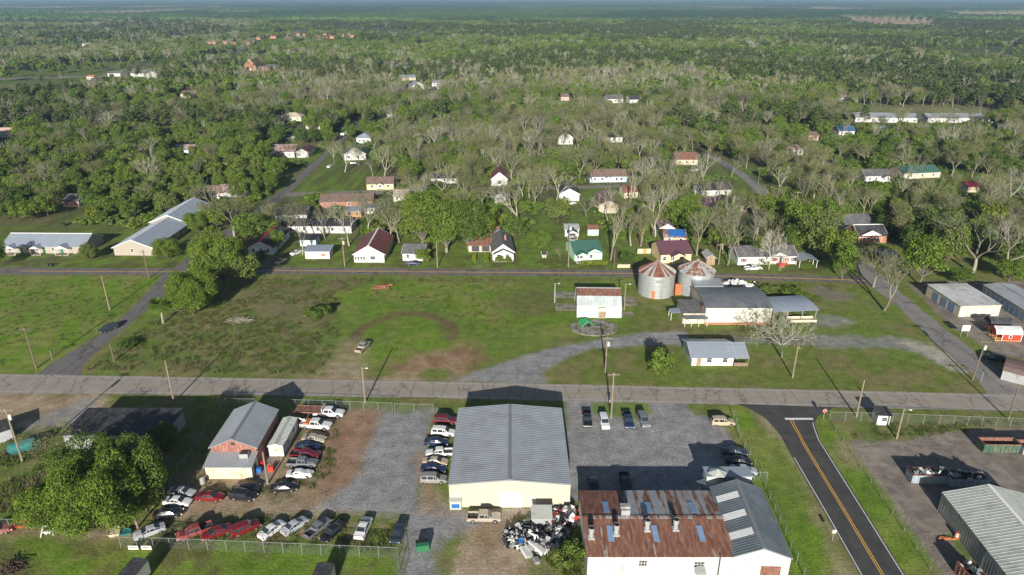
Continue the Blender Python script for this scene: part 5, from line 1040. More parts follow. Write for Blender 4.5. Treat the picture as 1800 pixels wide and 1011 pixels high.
car('sedan', 767, 777, -4, 'blue', 'shiny dark blue sedan beside the cream workshop', GS)
car('pickup', 772, 796, 184, 'white', 'white pickup in the row beside the cream workshop', GS, 0, None, .92)
car('sedan', 765, 811.5, -5, 'tan', 'tan sedan in the row beside the cream workshop', GS)
car('sedan', 762, 824, -6, 'blue', 'dark sedan squeezed below the tan one', GS)
car('suv', 762, 842, -2, 'oldgrey', 'grey boxy SUV lowest in the row beside the cream workshop', GS)
car('pickup', 851, 910, -1, 'champagne', 'silver-beige pickup parked before the white roll-up door')
car('pickup', 1032, 738, 268, 'black', 'black pickup leftmost in the gravel lot', GL)
car('suv', 1062, 742, 272, 'white', 'white SUV facing the camera in the gravel lot', GL)
car('pickup', 1104, 740, 270, 'blue', 'dark blue pickup in the middle of the gravel lot row', GL)
car('suv', 1131, 739, 276, 'grey', 'dark grey SUV rightmost in the gravel lot row', GL)
car('suv', 1270, 742, -2, 'tan', 'gold SUV parked alone by the lot corner', GL)
car('sedan', 1291, 794, -5, 'navy', 'black sedan topmost of three by the lot fence', GL)
car('sedan', 1298, 810, -6, 'black', 'black sedan in the middle of three by the fence', GL)
car('sedan', 1307, 826, -10, 'silver', 'silver hatchback lowest of three by the lot fence', GL)
car('sedan', 1043, 853, 272, 'navy', 'blue-grey car in shade left behind the rusty roof', GL)
car('pickup', 1100, 851, 270, 'black', 'black pickup in shade right behind the rusty roof', GL)
car('suv', 190, 578, 236, 'darkgreen', 'dark SUV driving down the cross street', None, 0, 'driving_suv')
car('pickup', 638, 610, 74, 'champagne', 'tan pickup standing alone on the grass field')
car('pickup', 1324, 472, 6, 'white', 'white pickup in front of the red-shuttered house')
car('sedan', 726, 463, 4, 'blue', 'dark blue car before the small grey-roofed house')
car('sedan', 494, 459, 70, 'champagne', 'pale sedan on the drive of the red-trimmed gable house')
car('sedan', 521, 444, 60, 'white', 'white car under the white lean-to carport')
car('suv', 1006, 422, 270, 'white', 'white SUV poking out of the green garage canopy')
car('sedan', 1003, 357, 10, 'white', 'white car before the dark-roofed white cottage')
car('suv', 1746, 629, 150, 'black', 'black SUV near the brown round-topped shed')
car('sedan', 622, 287, 5, 'navy', 'blue car before the green-gabled white house')
car('sedan', 580, 292, 80, 'white', 'white car on the verge of the cross street')
car('sedan', 1575, 391, 10, 'silver', 'silver car in the shade behind the red brick house')
car('sedan', 1222, 299, 40, 'white', 'white car by the rusty red-roofed house')
car('sedan', -6, 932, 20, 'faded', 'faded red junk car cut by the left edge', GY, 21)
# recovery trucks
def wrecker(px, py, deg, flat, label):
    r = car('pickup', px, py, deg, 'white', label, 'recovery trucks', 0, 'tow_truck', 1.12); r['category'] = 'tow truck'
    for ch in list(r.children):
        if ch.name.startswith(('body', 'bed_liner')): 
            if ch.name.startswith('bed_liner'): bpy.data.objects.remove(ch)
    if flat:
        b = MB(); b.box(-6.4, -1.0, -1.15, 1.15, 1.12, 1.26); b.box(-6.4, -1.0, -1.2, -1.1, 1.26, 1.38); b.box(-6.4, -1.0, 1.1, 1.2, 1.26, 1.38); b.build('flat_deck', RUST, r)
        MB().box(-1.08, -.98, -1.1, 1.1, 1.2, 2.1).build('headboard', WTRIM, r)
    else:
        b = MB(); b.tube((-1.4, 0, 1.1), (-3.6, .1, 1.9), .12, .1); b.tube((-1.4, -.4, 1.1), (-3.4, .1, 1.85), .08); b.build('boom', WTRIM, r); MB().box(-2.2, -1.1, -.8, .8, .745, 1.35).build('winch_box', ORANGE, r)
    return r
wrecker(579, 727, -4, True, 'white flatbed tow truck with rusty deck by the yard fence')
wrecker(556, 748, -8, False, 'white tow truck with boom parked below the flatbed')
bt = empty('bucket_truck', G(607, 238), R(70), 'white utility bucket truck stopped on the cross street', 'truck'); b = MB(); b.box(-3.5, 1.2, -1.2, 1.2, .7, 1.9); b.box(1.3, 3.4, -1.15, 1.15, .7, 2.6); b.build('body', PC['white'], bt)
b = MB(); b.tube((-1, 0, 1.9), (2.5, 0, 4.0), .22); b.tube((2.5, 0, 4.0), (-2.5, 0, 5.0), .18); b.build('boom', PC['white'], bt); MB().box(3.405, 3.44, -1, 1, 1.6, 2.4).build('windshield', GLASS, bt)
for ax_ in (-2.2, 2.2):
    for s in (-1, 1): MB().tube((ax_, s * .95, .5), (ax_, s * 1.22, .5), .5, n=14).build('wheel', BLACK, bt)
# box trailers at the lower edge
for px, py, deg, lab in ((232, 981, -8, 'white box trailer with dark roof at lower left below the fence'), (563, 989, -3, 'dark-topped box trailer at the lower edge below the fence')):
    p = G(px + 7, py, 3.3); t = empty('box_trailer', (p.x, p.y - 4.2, 0), R(deg), lab, 'trailer', 'box trailers in the lower field'); MB().box(-1.3, 1.3, -4.2, 4.2, .7, 3.15).build('body', WHITE, t)
    b = MB(); b.add([(x, y, z) for y in (-4.25, 4.25) for x, z in ((-1.34, 3.12), (-1.2, 3.26), (0, 3.34), (1.2, 3.26), (1.34, 3.12))], [(i, i + 1, i + 6, i + 5) for i in range(4)] + [(0, 1, 2, 3, 4), (9, 8, 7, 6, 5), (0, 5, 9, 4)]); b.build('roof', RDARK, t)
    for s in (-1, 1):
        for y in (-2.4, -1.4): MB().tube((s * 1.05, y, .45), (s * 1.32, y, .45), .45, n=14).build('wheel', BLACK, t)
    MB().box(-.12, .12, 4.2, 5.6, .55, .7).build('drawbar', DARKM, t)

# ---------------------------------------------------------------- yard things
def dumpster(px, py, L, Wd, Hh, deg, m, inner, label, load=0, group=None):
    p = G(px, py); root = empty('roll_off_container', (p.x, p.y, 0), R(deg), label, 'container', group); hx, hy = L / 2, Wd / 2; b = MB()
    b.box(-hx, hx, -hy, -hy + .08, .25, Hh); b.box(-hx, hx, hy - .08, hy, .25, Hh); b.box(-hx, -hx + .08, -hy + .081, hy - .081, .25, Hh); b.box(hx - .08, hx, -hy + .081, hy - .081, .25, Hh); b.box(-hx + .081, hx - .081, -hy + .081, hy - .081, .25, .35)
    for i in range(int(L / .75)):
        a = -hx + .25 + i * .75; b.box(a, a + .12, -hy - .09, -hy - .001, .25, Hh - .15); b.box(a, a + .12, hy + .001, hy + .09, .25, Hh - .15)
    b.build('body', m, root); r = MB(); r.box(-hx - .04, hx + .04, -hy - .1, -hy + .12, Hh + .003, Hh + .12); r.box(-hx - .04, hx + .04, hy - .12, hy + .1, Hh + .003, Hh + .12); r.box(-hx - .04, -hx + .1, -hy + .121, hy - .121, Hh + .003, Hh + .12); r.box(hx - .1, hx + .04, -hy + .121, hy - .121, Hh + .003, Hh + .12); r.build('rim', inner, root)
    MB().box(-hx + .09, hx - .09, hy - .1, hy - .081, .4, Hh - .02).build('inner_wall', RUST, root)
    for xx in (-hx + .5, hx - .5):
        for yy in (-hy + .3, hy - .3): MB().tube((xx, yy - .1, .14), (xx, yy + .1, .14), .14, n=10).build('roller', DARKM, root)
    if load:
        o = scrap(p.x, p.y, R(deg), hx - .3, hy - .25, Hh * load, .9, 90, int(px)).build('scrap_load', SCRAP, None); tag(o, 'tangled scrap metal filling the ' + label.split(' with')[0], 'scrap', kind='stuff')
    EXCL.append((p.x, p.y, 0, hx, hy, 0))
def scrap(cx, cy, ang, hx, hy, z0, hh, n, seed, big=1.0):
    rr = random.Random(seed); b = MB(); ca_, sa_ = math.cos(ang), math.sin(ang)
    for i in range(n):
        u, v = rr.uniform(-1, 1), rr.uniform(-1, 1)
        if big > 1 and u * u + v * v > 1: continue
        x = cx + u * hx * ca_ - v * hy * sa_; y = cy + u * hx * sa_ + v * hy * ca_
        z = z0 + hh * rr.random() * (max(0., 1 - .75 * (u * u + v * v)) if big > 1 else 1); m = rr.randrange(7); k = rr.random()
        M_ = Matrix.Translation((x, y, z)) @ Matrix.Rotation(rr.uniform(0, 6.3), 4, Vector((rr.uniform(-1, 1), rr.uniform(-1, 1), rr.uniform(-.4, 1))).normalized())
        a, c, d = [rr.uniform(.1, .45) * big ** .5 for _ in range(3)]
        if k < .45: b.box(-a, a, -c, c, -d * .6, d * .6, m, M_)
        elif k < .7: b.box(-a * 2, a * 2, -c, c, -.02, .02, m, M_)
        elif k < .88: b.tube(M_ @ Vector((-a * 2.4, 0, 0)), M_ @ Vector((a * 2.4, 0, 0)), .05, n=5, m=m)
        else: b.tube(M_ @ Vector((0, 0, -.12)), M_ @ Vector((0, 0, .12)), .33, n=12, m=2)
    return b
SCRAP = [WTRIM, GALV, BLACK, DARKM, STRIM, BLACK, STRIM]
GC = 'roll-off containers in the paved yard'
dumpster(1629, 845, 6.8, 2.4, 2.0, -3, BLUESTEEL, RUSTP, 'blue-grey roll-off container with scrap near the shadow edge', .7, GC)
dumpster(1695, 852, 6.8, 2.4, 1.9, -2, BLUESTEEL, BLUESTEEL, 'shaded roll-off container with tangled white scrap', .8, GC)
dumpster(1752, 791, 6.9, 2.4, 2.0, -1, GREEND, RUST, 'empty green roll-off container with rusty rim', 0, GC)
dumpster(1818, 795, 6.5, 2.4, 2.0, 0, BLUESTEEL, RUST, 'pale roll-off container cut by the right edge', 0, GC)
dumpster(1716, 1034, 6.5, 2.4, 2.1, 98, RUST, RUSTP, 'rusty roll-off container with white scrap at the lower edge', .75, GC)
p = G(743, 966); r = empty('green_bin', (p.x, p.y, 0), R(12), 'green wheeled waste bin with lid beside the gravel drive', 'bin'); b = MB(); b.box(-1.0, 1.0, -.75, .75, .2, 1.35); b.box(-1.05, 1.05, -.8, .0, 1.351, 1.42); b.build('body', GREENP, r); MB().box(-1.05, 1.05, .02, .8, 1.352, 1.42).build('lid', BLACK, r)
for xx in (-.8, .8):
    for yy in (-.6, .6): MB().tube((xx, yy - .05, .1), (xx, yy + .05, .1), .1, n=10).build('caster', BLACK, r)
# junk heap between the cream workshop and the rusty roof
tag(scrap(G(945, 945).x, G(945, 945).y, .1, 5.6, 3.7, .12, 1.5, 700, 41, 1.2).build('junk_heap', SCRAP), 'sprawling heap of mixed scrap before the cream workshop', 'scrap', kind='stuff')
tag(scrap(G(990, 912).x, G(990, 912).y, 0, 2.6, 2.6, .12, 1.2, 260, 43, 1.2).build('junk_heap', [WTRIM, GALV, BLACK, DARKM, GALV, DARKM, REDP]), 'heap of white and red bicycle and machine scrap behind the tin shed', 'scrap', kind='stuff')
def appliance(px, py, z, s, rot, m, label, nm='scrap_appliance'):
    p = G(px, py, z); o = MB().box(-s[0], s[0], -s[1], s[1], -s[2], s[2]); o.box(-s[0] * .92, s[0] * .92, -s[1] - .05, -s[1] - .002, -s[2] * .92, s[2] * .1, 1); o.box(-s[0] * .92, s[0] * .92, -s[1] - .05, -s[1] - .002, s[2] * .16, s[2] * .92, 1)
    q = o.build(nm, [m, GALV], None, (p.x, p.y, z)); q.rotation_euler = rot; tag(q, label, 'appliance', 'appliances on the junk heap')
for a_ in ((943, 962, .8, (.5, 1.5, .4), (.2, .1, .9), WHITE, 'long white freezer tipped on the junk heap'), (930, 960, .9, (.45, .8, .35), (.3, 0, .6), GALV, 'dented grey cabinet left of the tipped freezer'), (925, 970, .55, (.6, 1.1, .3), (.1, .2, .5), WHITE, 'white slatted appliance at the heap corner nearest the camera'),
           (915, 952, 1.0, (.35, .5, .3), (.4, .2, .3), TARP, 'bright blue drum-sized box on the junk heap'), (966, 955, .5, (.5, 1.3, .1), (0, 0, .1), RUST, 'rusty brown sheet panel lying on the heap'), (943, 985, .4, (.4, .5, .3), (.2, .3, .4), STRIM, 'grey box at the lowest tip of the heap')): appliance(*a_)
p = G(992, 976); b = MB(); b.tube((0, 0, 0), (0, 0, 1.1), .42, .42, 16, cap=False); b.tube((0, 0, .9), (0, 0, .92), .38, n=16, m=1); tag(b.build('steel_drum', [GALV, BLACK], None, (p.x, p.y, 0)), 'open grey steel drum in the weeds beside the rusty roof', 'drum')
# tin shed, pump lean-to
house('tin_shed', 'small corrugated tin shed in front of the cream workshop', 'shed', (935, 931), (969, 931), 2.6, 2.2, .5, 'shed', GALV, RPALE, .15, .28, cor=0)
house('pump_shelter', 'little open shelter with blue tank at the left corner of the cream workshop', 'shelter', (791, 896), (811, 896), .9, 1.8, .3, 'shed', CREAM, GALV, .12, 0, [('f', .5, .3, 1.4, .9, 'tank_bay', TARP)], cor=0)
# drum cluster and cabinets by the lean-to
for i, (px, py, m, lb) in enumerate(((357, 851, GALV, 'upright grey gas tank leaning by the cream lean-to'), (368, 838, GALV, 'tall grey cylinder at the corner of the lean-to'))):
    p = G(px, py); b = MB(); b.tube((0, 0, .1), (0, 0, 1.3), .45, .45, 14); b.tube((0, 0, 1.3), (0, 0, 1.5), .45, .15, 14); tag(b.build('gas_tank', m, None, (p.x, p.y, 0)), lb, 'tank')
for px, py, m, lb in ((459, 818, RED, 'red engine hoist beside the caravan path'), (456, 830, TARP, 'blue tool stand beside the red engine hoist'), (477, 828, REDP, 'red rolling toolbox on the path by the wooden pole')):
    p = G(px, py); b = MB(); b.box(-.5, .5, -.35, .35, .1, .9); b.box(-.45, .45, -.3, .3, .9, 1.0); b.tube((-.4, 0, 1), (-.4, 0, 1.7), .06); tag(b.build('tool_stand', m, None, (p.x, p.y, 0)), lb, 'tool stand')
# junk along the near fence at left
for px, py, s, m, lb in ((38, 928, (1.1, .5, .7), REDP, 'red hoist frame lying by the left fence'), (85, 938, (.9, .7, .8), WTRIM, 'white bumper frame on the grass at left'), (203, 938, (.9, 1.0, .7), CREAMW, 'cream fibreglass hull beside the big tree'), (222, 938, (.9, .6, .5), TEALP, 'teal boat hull next to the cream one')):
    p = G(px, py); b = MB()
    if 'frame' in lb:
        for xx in (-s[0], s[0]): b.tube((xx, -s[1], .1), (xx * .8, s[1], s[2] * 1.3), .1); b.tube((xx, -s[1], .1), (xx, s[1] * 1.4, .15), .09)
        b.tube((-s[0], 0, s[2] * .5), (s[0], 0, s[2] * .5), .12); b.tube((-s[0] * .8, s[1], s[2] * 1.3), (s[0] * .8, s[1], s[2] * 1.3), .1); b.box(-s[0] * .5, s[0] * .5, -.2, .2, .1, .5)
    else:
        P = [(-s[0], -s[1]), (s[0], -s[1]), (s[0] * .9, s[1] * .4), (0, s[1] * 1.4), (-s[0] * .9, s[1] * .4)]; n = len(P)
        b.add([(x * .7, y * .8, .05) for x, y in P] + [(x, y, s[2]) for x, y in P] + [(x * .85, y * .85, s[2] * .8) for x, y in P], [(4, 3, 2, 1, 0)] + [(i, (i + 1) % n, n + (i + 1) % n, n + i) for i in range(n)] + [(n + i, n + (i + 1) % n, 2 * n + (i + 1) % n, 2 * n + i) for i in range(n)] + [tuple(range(2 * n, 3 * n))])
    tag(b.build('junk_frame' if 'frame' in lb else 'boat_hull', m, None, (p.x, p.y, 0), .3), lb, 'junk')
p = G(10, 796); b = MB(); b.tube((-2, 0, 1.3), (2, 0, 1.3), 1.15, 1.15, 18); b.tube((2, 0, 1.3), (2.6, 0, 1.3), 1.15, .6, 18); b.tube((-2, 0, 1.3), (-2.6, 0, 1.3), 1.15, .6, 18)
for xx in (-1.4, 1.4): b.box(xx - .2, xx + .2, -.8, .8, 0, .5)
tag(b.build('fuel_tank', TEALP, None, (p.x + 3.5, p.y + .5, 0), .6), 'teal horizontal fuel tank in the fenced corner at the left edge', 'tank')
p = G(-14, 800); house('pump_house', 'dark low shed at the left edge behind the teal tank', 'shed', (-60, 800), (24, 772), 4, 2.4, .3, 'shed', GREYW, RDARK, .2, 0, cor=0)
# green implement, concrete pads, rubbish, red disc harrow
p = G(1052, 576); b = MB(); N = 36; b.prism([(6.4 * math.cos(2 * math.pi * i / N), 4.9 * math.sin(2 * math.pi * i / N)) for i in range(N)], 0, .18); tag(b.build('concrete_pad', CONC, None, (p.x - 1.2, p.y - .2, 0)), kind='structure')
for px, py, s in ((995, 518, (3.6, 2.2)), (997, 540, (3.4, 2.3)), (1103, 530, (2.4, 2.8)), (1100, 552, (2.2, 1.3))):
    p = G(px, py); tag(MB().box(-s[0], s[0], -s[1], s[1], 0, .05).build('concrete_pad', CONC, None, (p.x, p.y, 0)), kind='structure')
p = G(1029, 572); r = empty('farm_implement', (p.x, p.y, .18), .4, 'green farm implement with curved arms on the round concrete pad', 'implement'); b = MB()
for i in range(4):
    y = -1.2 + i * .8; b.tube((-1.8, y, .3), (-.6, y, 1.2), .12); b.tube((-.6, y, 1.2), (.9, y, 1.1), .12); b.tube((.9, y, 1.1), (1.9, y, .25), .12)
b.tube((-.6, -1.4, 1.2), (-.6, 1.5, 1.2), .14); b.tube((.9, -1.4, 1.1), (.9, 1.5, 1.1), .14); b.build('frame', mat('implement_green', (.03, .34, .12), .5), r)
for y in (-1.6, 1.6): MB().tube((.2, y - .1, .45), (.2, y + .1, .45), .45, n=12).build('wheel', BLACK, r)
p = G(672, 507); r = empty('disc_harrow', (p.x, p.y, 0), .12, 'rusty red disc harrow abandoned in the grass', 'harrow'); b = MB(); b.tube((-3.2, -.5, .5), (3, .6, .7), .16); b.tube((-2.6, .9, .6), (2.4, 1.0, .6), .14); b.box(-.8, 1.2, -.3, .9, .5, 1.0); b.tube((1.2, .4, .8), (3.2, .9, .9), .14); b.build('frame', mat('faded_red_steel', (.3, .095, .06), .8, .3, 2), r)
for i in range(7): MB().tube((-2.8 + i * .75, -.7, .4), (-2.75 + i * .75, -.62, .4), .42, n=12).build('disc', RUST, r)
p = G(1293, 503); rr = random.Random(4); b = MB()
for i in range(120):
    x, y = rr.gauss(0, 3.2), rr.gauss(0, 1.3); s = rr.uniform(.35, .75); z = max(.2, 2.0 - .18 * x * x * .6 - .5 * y * y * .5) * rr.random()
    n = 8; M_ = Matrix.Translation((x, y, z + .2)) @ Matrix.Rotation(rr.uniform(0, 6), 4, 'Z') @ Matrix.Rotation(rr.uniform(-.6, .6), 4, 'X')
    vs = [M_ @ Vector((s * q * math.cos(6.283 * k / n), s * .75 * q * math.sin(6.283 * k / n), s * h)) for q, h in ((.5, -.5), (1, -.1), (.85, .35), (.3, .6)) for k in range(n)]
    b.add(vs, [(j * n + k, j * n + (k + 1) % n, (j + 1) * n + (k + 1) % n, (j + 1) * n + k) for j in range(3) for k in range(n)] + [tuple(range(3 * n, 4 * n))], rr.randrange(3))
tag(b.build('sack_pile', [WTRIM, WHITE, RPALEW], None, (p.x, p.y, 0)), 'pile of bulging white sacks behind the mill', 'sacks', kind='stuff')
p = G(1288, 511); dumpster(1285, 513, 7.5, 2.0, 1.3, 0, mat('navy_steel', (.03, .05, .12), .5), DARKM, 'dark blue open skip under the white sacks')
# traffic barrel and cones, signs, timber, hedges
for px, py, lb in ((1681, 945, 'orange and white traffic barrel leaning by the corrugated warehouse'),):
    p = G(px, py); r = empty('traffic_barrel', (p.x, p.y, 0), 0, lb, 'barrel'); b = MB(); b.tube((0, 0, 0), (0, 0, .12), .42, n=14); b.tube((0, 0, .12), (0, 0, 1.1), .32, .25, 14); b.build('body', ORANGE, r)
    for z in (.35, .7): MB().tube((0, 0, z), (0, 0, z + .16), .33 - z * .06, n=14).build('stripe', WTRIM, r)
p = G(1664, 947); b = MB(); b.tube((-1.4, 0, .1), (1.2, -.3, .15), .12); b.tube((-1, .3, .1), (.8, .1, .1), .1); b.box(-.3, .3, -.2, .2, 0, .25); tag(b.build('fallen_barricade', ORANGE, None, (p.x, p.y, 0)), 'fallen orange barricade pieces on the paved yard', 'barricade')
def sign(px, py, hh, kind, label, rz=0):
    p = G(px, py); r = empty('road_sign', (p.x, p.y, 0), rz, label, 'sign'); MB().tube((0, 0, 0), (0, 0, hh), .045, n=6).build('post', GALV, r)
    if kind == 'stop':
        def oc(q, y0, y1): return MB().prism([(q * math.cos(R(22.5 + 45 * i)), hh + q * math.sin(R(22.5 + 45 * i))) for i in range(8)], y0, y1, axis='y')
        oc(.44, -.06, -.05).build('border', WTRIM, r); f = oc(.4, -.075, -.062).build('face', RED, r); word(f, 'STOP', .3, (0, -.08, hh - .1), WTRIM)
    elif kind == 'board':
        MB().tube((1.7, 0, 0), (1.7, 0, hh), .05, n=6).build('post', GALV, r); MB().box(-.15, 1.9, -.08, -.046, hh - 1.5, hh + .1).build('face', WTRIM, r)
    elif kind == 'street': MB().box(-.45, .45, -.015, .015, hh + .003, hh + .2).build('blade', GREENP, r); MB().box(-.015, .015, -.45, .45, hh + .21, hh + .4).build('blade', GREENP, r)
    else: MB().box(-.3, .3, -.07, -.05, hh - .35, hh + .3).build('face', WTRIM, r)
def word(parent, txt, size, loc, m, rot=(math.pi / 2, 0, 0)):
    cu = bpy.data.curves.new('lettering', 'FONT'); cu.body = txt; cu.size = size; cu.align_x = 'CENTER'; cu.extrude = .004
    t = bpy.data.objects.new('tmp', cu); C.objects.link(t); bpy.context.view_layer.update(); me_ = bpy.data.meshes.new_from_object(t.evaluated_get(bpy.context.evaluated_depsgraph_get())); bpy.data.objects.remove(t)
    me_.materials.clear(); me_.materials.append(m); o = bpy.data.objects.new('lettering', me_); o.location = loc; o.rotation_euler = rot; return link(o, parent)
sign(1447, 737, 2.1, 'stop', 'red stop sign at the mouth of the asphalt road')
sign(1688, 592, 3.2, 'board', 'white billboard on two posts beside the self-storage yard')
sign(92, 633, 2.6, 'street', 'street name sign at the cross street corner')
sign(1724, 672, 2.6, 'street', 'street name sign beside the leaning pole at the east street')
sign(1073, 722, 2.4, 'plate', 'small white sign on the grass island of the gravel lot')
sign(1463, 950, 1.9, 'plate', 'small grey sign on the verge left of the asphalt road')
def hedge(x0, x1, y0, y1, label, seed, m=None):
    rr = np.random.default_rng(seed); a, c = G(x0, y1), G(x1, y0); n = 900
    q = rr.random((n, 3)) * np.array([abs(c.x - a.x), max(.9, c.y - a.y), 1.1]) + np.array([min(a.x, c.x), a.y, .1]); V, F = cards(q, None, .22, rr); o = link(bpy.data.objects.new('hedge', npmesh('hedge', V, F, m or LEAFY))); tag(o, label, 'hedge')
def cards(P, Nn, size, rr, asp=1.0):
    """small leaf-shaped quads at points P, roughly facing Nn"""
    n = len(P); d = rr.normal(size=(n, 3)); d /= np.linalg.norm(d, axis=1)[:, None]
    if Nn is not None: d = d * .75 + Nn * .9; d /= np.linalg.norm(d, axis=1)[:, None]
    t = rr.normal(size=(n, 3)); u = np.cross(d, t); u /= np.linalg.norm(u, axis=1)[:, None] + 1e-9; v = np.cross(d, u)
    s = size * (.6 + .8 * rr.random((n, 1))); bend = d * s * .25
    V = np.stack([P - u * s * asp, P - v * s * .7 + bend, P + u * s * asp, P + v * s * .7 + bend], 1).reshape(-1, 3)
    return V, np.arange(4 * n).reshape(-1, 4)
hedge(1022, 1067, 463, 467, 'clipped yellow-green hedge before the mint green house', 1)
hedge(829, 838, 449, 462, 'left clipped hedge along the cottage drive', 2); hedge(851, 860, 449, 462, 'right clipped hedge along the cottage drive', 3)
hedge(1302, 1350, 463.5, 465.5, 'low shrubs along the foot of the red-shuttered house', 4, LEAF)
p = G(1096, 471); b = MB()
for i in range(6): MB
r = empty('board_fence', (p.x, p.y, 0), 0, 'short pale board fence beside the north road', 'fence')
for i in range(9): MB().box(-2 + i * .46, -2 + i * .46 + .36, -.03, .03, .05, 1.15 + .06 * (i % 3)).build('board', CREAMW, r)
p = G(1132, 446); r = empty('board_fence', (p.x, p.y, 0), .05, 'orange and tan wooden fence left of the purple-roofed yellow house', 'fence')
for i in range(10): MB().box(-2.3 + i * .46, -2.3 + i * .46 + .42, -.03, .03, .05, 1.8).build('board', WOODO if 3 < i < 7 else CREAMW, r)

# ---------------------------------------------------------------- chain-link fences
CHM, ct_, cN, cL_, cP = nt('chain_link'); cP.inputs['Base Color'].default_value = (.2, .25, .24, 1); cP.inputs['Roughness'].default_value = .5
tb = cN.new('ShaderNodeBsdfTransparent'); mx_ = cN.new('ShaderNodeMixShader'); mx_.inputs[0].default_value = .08; cL_.new(tb.outputs[0], mx_.inputs[1]); cL_.new(cP.outputs[0], mx_.inputs[2]); cL_.new(mx_.outputs[0], cN['Material Output'].inputs[0])
def fence(pts, hh, label, step=3.0):
    P = [G(*p_) for p_ in pts]; root = empty('chain_link_fence', P[0], 0, label, 'fence'); o0 = P[0]; pm_ = MB().tube((0, 0, 0), (0, 0, hh + .08), .045, n=6).mesh('post', mat('fence_steel', (.24, .26, .255), .5, .1)); rail = MB(); msh = MB(); FST = mat('fence_steel', (.24, .26, .255), .5, .1)
    for a, c in zip(P, P[1:]):
        n = max(1, round((c - a).length / step))
        for i in range(n): place(pm_, 'post', root, a.lerp(c, i / n) - o0)
        A, B = a - o0, c - o0; rail.tube(A + Vector((0, 0, hh)), B + Vector((0, 0, hh)), .032, n=5); msh.add([A + Vector((0, 0, .04)), B + Vector((0, 0, .04)), B + Vector((0, 0, hh)), A + Vector((0, 0, hh))], [(0, 1, 2, 3)])
    place(pm_, 'post', root, P[-1] - o0); rail.build('top_rail', FST, root); msh.build('mesh', CHM, root); return root
fence(((213, 963), (300, 965), (700, 982)), 2.2, 'long chain-link fence along the near edge of the car yard')
fence(((700, 982), (704, 1030)), 2.2, 'short fence return beside the green waste bin')
fence(((300, 860), (340, 805), (398, 716), (520, 718), (640, 722), (690, 724)), 2.2, 'chain-link fence behind the red barn along the main road')
fence(((694, 724), (762, 725)), 2.0, 'double chain-link gate across the gravel entrance', 5)
fence(((1290, 735), (1300, 775), (1345, 860), (1400, 990), (1425, 1040)), 2.0, 'chain-link fence between the gravel lot and the asphalt road')
fence(((1457, 740), (1540, 742), (1650, 746), (1800, 752), (2000, 760)), 2.2, 'green-tinted chain-link fence along the main road at right')
fence(((1457, 740), (1482, 777), (1660, 1040)), .9, 'low chain-link fence down the side of the paved yard', 4)
fence(((-60, 855), (0, 820), (60, 770)), 2.0, 'chain-link fence round the teal tank at the left edge')
fence(((-40, 929), (75, 930)), 2.0, 'short chain-link fence left of the big tree')
fence(((1325, 846), (1347, 846)), 2.0, 'little wire pen behind the slate-roofed workshop')

# ---------------------------------------------------------------- utility poles and wires
POLES = {}
def pole(key, px, py, hh, label, arm=1, trans=False, lamp=False, m=None, lean=0):
    p = G(px, py); root = empty('utility_pole', (p.x, p.y, 0), 0, label, 'utility pole', 'wooden utility poles'); root.rotation_euler = (0, R(lean), 0)
    m = m or POLEW; MB().tube((0, 0, 0), (0, 0, hh), .2, .13, 8).build('pole', m, root)
    if arm:
        b = MB().box(-1.2, 1.2, -.06, .06, hh - .6, hh - .45).build('crossarm', m, root)
        for xx in (-1.05, -.35, .35, 1.05): MB().tube((xx, 0, hh - .45), (xx, 0, hh - .22), .05, .035, 6).build('insulator', GALV, b)
    if trans: MB().tube((.38, 0, hh - 2.4), (.38, 0, hh - 1.4), .25, n=12).build('transformer', WTRIM, root)
    if lamp:
        b = MB(); b.tube((0, 0, hh - .5), (1.0, -.3, hh - .1), .035, n=6); o = b.build('lamp_arm', GALV, root); MB().box(.85, 1.35, -.45, -.2, hh - .18, hh - .05).build('lamp_head', WTRIM, o)
    POLES[key] = Vector((p.x, p.y, hh - .3)); LANDMARKS.append
def hpx(px, py, yt):
    X = G(px, py); v = (yt - CY) / FPX; return (v * X.y * CP + X.y * SP) / (-CP + v * SP) + CAMH
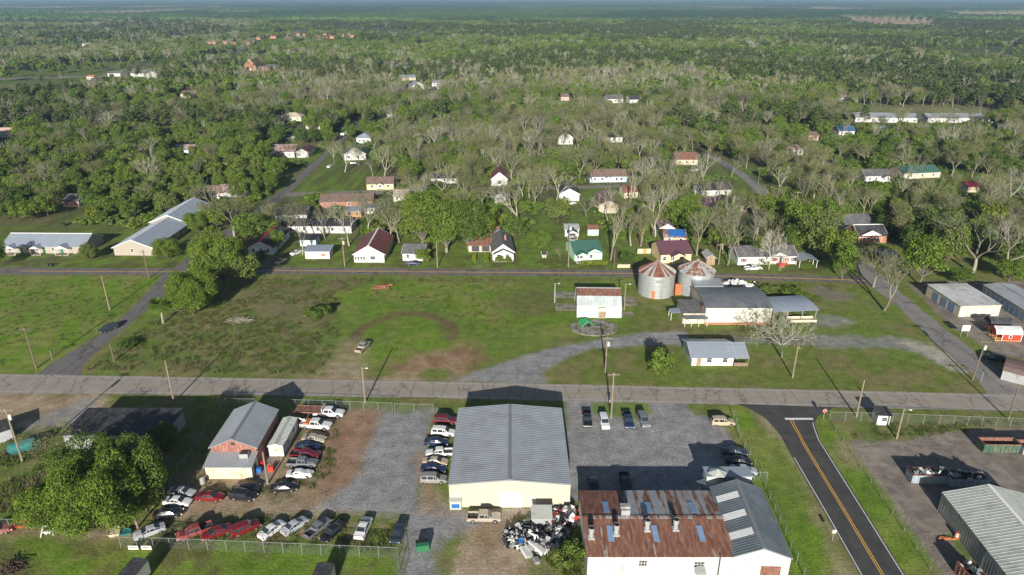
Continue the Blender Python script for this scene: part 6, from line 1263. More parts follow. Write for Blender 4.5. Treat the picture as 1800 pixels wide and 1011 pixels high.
for k, px, py, yt, lb, kw in (
    ('a', 306, 707, 634, 'bare wooden pole beside the main road at left', dict(arm=0)), ('b', 642, 708, 645, 'yellowish lamp pole behind the yard fence', dict(arm=0, lamp=True)), ('c', 64, 648, 576, 'dark pole with crossarm at the cross street corner', dict(m=POLED)),
    ('d', 201, 636, 604, 'short dark stub pole in the weeds beside the cross street', dict(arm=0, m=POLED)), ('e', 1064, 655, 592, 'pole with transformer before the round concrete pad', dict(trans=True)), ('f', 1074, 735, 655, 'pole on the grass island of the gravel lot', dict()),
    ('g', 1393, 664, 608, 'thin pole on the verge right of the small office', dict(arm=0)), ('h', 1505, 733, 668, 'pole behind the guard hut fence', dict(arm=0)), ('i', 1576, 771, 718, 'lamp pole inside the paved yard', dict(arm=0, lamp=True)),
    ('j', 1709, 668, 598, 'leaning dark pole at the east street', dict(m=POLED, lean=3, trans=True)), ('k', 1772, 738, 676, 'dark pole by the main road near the right edge', dict(m=POLED)), ('l', 40, 812, 718, 'pole with white transformer beside the fenced teal tank', dict(trans=True)),
    ('m', 242, 928, 850, 'pole in front of the big leafy tree', dict(arm=0)), ('n', 471, 851, 795, 'slim pole beside the black sedan in the yard', dict(arm=0)), ('o', 262, 490, 440, 'pole with crossarm before the taupe apartments', dict(m=POLED, lamp=True)),
    ('p', 606, 468, 417, 'white-capped pole left of the burgundy-roofed house', dict(trans=True)), ('q', 769, 470, 428, 'pole by the drive left of the carport wing', dict(arm=0)), ('r', 999, 470, 392, 'slim pole beside the mint green house drive', dict(arm=0, trans=True)),
    ('s', 1079, 471, 438, 'dark pole beside the board fence', dict(arm=0, m=POLED)), ('t', 1263, 465, 428, 'pole with crossarm right of the brown shed', dict()), ('u', 975, 532, 497, 'white light pole on the grass left of the steel barn', dict(arm=0, lamp=True, m=GALV)),
    ('v', 1097, 545, 498, 'light pole at the right end of the steel barn', dict(arm=0, lamp=True)), ('w', 485, 327, 296, 'pale pole beside the upper cross street', dict(arm=0)), ('x', 1394, 393, 336, 'tall pole with crossarm in the right woods', dict()), ('y', 1332, 325, 294, 'pole beside the side lane', dict(m=POLED)),
    ('z', 193, 545, 485, 'thin leaning pole with guy wire on the meadow', dict(arm=0))): pole(k, px, py, hpx(px, py, yt), lb, **kw)
PN = dict(a='bare roadside pole', b='yellowish lamp pole', c='cross street corner pole', e='transformer pole in the field', f='gravel lot pole', h='guard hut pole', j='leaning east street pole', k='right edge pole', l='teal tank pole', m='big tree pole', o='apartment pole', p='burgundy house pole', q='cottage drive pole', r='mint house pole', t='brown shed pole', L='left edge', R='right edge')
POLES['L'] = G(-300, 640, 9.6); POLES['R'] = G(2050, 700, 9.6)
for i, (a, b_, off) in enumerate([('c', 'L', -.9), ('c', 'L', .9), ('c', 'e', -.9), ('c', 'e', .9), ('e', 'j', -.9), ('e', 'j', .9), ('j', 'R', 0), ('e', 'f', 0), ('f', 'h', 0), ('h', 'k', 0), ('a', 'b', 0), ('b', 'f', 0), ('p', 'q', 0), ('q', 'r', 0), ('r', 't', 0), ('l', 'm', 0), ('o', 'p', 0), ('c', 'o', 0)]):
    A, B = POLES[a], POLES[b_]; n = 14; sag = min(1.6, (B - A).length * .012); d = (B - A).cross(Vector((0, 0, 1))).normalized() * off; q = MB(); pts = [A.lerp(B, k / n) + d - Vector((0, 0, sag * 4 * (k / n) * (1 - k / n))) for k in range(n + 1)]
    for u, v in zip(pts, pts[1:]): q.tube(u, v, .02, n=3, cap=False)
    tag(q.build('power_line', DARKM), f"{'nearer' if off < 0 else 'farther' if off > 0 else 'single'} overhead wire from the {PN[a]} to the {PN[b_]}", 'power line', 'overhead wires')

# ---------------------------------------------------------------- trees
def tubes(seg, n):
    """seg: (k,8) p q r0 r1 -> open tapered prisms"""
    seg = np.asarray(seg, float)
    p, q, r0, r1 = seg[:, :3], seg[:, 3:6], seg[:, 6:7], seg[:, 7:8]
    d = q - p; d /= np.linalg.norm(d, axis=1)[:, None] + 1e-9
    t = np.where(np.abs(d[:, 2:3]) > .9, np.array([[1., 0, 0]]), np.array([[0, 0, 1.]])); a = np.cross(d, t); a /= np.linalg.norm(a, axis=1)[:, None]; b = np.cross(d, a)
    ang = 2 * np.pi * np.arange(n) / n; ring = a[:, None, :] * np.cos(ang)[None, :, None] + b[:, None, :] * np.sin(ang)[None, :, None]
    V = np.concatenate([p[:, None] + ring * r0[:, None], q[:, None] + ring * r1[:, None]], 1).reshape(-1, 3)
    k = np.arange(n); f = np.stack([k, (k + 1) % n, n + (k + 1) % n, n + k], 1)
    F = (f[None] + (np.arange(len(seg)) * 2 * n)[:, None, None]).reshape(-1, 4)
    return V, F
def join(*parts):
    V = []; F = []; o = 0
    for v, f in parts:
        if len(v): V.append(v); F.append(f + o); o += len(v)
    return np.concatenate(V), np.concatenate(F)
def leafy(seed, H=12., Rr=5.5, n=2400, s=.42, trunk=.22, lobes=13, flat=.85, low=.28, out=.66, lr=.9):
    rr = np.random.default_rng(seed); seg = []; pts = []; nor = []
    zc = H * (low + (1 - low) * .5); az = H * (1 - low) * .5; lb = []
    for i in range(lobes):
        t = 2 * np.pi * (i * .618 + rr.random() * .15); zz = -0.85 + 1.75 * (i + .5) / lobes; rad = Rr * out * math.sqrt(max(.05, 1 - (zz * .8) ** 2)) * (.75 + .4 * rr.random())
        lb.append((rad * math.cos(t), rad * math.sin(t), zc + az * zz * .68, Rr * lr * rr.uniform(.3, .6)))
    lb.append((0, 0, zc, Rr * .6)); base = np.array([0, 0, 0.]); fork = np.array([rr.normal() * .2, rr.normal() * .2, H * low * .95])
    seg.append((*base, *fork, trunk * H / 12 * 1.25, trunk * H / 12))
    for (x, y, z, r) in lb:
        m = fork + (np.array([x, y, z]) - fork) * .5 + rr.normal(size=3) * .25; seg.append((*fork, *m, trunk * .55, trunk * .35)); seg.append((*m, x, y, z, trunk * .35, trunk * .12))
        for k in range(3): e = np.array([x, y, z]) + rr.normal(size=3) * r * .5; seg.append((x, y, z, *e, trunk * .14, .02))
    per = np.array([r ** 2 for *_, r in lb]); per = (per / per.sum() * n).astype(int)
    for (x, y, z, r), k in zip(lb, per):
        d = rr.normal(size=(k, 3)); d /= np.linalg.norm(d, axis=1)[:, None]; d[:, 2] = np.where(d[:, 2] < -.45, -d[:, 2] * .6, d[:, 2])
        bump = 1 + .22 * np.sin(d[:, 0] * 6 + x) * np.sin(d[:, 1] * 6 + y) * np.cos(d[:, 2] * 5 + z)
        rad = r * (1 - .45 * rr.random((k, 1)) ** 2.2) * bump[:, None]; pts.append(np.array([x, y, z]) + d * rad * np.array([1, 1, flat])); nor.append(d)
    P = np.concatenate(pts); V, F = cards(P, np.concatenate(nor), s, rr, 1.15)
    return tubes(seg, 6), (V, F)
def bare(seed, H=17., spread=.5, n_lv=5, thin=1.0, wide=1.0, kids=(4, 3, 3, 3, 4), fork=.22, buds=0):
    rr = np.random.default_rng(seed); seg = []; tips = []
    def grow(p, d, ln, r, lv):
        k = 2 if lv < 3 else 1; q = p
        for j in range(k):
            d = d + rr.normal(size=3) * .13 + np.array([0, 0, .06]); d /= np.linalg.norm(d); e = q + d * ln / k; ra, rb = r * (1 - .3 * j / k), r * (1 - .3 * (j + 1) / k); seg.append((*q, *e, ra, rb)); q = e
            if lv >= 2 and lv < n_lv and rr.random() < .7: grow(q, (lambda w: w / np.linalg.norm(w))(d + rr.normal(size=3) * .7), ln * .5, r * .4, lv + 1)
        if lv >= n_lv: tips.append(q); return
        m = kids[lv]
        t0 = rr.random() * 6.28
        for i in range(m):
            t = t0 + 6.283 * i / m + rr.normal() * .35; sp = spread * rr.uniform(.6, 1.25) * (1.0 if lv else 1.1) * wide
            a = np.cross(d, [0.3, .2, 1.]); a /= np.linalg.norm(a) + 1e-9; b = np.cross(d, a); w = d + (a * math.cos(t) + b * math.sin(t)) * sp; w /= np.linalg.norm(w)
            grow(q, w, ln * rr.uniform(.62, .85) if lv else H * .2 * rr.uniform(.8, 1.2), max(.022 * thin, r * rr.uniform(.5, .66)), lv + 1)
    grow(np.zeros(3), np.array([rr.normal() * .05, rr.normal() * .05, 1.]), H * fork, .021 * H, 0)
    seg = np.array(seg); zmax = seg[:, 5].max(); sc = H / zmax; seg[:, :6] *= sc
    big = seg[:, 6] > .09; parts_t = tubes(seg[:2], 7) if big.sum() else tubes(seg[:2], 5)
    rest = seg[2:]; bg_ = rest[:, 6] > .07; br = join(tubes(rest[bg_], 5), tubes(rest[~bg_], 3)) if bg_.any() else tubes(rest, 3)
    tw = None
    if buds:
        T = np.array(tips) * sc; P = T[rr.integers(0, len(T), buds)] + rr.normal(size=(buds, 3)) * .45; tw = cards(P, None, .15, rr)
    return parts_t, br, tw
def pine(seed, H=20., Rr=3.6, n=1500, s=.42):
    rr = np.random.default_rng(seed); seg = [(0, 0, 0, 0, 0, H * .55, .24, .17), (0, 0, H * .55, 0, 0, H * .97, .17, .04)]; pts = []; nor = []
    nl = 16
    for i in range(nl):
        z = H * (.48 + .5 * i / nl); t = i * 2.4 + rr.random(); rad = Rr * (1.0 - .75 * (i / nl) ** 1.6) * rr.uniform(.55, 1.05); x, y = rad * math.cos(t), rad * math.sin(t); seg.append((0, 0, z - .6, x, y, z, .07, .03))
        k = n // nl; d = rr.normal(size=(k, 3)); d /= np.linalg.norm(d, axis=1)[:, None]; pts.append(np.array([x * .75, y * .75, z]) + d * np.array([1.5, 1.5, .85]) * (.55 + .5 * rr.random((k, 1)))); nor.append(d)
    return tubes(seg, 6), cards(np.concatenate(pts), np.concatenate(nor), s, rr, .9)
def palm(seed):
    rr = np.random.default_rng(seed); pts = []; V = []; F = []
    for i in range(42):
        t = i * 2.4; el = rr.uniform(-.5, 1.1); a = np.array([math.cos(t) * math.cos(el), math.sin(t) * math.cos(el), math.sin(el)]); b = np.cross(a, [0, 0, 1.]); b /= np.linalg.norm(b); o = np.array([0, 0, 3.9])
        for k in range(7):
            u = (k - 3) / 3 * .75; d = a * math.cos(u) + b * math.sin(u); m = o + a * .7; e = m + d * 1.15 - np.array([0, 0, .3]); w = np.cross(d, a if abs(u) > .1 else b) ; w = np.cross(d, [0, 0, 1.]); w /= np.linalg.norm(w) + 1e-9
            n0 = len(V); V += [m - w * .11, m + w * .11, e + w * .05, e - w * .05]; F.append((n0, n0 + 1, n0 + 2, n0 + 3))
    return tubes([(0, 0, 0, .1, 0, 4, .17, .14)], 9), (np.array(V), np.array(F))
PROTO = {}        # kind -> list of (part list [(name, mesh)], H, R)
def reg(kind, parts, H, Rr): PROTO.setdefault(kind, []).append(([(n, npmesh(f'{kind}_{n}', v, f, m)) for n, (v, f), m in parts], H, Rr, parts))
for i in range(5): t_, c_ = leafy(20 + i, 12, 5.5, 4800, .25, lobes=12 + i, low=.16); reg('oak', [('trunk', t_, BARKD), ('crown', c_, LEAF)], 12, 5.5)
for i in range(2): t_, c_ = leafy(40 + i, 12, 5.5, 4800, .25, lobes=12 + i, low=.16); reg('bright', [('trunk', t_, BARKG), ('crown', c_, LEAFB)], 12, 5.5)
t_, c_ = leafy(50, 11, 4.5, 2200, .34); reg('yellow', [('trunk', t_, BARKD), ('crown', c_, LEAFY)], 11, 4.5)
for i in range(5): t_, b_, w_ = bare(60 + i, 18, .34 + .04 * i, 5, .62, 1, (3, 3, 2, 3, 3), buds=130); reg('bare', [('trunk', t_, BARKL if i % 2 else BARKG), ('branches', b_, BARKL if i % 2 else BARKG), ('crown', w_, LEAFBUD)], 18, 6)
for i in range(3): t_, b_, w_ = bare(70 + i, 17, .42, 5, .6, 1, (4, 3, 2, 3, 3), buds=1500); reg('bud', [('trunk', t_, BARKG), ('branches', b_, TWIG), ('crown', w_, LEAFBUD)], 17, 6)
t_, b_, _ = bare(81, 10, .75, 5, 1.2, 1.25, (5, 3, 3, 3, 4), .2); reg('widebare', [('trunk', t_, BARKL), ('branches', b_, BARKL)], 10, 8)
for i in range(3): t_, c_ = pine(90 + i); reg('pine', [('trunk', t_, BARKD), ('crown', c_, LEAFP)], 20, 4.2)
for i in range(3): t_, c_ = leafy(100 + i, 4, 2.6, 1600, .19, .12, 7, .8, .06); reg('bush', [('trunk', t_, BARKD), ('crown', c_, LEAF)], 4, 2.6)
for i in range(2): t_, c_ = leafy(110 + i, 11, 6.5, 38000, .125, .3, 40, .85, .06, .8, .62); reg('big', [('trunk', t_, BARKD), ('crown', c_, LEAFB)], 11, 6.5)
for i in range(2): t_, c_ = leafy(113 + i, 11, 6.0, 27000, .13, .3, 32, .85, .08, .76, .66); reg('bigoak', [('trunk', t_, BARKD), ('crown', c_, LEAF)], 11, 6.0)
for i in range(3): t_, c_ = leafy(120 + i, 19, 6.0, 9500, .21, .3, 24, .9, .08); reg('tall', [('trunk', t_, BARKG), ('crown', c_, LEAF)], 19, 6.0)
t_, c_ = palm(5); reg('palm', [('trunk', t_, BARKG), ('crown', c_, LEAF)], 4.8, 1.8)
KW = {'oak': 'green leafy tree', 'bright': 'bright green leafy tree', 'yellow': 'yellow-green tree', 'bare': 'bare grey tree', 'bud': 'budding half-bare tree', 'pine': 'dark pine tree', 'bush': 'low green bush', 'big': 'big bright green tree', 'tall': 'tall mid-green tree', 'bigoak': 'big dense green tree', 'palm': 'short palm tree', 'widebare': 'wide bare tree'}
def put_tree(kind, x, y, H, Rr, rot, var, label, group='trees around the town'):
    pr, h0, r0, _ = PROTO[kind][var % len(PROTO[kind])]
    root = empty('bush' if kind == 'bush' else {'bare': 'bare_tree', 'bud': 'budding_tree', 'widebare': 'bare_tree', 'pine': 'pine_tree', 'palm': 'palm_tree'}.get(kind, 'leafy_tree'), (x, y, 0), rot, label, 'bush' if kind == 'bush' else 'tree', group); root.scale = (Rr / r0, Rr / r0, H / h0)
    for n, me_ in pr: link(bpy.data.objects.new(n, me_), root)
TREES = []       # kind, x, y, H, R, explicit label
def T(kind, px, py, yt, rpx, label=None):
    p = G(px, py); H = hpx(px, py, yt) * .97; Rr = rpx * (p.y * CP + CAMH * SP) / FPX; TREES.append((kind, p.x, p.y, max(1.5, H), Rr, label))
for a_ in (
    ('big', 190, 935, 800, 72, 'broad bright green tree hanging over the near fence'), ('big', 118, 930, 835, 60, 'bright green tree at the left of the big foreground clump'), ('bigoak', 245, 890, 765, 55, 'dense green tree at the right of the big foreground clump'),
    ('bud', 108, 822, 745, 42, 'grey-green half-bare tree at the top left of the foreground clump'), ('bigoak', 165, 860, 768, 58, 'dense tree in the middle of the foreground clump'), ('bigoak', 296, 800, 742, 22, 'small dark tree at the corner of the black-roofed building'), ('oak', 262, 905, 850, 30, 'shrubby tree beside the pole before the foreground clump'),
    ('big', 341, 553, 472, 41, 'round bright green street tree beside the cross street'), ('bigoak', 392, 500, 406, 48, 'tall green tree behind the round bright street tree'), ('oak', 432, 500, 440, 34, 'lower leafy tree right of the tall street-corner pair'), ('oak', 365, 470, 410, 30, 'leafy tree at the street corner near the apartments'),
    ('palm', 287, 568, 527, 21, 'short palm tree beside the cross street'), ('bigoak', 159, 457, 426, 16, 'small ball-shaped tree before the blue-roofed apartment row'), ('bigoak', 296, 456, 416, 23, 'ball-shaped tree at the corner of the taupe apartments'), ('bigoak', 348, 408, 370, 21, 'round dark tree by the rear wing of the apartments'),
    ('bud', 412, 415, 330, 38, None), ('oak', 0, 470, 425, 18, None), ('bush', 1163, 656, 612, 24, 'lone flowering bush left of the small white office'), ('bush', 1152, 658, 640, 14, 'pale flowering shrub at the foot of the lone bush'),
    ('widebare', 1373, 628, 548, 72, 'wide bare tree in front of the white mill'), ('bare', 1554, 546, 448, 48, 'bare tree on the corner by the east street'), ('bud', 1535, 505, 430, 34, None), ('bright', 1615, 500, 410, 40, 'bright green tree above the self-storage yard'),
    ('bare', 1708, 482, 372, 55, 'huge spreading bare tree above the self-storage roofs'), ('bare', 1752, 480, 380, 50, 'second huge bare tree right of the first above self-storage'), ('yellow', 1730, 420, 355, 26, 'yellow-green treetop behind the huge bare trees'), ('oak', 1660, 470, 385, 32, None), ('oak', 1775, 470, 420, 30, None), ('bud', 1790, 455, 380, 40, None),
    ('oak', 1690, 500, 470, 22, None), ('bright', 1772, 495, 455, 24, None), ('oak', 1640, 440, 360, 34, None), ('oak', 1590, 425, 360, 25, None),
    ('oak', 1432, 455, 370, 34, None), ('oak', 1468, 470, 400, 30, None), ('bright', 1480, 492, 425, 22, None), ('oak', 1400, 425, 350, 32, None), ('oak', 1445, 415, 345, 30, None), ('oak', 1365, 400, 345, 28, None), ('yellow', 1340, 390, 340, 20, None),
    ('tall', 742, 432, 325, 34, None), ('tall', 785, 444, 335, 36, None), ('tall', 825, 440, 345, 34, None), ('oak', 716, 418, 352, 22, None), ('tall', 765, 408, 325, 34, None), ('oak', 852, 425, 365, 24, None), ('bud', 800, 415, 325, 30, None),
    ('bare', 532, 448, 372, 22, None), ('bare', 543, 420, 340, 24, None), ('bare', 614, 432, 352, 26, None), ('bare', 571, 420, 360, 20, None), ('bare', 686, 426, 340, 24, None), ('bud', 702, 426, 350, 24, None), ('bud', 744, 426, 345, 24, None), ('bare', 647, 410, 340, 22, None), ('bare', 588, 405, 350, 22, None),
    ('bare', 1074, 457, 352, 30, None), ('bare', 1109, 432, 350, 26, None), ('widebare', 1031, 380, 345, 22, None), ('bare', 915, 398, 310, 42, 'large many-stemmed bare tree near the centre'), ('bush', 908, 416, 378, 24, 'dome-shaped dense bush behind the slate-gabled cottage'), ('bigoak', 948, 442, 404, 21, 'small rounded tree alone on the lawn'),
    ('oak', 980, 392, 345, 26, None), ('bud', 985, 456, 432, 8, None), ('bush', 1100, 464, 440, 13, None), ('bush', 1118, 462, 446, 10, None), ('bush', 746, 460, 436, 15, 'round bush beside the small grey-roofed house'), ('bush', 985, 470, 462, 7, 'small round shrub beside the north road'),
    ('bare', 1152, 420, 320, 28, None), ('bare', 1224, 450, 340, 28, None), ('bare', 1279, 466, 380, 26, None), ('widebare', 1351, 474, 400, 32, 'bare tree before the red-shuttered white house'), ('bare', 1324, 436, 360, 28, None), ('bare', 1300, 445, 365, 26, None), ('oak', 1260, 440, 385, 22, None), ('oak', 1190, 405, 345, 26, None), ('oak', 1225, 420, 360, 24, None), ('oak', 1140, 400, 350, 22, None), ('oak', 1330, 455, 420, 18, None), ('oak', 1395, 445, 395, 24, None),
    ('bush', 878, 461, 449, 8, None), ('bush', 893, 462, 451, 7, None), ('bush', 460, 462, 440, 14, None), ('oak', 445, 425, 372, 30, None), ('oak', 470, 420, 378, 24, None), ('oak', 490, 440, 400, 14, None), ('bud', 505, 415, 350, 26, None),
    ('bush', 552, 562, 540, 18, 'grey-green thicket in the weedy field'), ('bush', 572, 556, 535, 14, 'darker shrub behind the field thicket'), ('bush', 225, 610, 598, 18, 'low weedy shrub beside the cross street'), ('bush', 1400, 520, 508, 26, 'weedy bramble right of the white sacks'), ('bush', 1350, 515, 500, 20, 'low bramble just right of the white sacks'),
    ('bush', 1010, 985, 955, 22, 'yellow-green weed thicket beside the rusty roof'), ('bush', 985, 1000, 972, 22, 'weed thicket below the steel drum'), ('bush', 275, 862, 830, 16, 'weedy shrub beside the two pale sedans')): T(*a_)
# banner boards on the near fence, bins, brush and soil heaps
for px, lb in ((236, 'left white banner board hung low on the near fence'), (259, 'right white banner board hung low on the near fence')):
    p = G(px, 966); r = empty('banner_board', (p.x, p.y - .12, .12), 0, lb, 'sign'); MB().box(-.8, .8, -.03, 0, 0, .75).build('board', WTRIM, r); MB().box(-.65, .6, -.045, -.031, .42, .62).build('print', DARKM, r); MB().box(-.65, .2, -.045, -.031, .2, .3).build('print', DARKM, r)
for px, lb in ((85, 'left dark wheeled bin on the apartment drive'), (91, 'right dark wheeled bin on the apartment drive')):
    p = G(px, 469); r = empty('wheeled_bin', (p.x, p.y, 0), 0, lb, 'bin', 'bins on the apartment drive'); MB().add([(x * (.3 if z < .5 else .38), y * (.3 if z < .5 else .38), z) for z in (.08, 1.0) for x, y in ((-1, -1), (1, -1), (1, 1), (-1, 1))], [(0, 1, 2, 3), (4, 5, 6, 7), (0, 1, 5, 4), (1, 2, 6, 5), (2, 3, 7, 6), (3, 0, 4, 7)]).build('body', DARKM, r); MB().box(-.4, .4, -.42, .42, 1.003, 1.08).build('lid', BLACK, r)
    for xx in (-.25, .25): MB().tube((xx - .04, .3, .1), (xx + .04, .3, .1), .1, n=10).build('wheel', BLACK, r)
for px, py, sx, sy, n_, lb, mm in ((420, 566, 3.4, 1.6, 160, 'grey brush pile in the weedy field', BARKG), (18, 1003, 1.6, 1.5, 120, 'dark uprooted stump heap at the lower left corner', BARKD)):
    p = G(px, py); q = MB(); r2 = random.Random(n_)
    for i in range(n_):
        a = r2.uniform(0, 6.28); c = Vector((p.x + r2.gauss(0, sx * .45), p.y + r2.gauss(0, sy * .45), r2.uniform(.05, .9))); d = Vector((math.cos(a), math.sin(a), r2.uniform(-.35, .35))) * r2.uniform(.4, 1.4); q.tube(c - d, c + d, r2.uniform(.03, .1), .02, 5)
    tag(q.build('brush_pile', mm), lb, 'brush pile', kind='stuff')
# --- scattered wood: everything farther out, thinned by clearings, roads and houses
rs = np.random.default_rng(12); cand = []
y = 214.
while y < 2700:
    sp = 6.9 if y < 330 else 7.4 if y < 700 else 8.6 if y < 1400 else 11
    xm = .77 * y + 45; k = int(2 * xm / sp); xs = -xm + (np.arange(k) + rs.random(k)) * sp; ys = y + (rs.random(k)) * sp; cand.append(np.stack([xs, ys], 1)); y += sp
CA = np.concatenate(cand); x_, y_ = CA[:, 0], CA[:, 1]
q_ = y_ * CP + CAMH * SP; pxs = CX + FPX * x_ / q_; pys = CY + FPX * (-y_ * SP + CAMH * CP) / q_
keep = np.ones(len(CA), bool); cor = np.zeros(len(CA), bool)
for (cx, cy, an, hx, hy, cf) in EXCL:
    ca_, sa_ = math.cos(an), math.sin(an); dx, dy = x_ - cx, y_ - cy; u = dx * ca_ + dy * sa_; v = -dx * sa_ + dy * ca_
    keep &= ~((np.abs(u) < hx + 2.2) & (np.abs(v) < hy + 2.2))
    vx, vy = cx / cy, 1.0        # straight line of sight to the house
    w_ = (x_ - (cx + vx * (y_ - cy))); cor |= (np.abs(w_) < hx + 1.5) & (y_ < cy) & (y_ > cy - hy - cf)
for P_, wd_ in ROADS:
    ln_ = np.array([(p_.x, p_.y) for p_ in P_]); d2 = np.full(len(CA), 1e9)
    for a, b in zip(ln_, ln_[1:]):
        e = b - a; t = np.clip(((CA - a) @ e) / (e @ e + 1e-9), 0, 1); d2 = np.minimum(d2, np.linalg.norm(CA - a - t[:, None] * e, axis=1))
    keep &= d2 > wd_ + 2.2
lawn_ = np.zeros(len(CA), bool)
for P_ in LAWNS: lawn_ |= poly_sd(x_, y_, P_) > 0
keep &= ~lawn_ | (rs.random(len(CA)) < np.where((pys < 345) & (pys > 250), .16, .03))
for P_ in (gp((430, 480), (430, 432), (700, 428), (880, 440), (1130, 440), (1240, 452), (1580, 440), (1600, 480), (1830, 490), (1900, 520), (430, 520)), gp((-500, 480), (-500, 404), (300, 390), (430, 430), (430, 520)),
           gp((1474, 33), (1500, 33), (1645, 38), (1645, 50), (1540, 50), (1474, 40)), gp((1660, 24), (1900, 23), (1900, 36), (1690, 36)), gp((800, 440), (930, 440), (1060, 420), (1040, 368), (940, 372), (900, 410))): keep &= poly_sd(x_, y_, P_) < 0
dens = fbm(x_ * .02, y_ * .02, 51, 3); mixn = fbm(x_ * .012 + 5, y_ * .012, 61, 4); mix2 = fbm(x_ * .005, y_ * .005, 71, 3)
keep &= rs.random(len(CA)) < np.where(pys < 240, .96, np.where(pxs < 460, .97, .80 + .5 * (dens - .5)))
keep &= ~((pys < 175) & (fbm(x_ * .0045, y_ * .0028, 44, 3) > .615) & (rs.random(len(CA)) < .93))
kind = np.empty(len(CA), object); u = rs.random(len(CA))
centre = np.exp(-(((pxs - 950) / 430) ** 2)) * np.clip((pys - 95) / 60, 0, 1)
pb = np.clip(.25 + .37 * centre + (mixn - .5) * 1.7, .09, .8) * np.clip((pys - 40) / 130, .12, 1)
pb = np.where(pxs < 440, np.clip(.26 + (mixn - .5) * .9, .05, .5), pb); pp = np.clip((mix2 - .5) * 4.5 + np.where(pxs > 1500, .2, 0) + np.where(pys < 100, .16, 0), 0, .75) * (pys < 240)
kind[:] = 'oak'; kind[u < pb] = 'bare'; kind[u < pb * .6] = 'bud'; uu = rs.random(len(CA)); kind[(u >= pb) & (uu < pp)] = 'pine'; kind[(u >= pb) & (uu > .93)] = 'bright'; kind[(u >= pb) & (uu > .985) & (pys > 110)] = 'yellow'
kind[lawn_] = 'bare'; isg = ~np.isin(kind, ['bare', 'bud']); cor[:] = False; ht = np.where(kind == 'pine', 18., np.where(isg, 11.5, 14.)); tgt = [(cx, cy - hy, hx + .5, 1.6) for (cx, cy, an, hx, hy, cf) in EXCL if cy > 225 and cf >= 0]
for nm_, (P_, wd_) in zip(('m', 'cross', 'n', 'e', 'a', 'back', 'side'), ROADS):
    if nm_ in ('cross', 'back', 'side'): tgt += [(p_.x, p_.y, 2.5, .5) for p_ in P_ if p_.y > 225][::2]
for tx, ty, r_, up_ in tgt:        # trees that would hide a house or street from the road side are not there
    w_ = np.abs(x_ - tx * y_ / ty); cor |= (w_ < r_ + np.where(isg, 3.4 + 2.5 * (y_ > 500), 1.5)) & (y_ < ty) & (y_ * CAMH / (CAMH - (ht - up_)) > ty)
keep &= ~(cor & isg & (rs.random(len(CA)) > .12)); keep &= ~(cor & ~isg & (rs.random(len(CA)) > .55))
for i in np.nonzero(keep)[0]:
    k = kind[i]; h = {'oak': rs.uniform(6, 13), 'bright': rs.uniform(8, 13), 'yellow': rs.uniform(6, 9), 'bare': rs.uniform(11, 17), 'bud': rs.uniform(10, 15), 'pine': rs.uniform(11, 17)}[k]
    if pys[i] > 330 and k == 'oak': h *= .85
    rad = {'oak': h * rs.uniform(.36, .52), 'bright': h * .42, 'yellow': h * .4, 'bare': h * rs.uniform(.3, .42), 'bud': h * rs.uniform(.32, .42), 'pine': h * .27}[k]
    TREES.append((k, x_[i], y_[i], h, rad, None))
expl = TREES[:0]
order = sorted(range(len(TREES)), key=lambda i: (0 if i < 120 and TREES[i][5] else 1, -TREES[i][3] / max(60, TREES[i][2]) if abs(PX(TREES[i][1], TREES[i][2])[0] - 900) < 915 else 0))
n_exp = sum(1 for t in TREES[:200] if t[5])
single = order[:300]; rest = order[300:]
info = []
for i in single:
    k, x, y, h, r, lb = TREES[i]; px, py = PX(x, y); info.append([i, k, x, y, h, r, lb, px, py])
grp = {}
for t in info:
    if t[6]: continue
    ph, lx, ly = min(LANDMARKS, key=lambda l: (l[1] - t[7]) ** 2 + 2.2 * (l[2] - t[8]) ** 2); dx, dy = t[7] - lx, t[8] - ly
    hs = 'tall ' if t[4] > 13.5 else 'short ' if t[4] < 9 else ''; rel = ('left of' if dx < 0 else 'right of') if abs(dx) > 1.2 * abs(dy) else ('behind' if dy < 0 else 'in front of'); grp.setdefault((hs + KW[t[1]].replace('tall ', ''), rel, ph), []).append(t)
ORD = ['leftmost', 'second from left', 'third from left', 'fourth from left', 'fifth from left', 'sixth from left', 'seventh from left', 'eighth from left', 'ninth from left', 'tenth from left', 'eleventh from left', 'twelfth from left'] + [w + ' from left' for w in ('thirteenth', 'fourteenth', 'fifteenth', 'sixteenth', 'seventeenth', 'eighteenth', 'nineteenth', 'twentieth')]
for (kw_, rel, ph), L_ in grp.items():
    L_.sort(key=lambda t: t[7])
    for j, t in enumerate(L_):
        if len(L_) == 1: t[6] = f'{kw_} {rel} the {ph}'
        elif len(L_) <= len(ORD): t[6] = f'{kw_} {rel} the {ph}, {ORD[j]}'
        else: t[6] = f'{kw_} {rel} the {ph}, number {j + 1} from left'
rr_ = random.Random(3)
for j, (i, k, x, y, h, r, lb, px, py) in enumerate(info): put_tree(k, x, y, h, r, rr_.uniform(0, 6.28), j, lb)

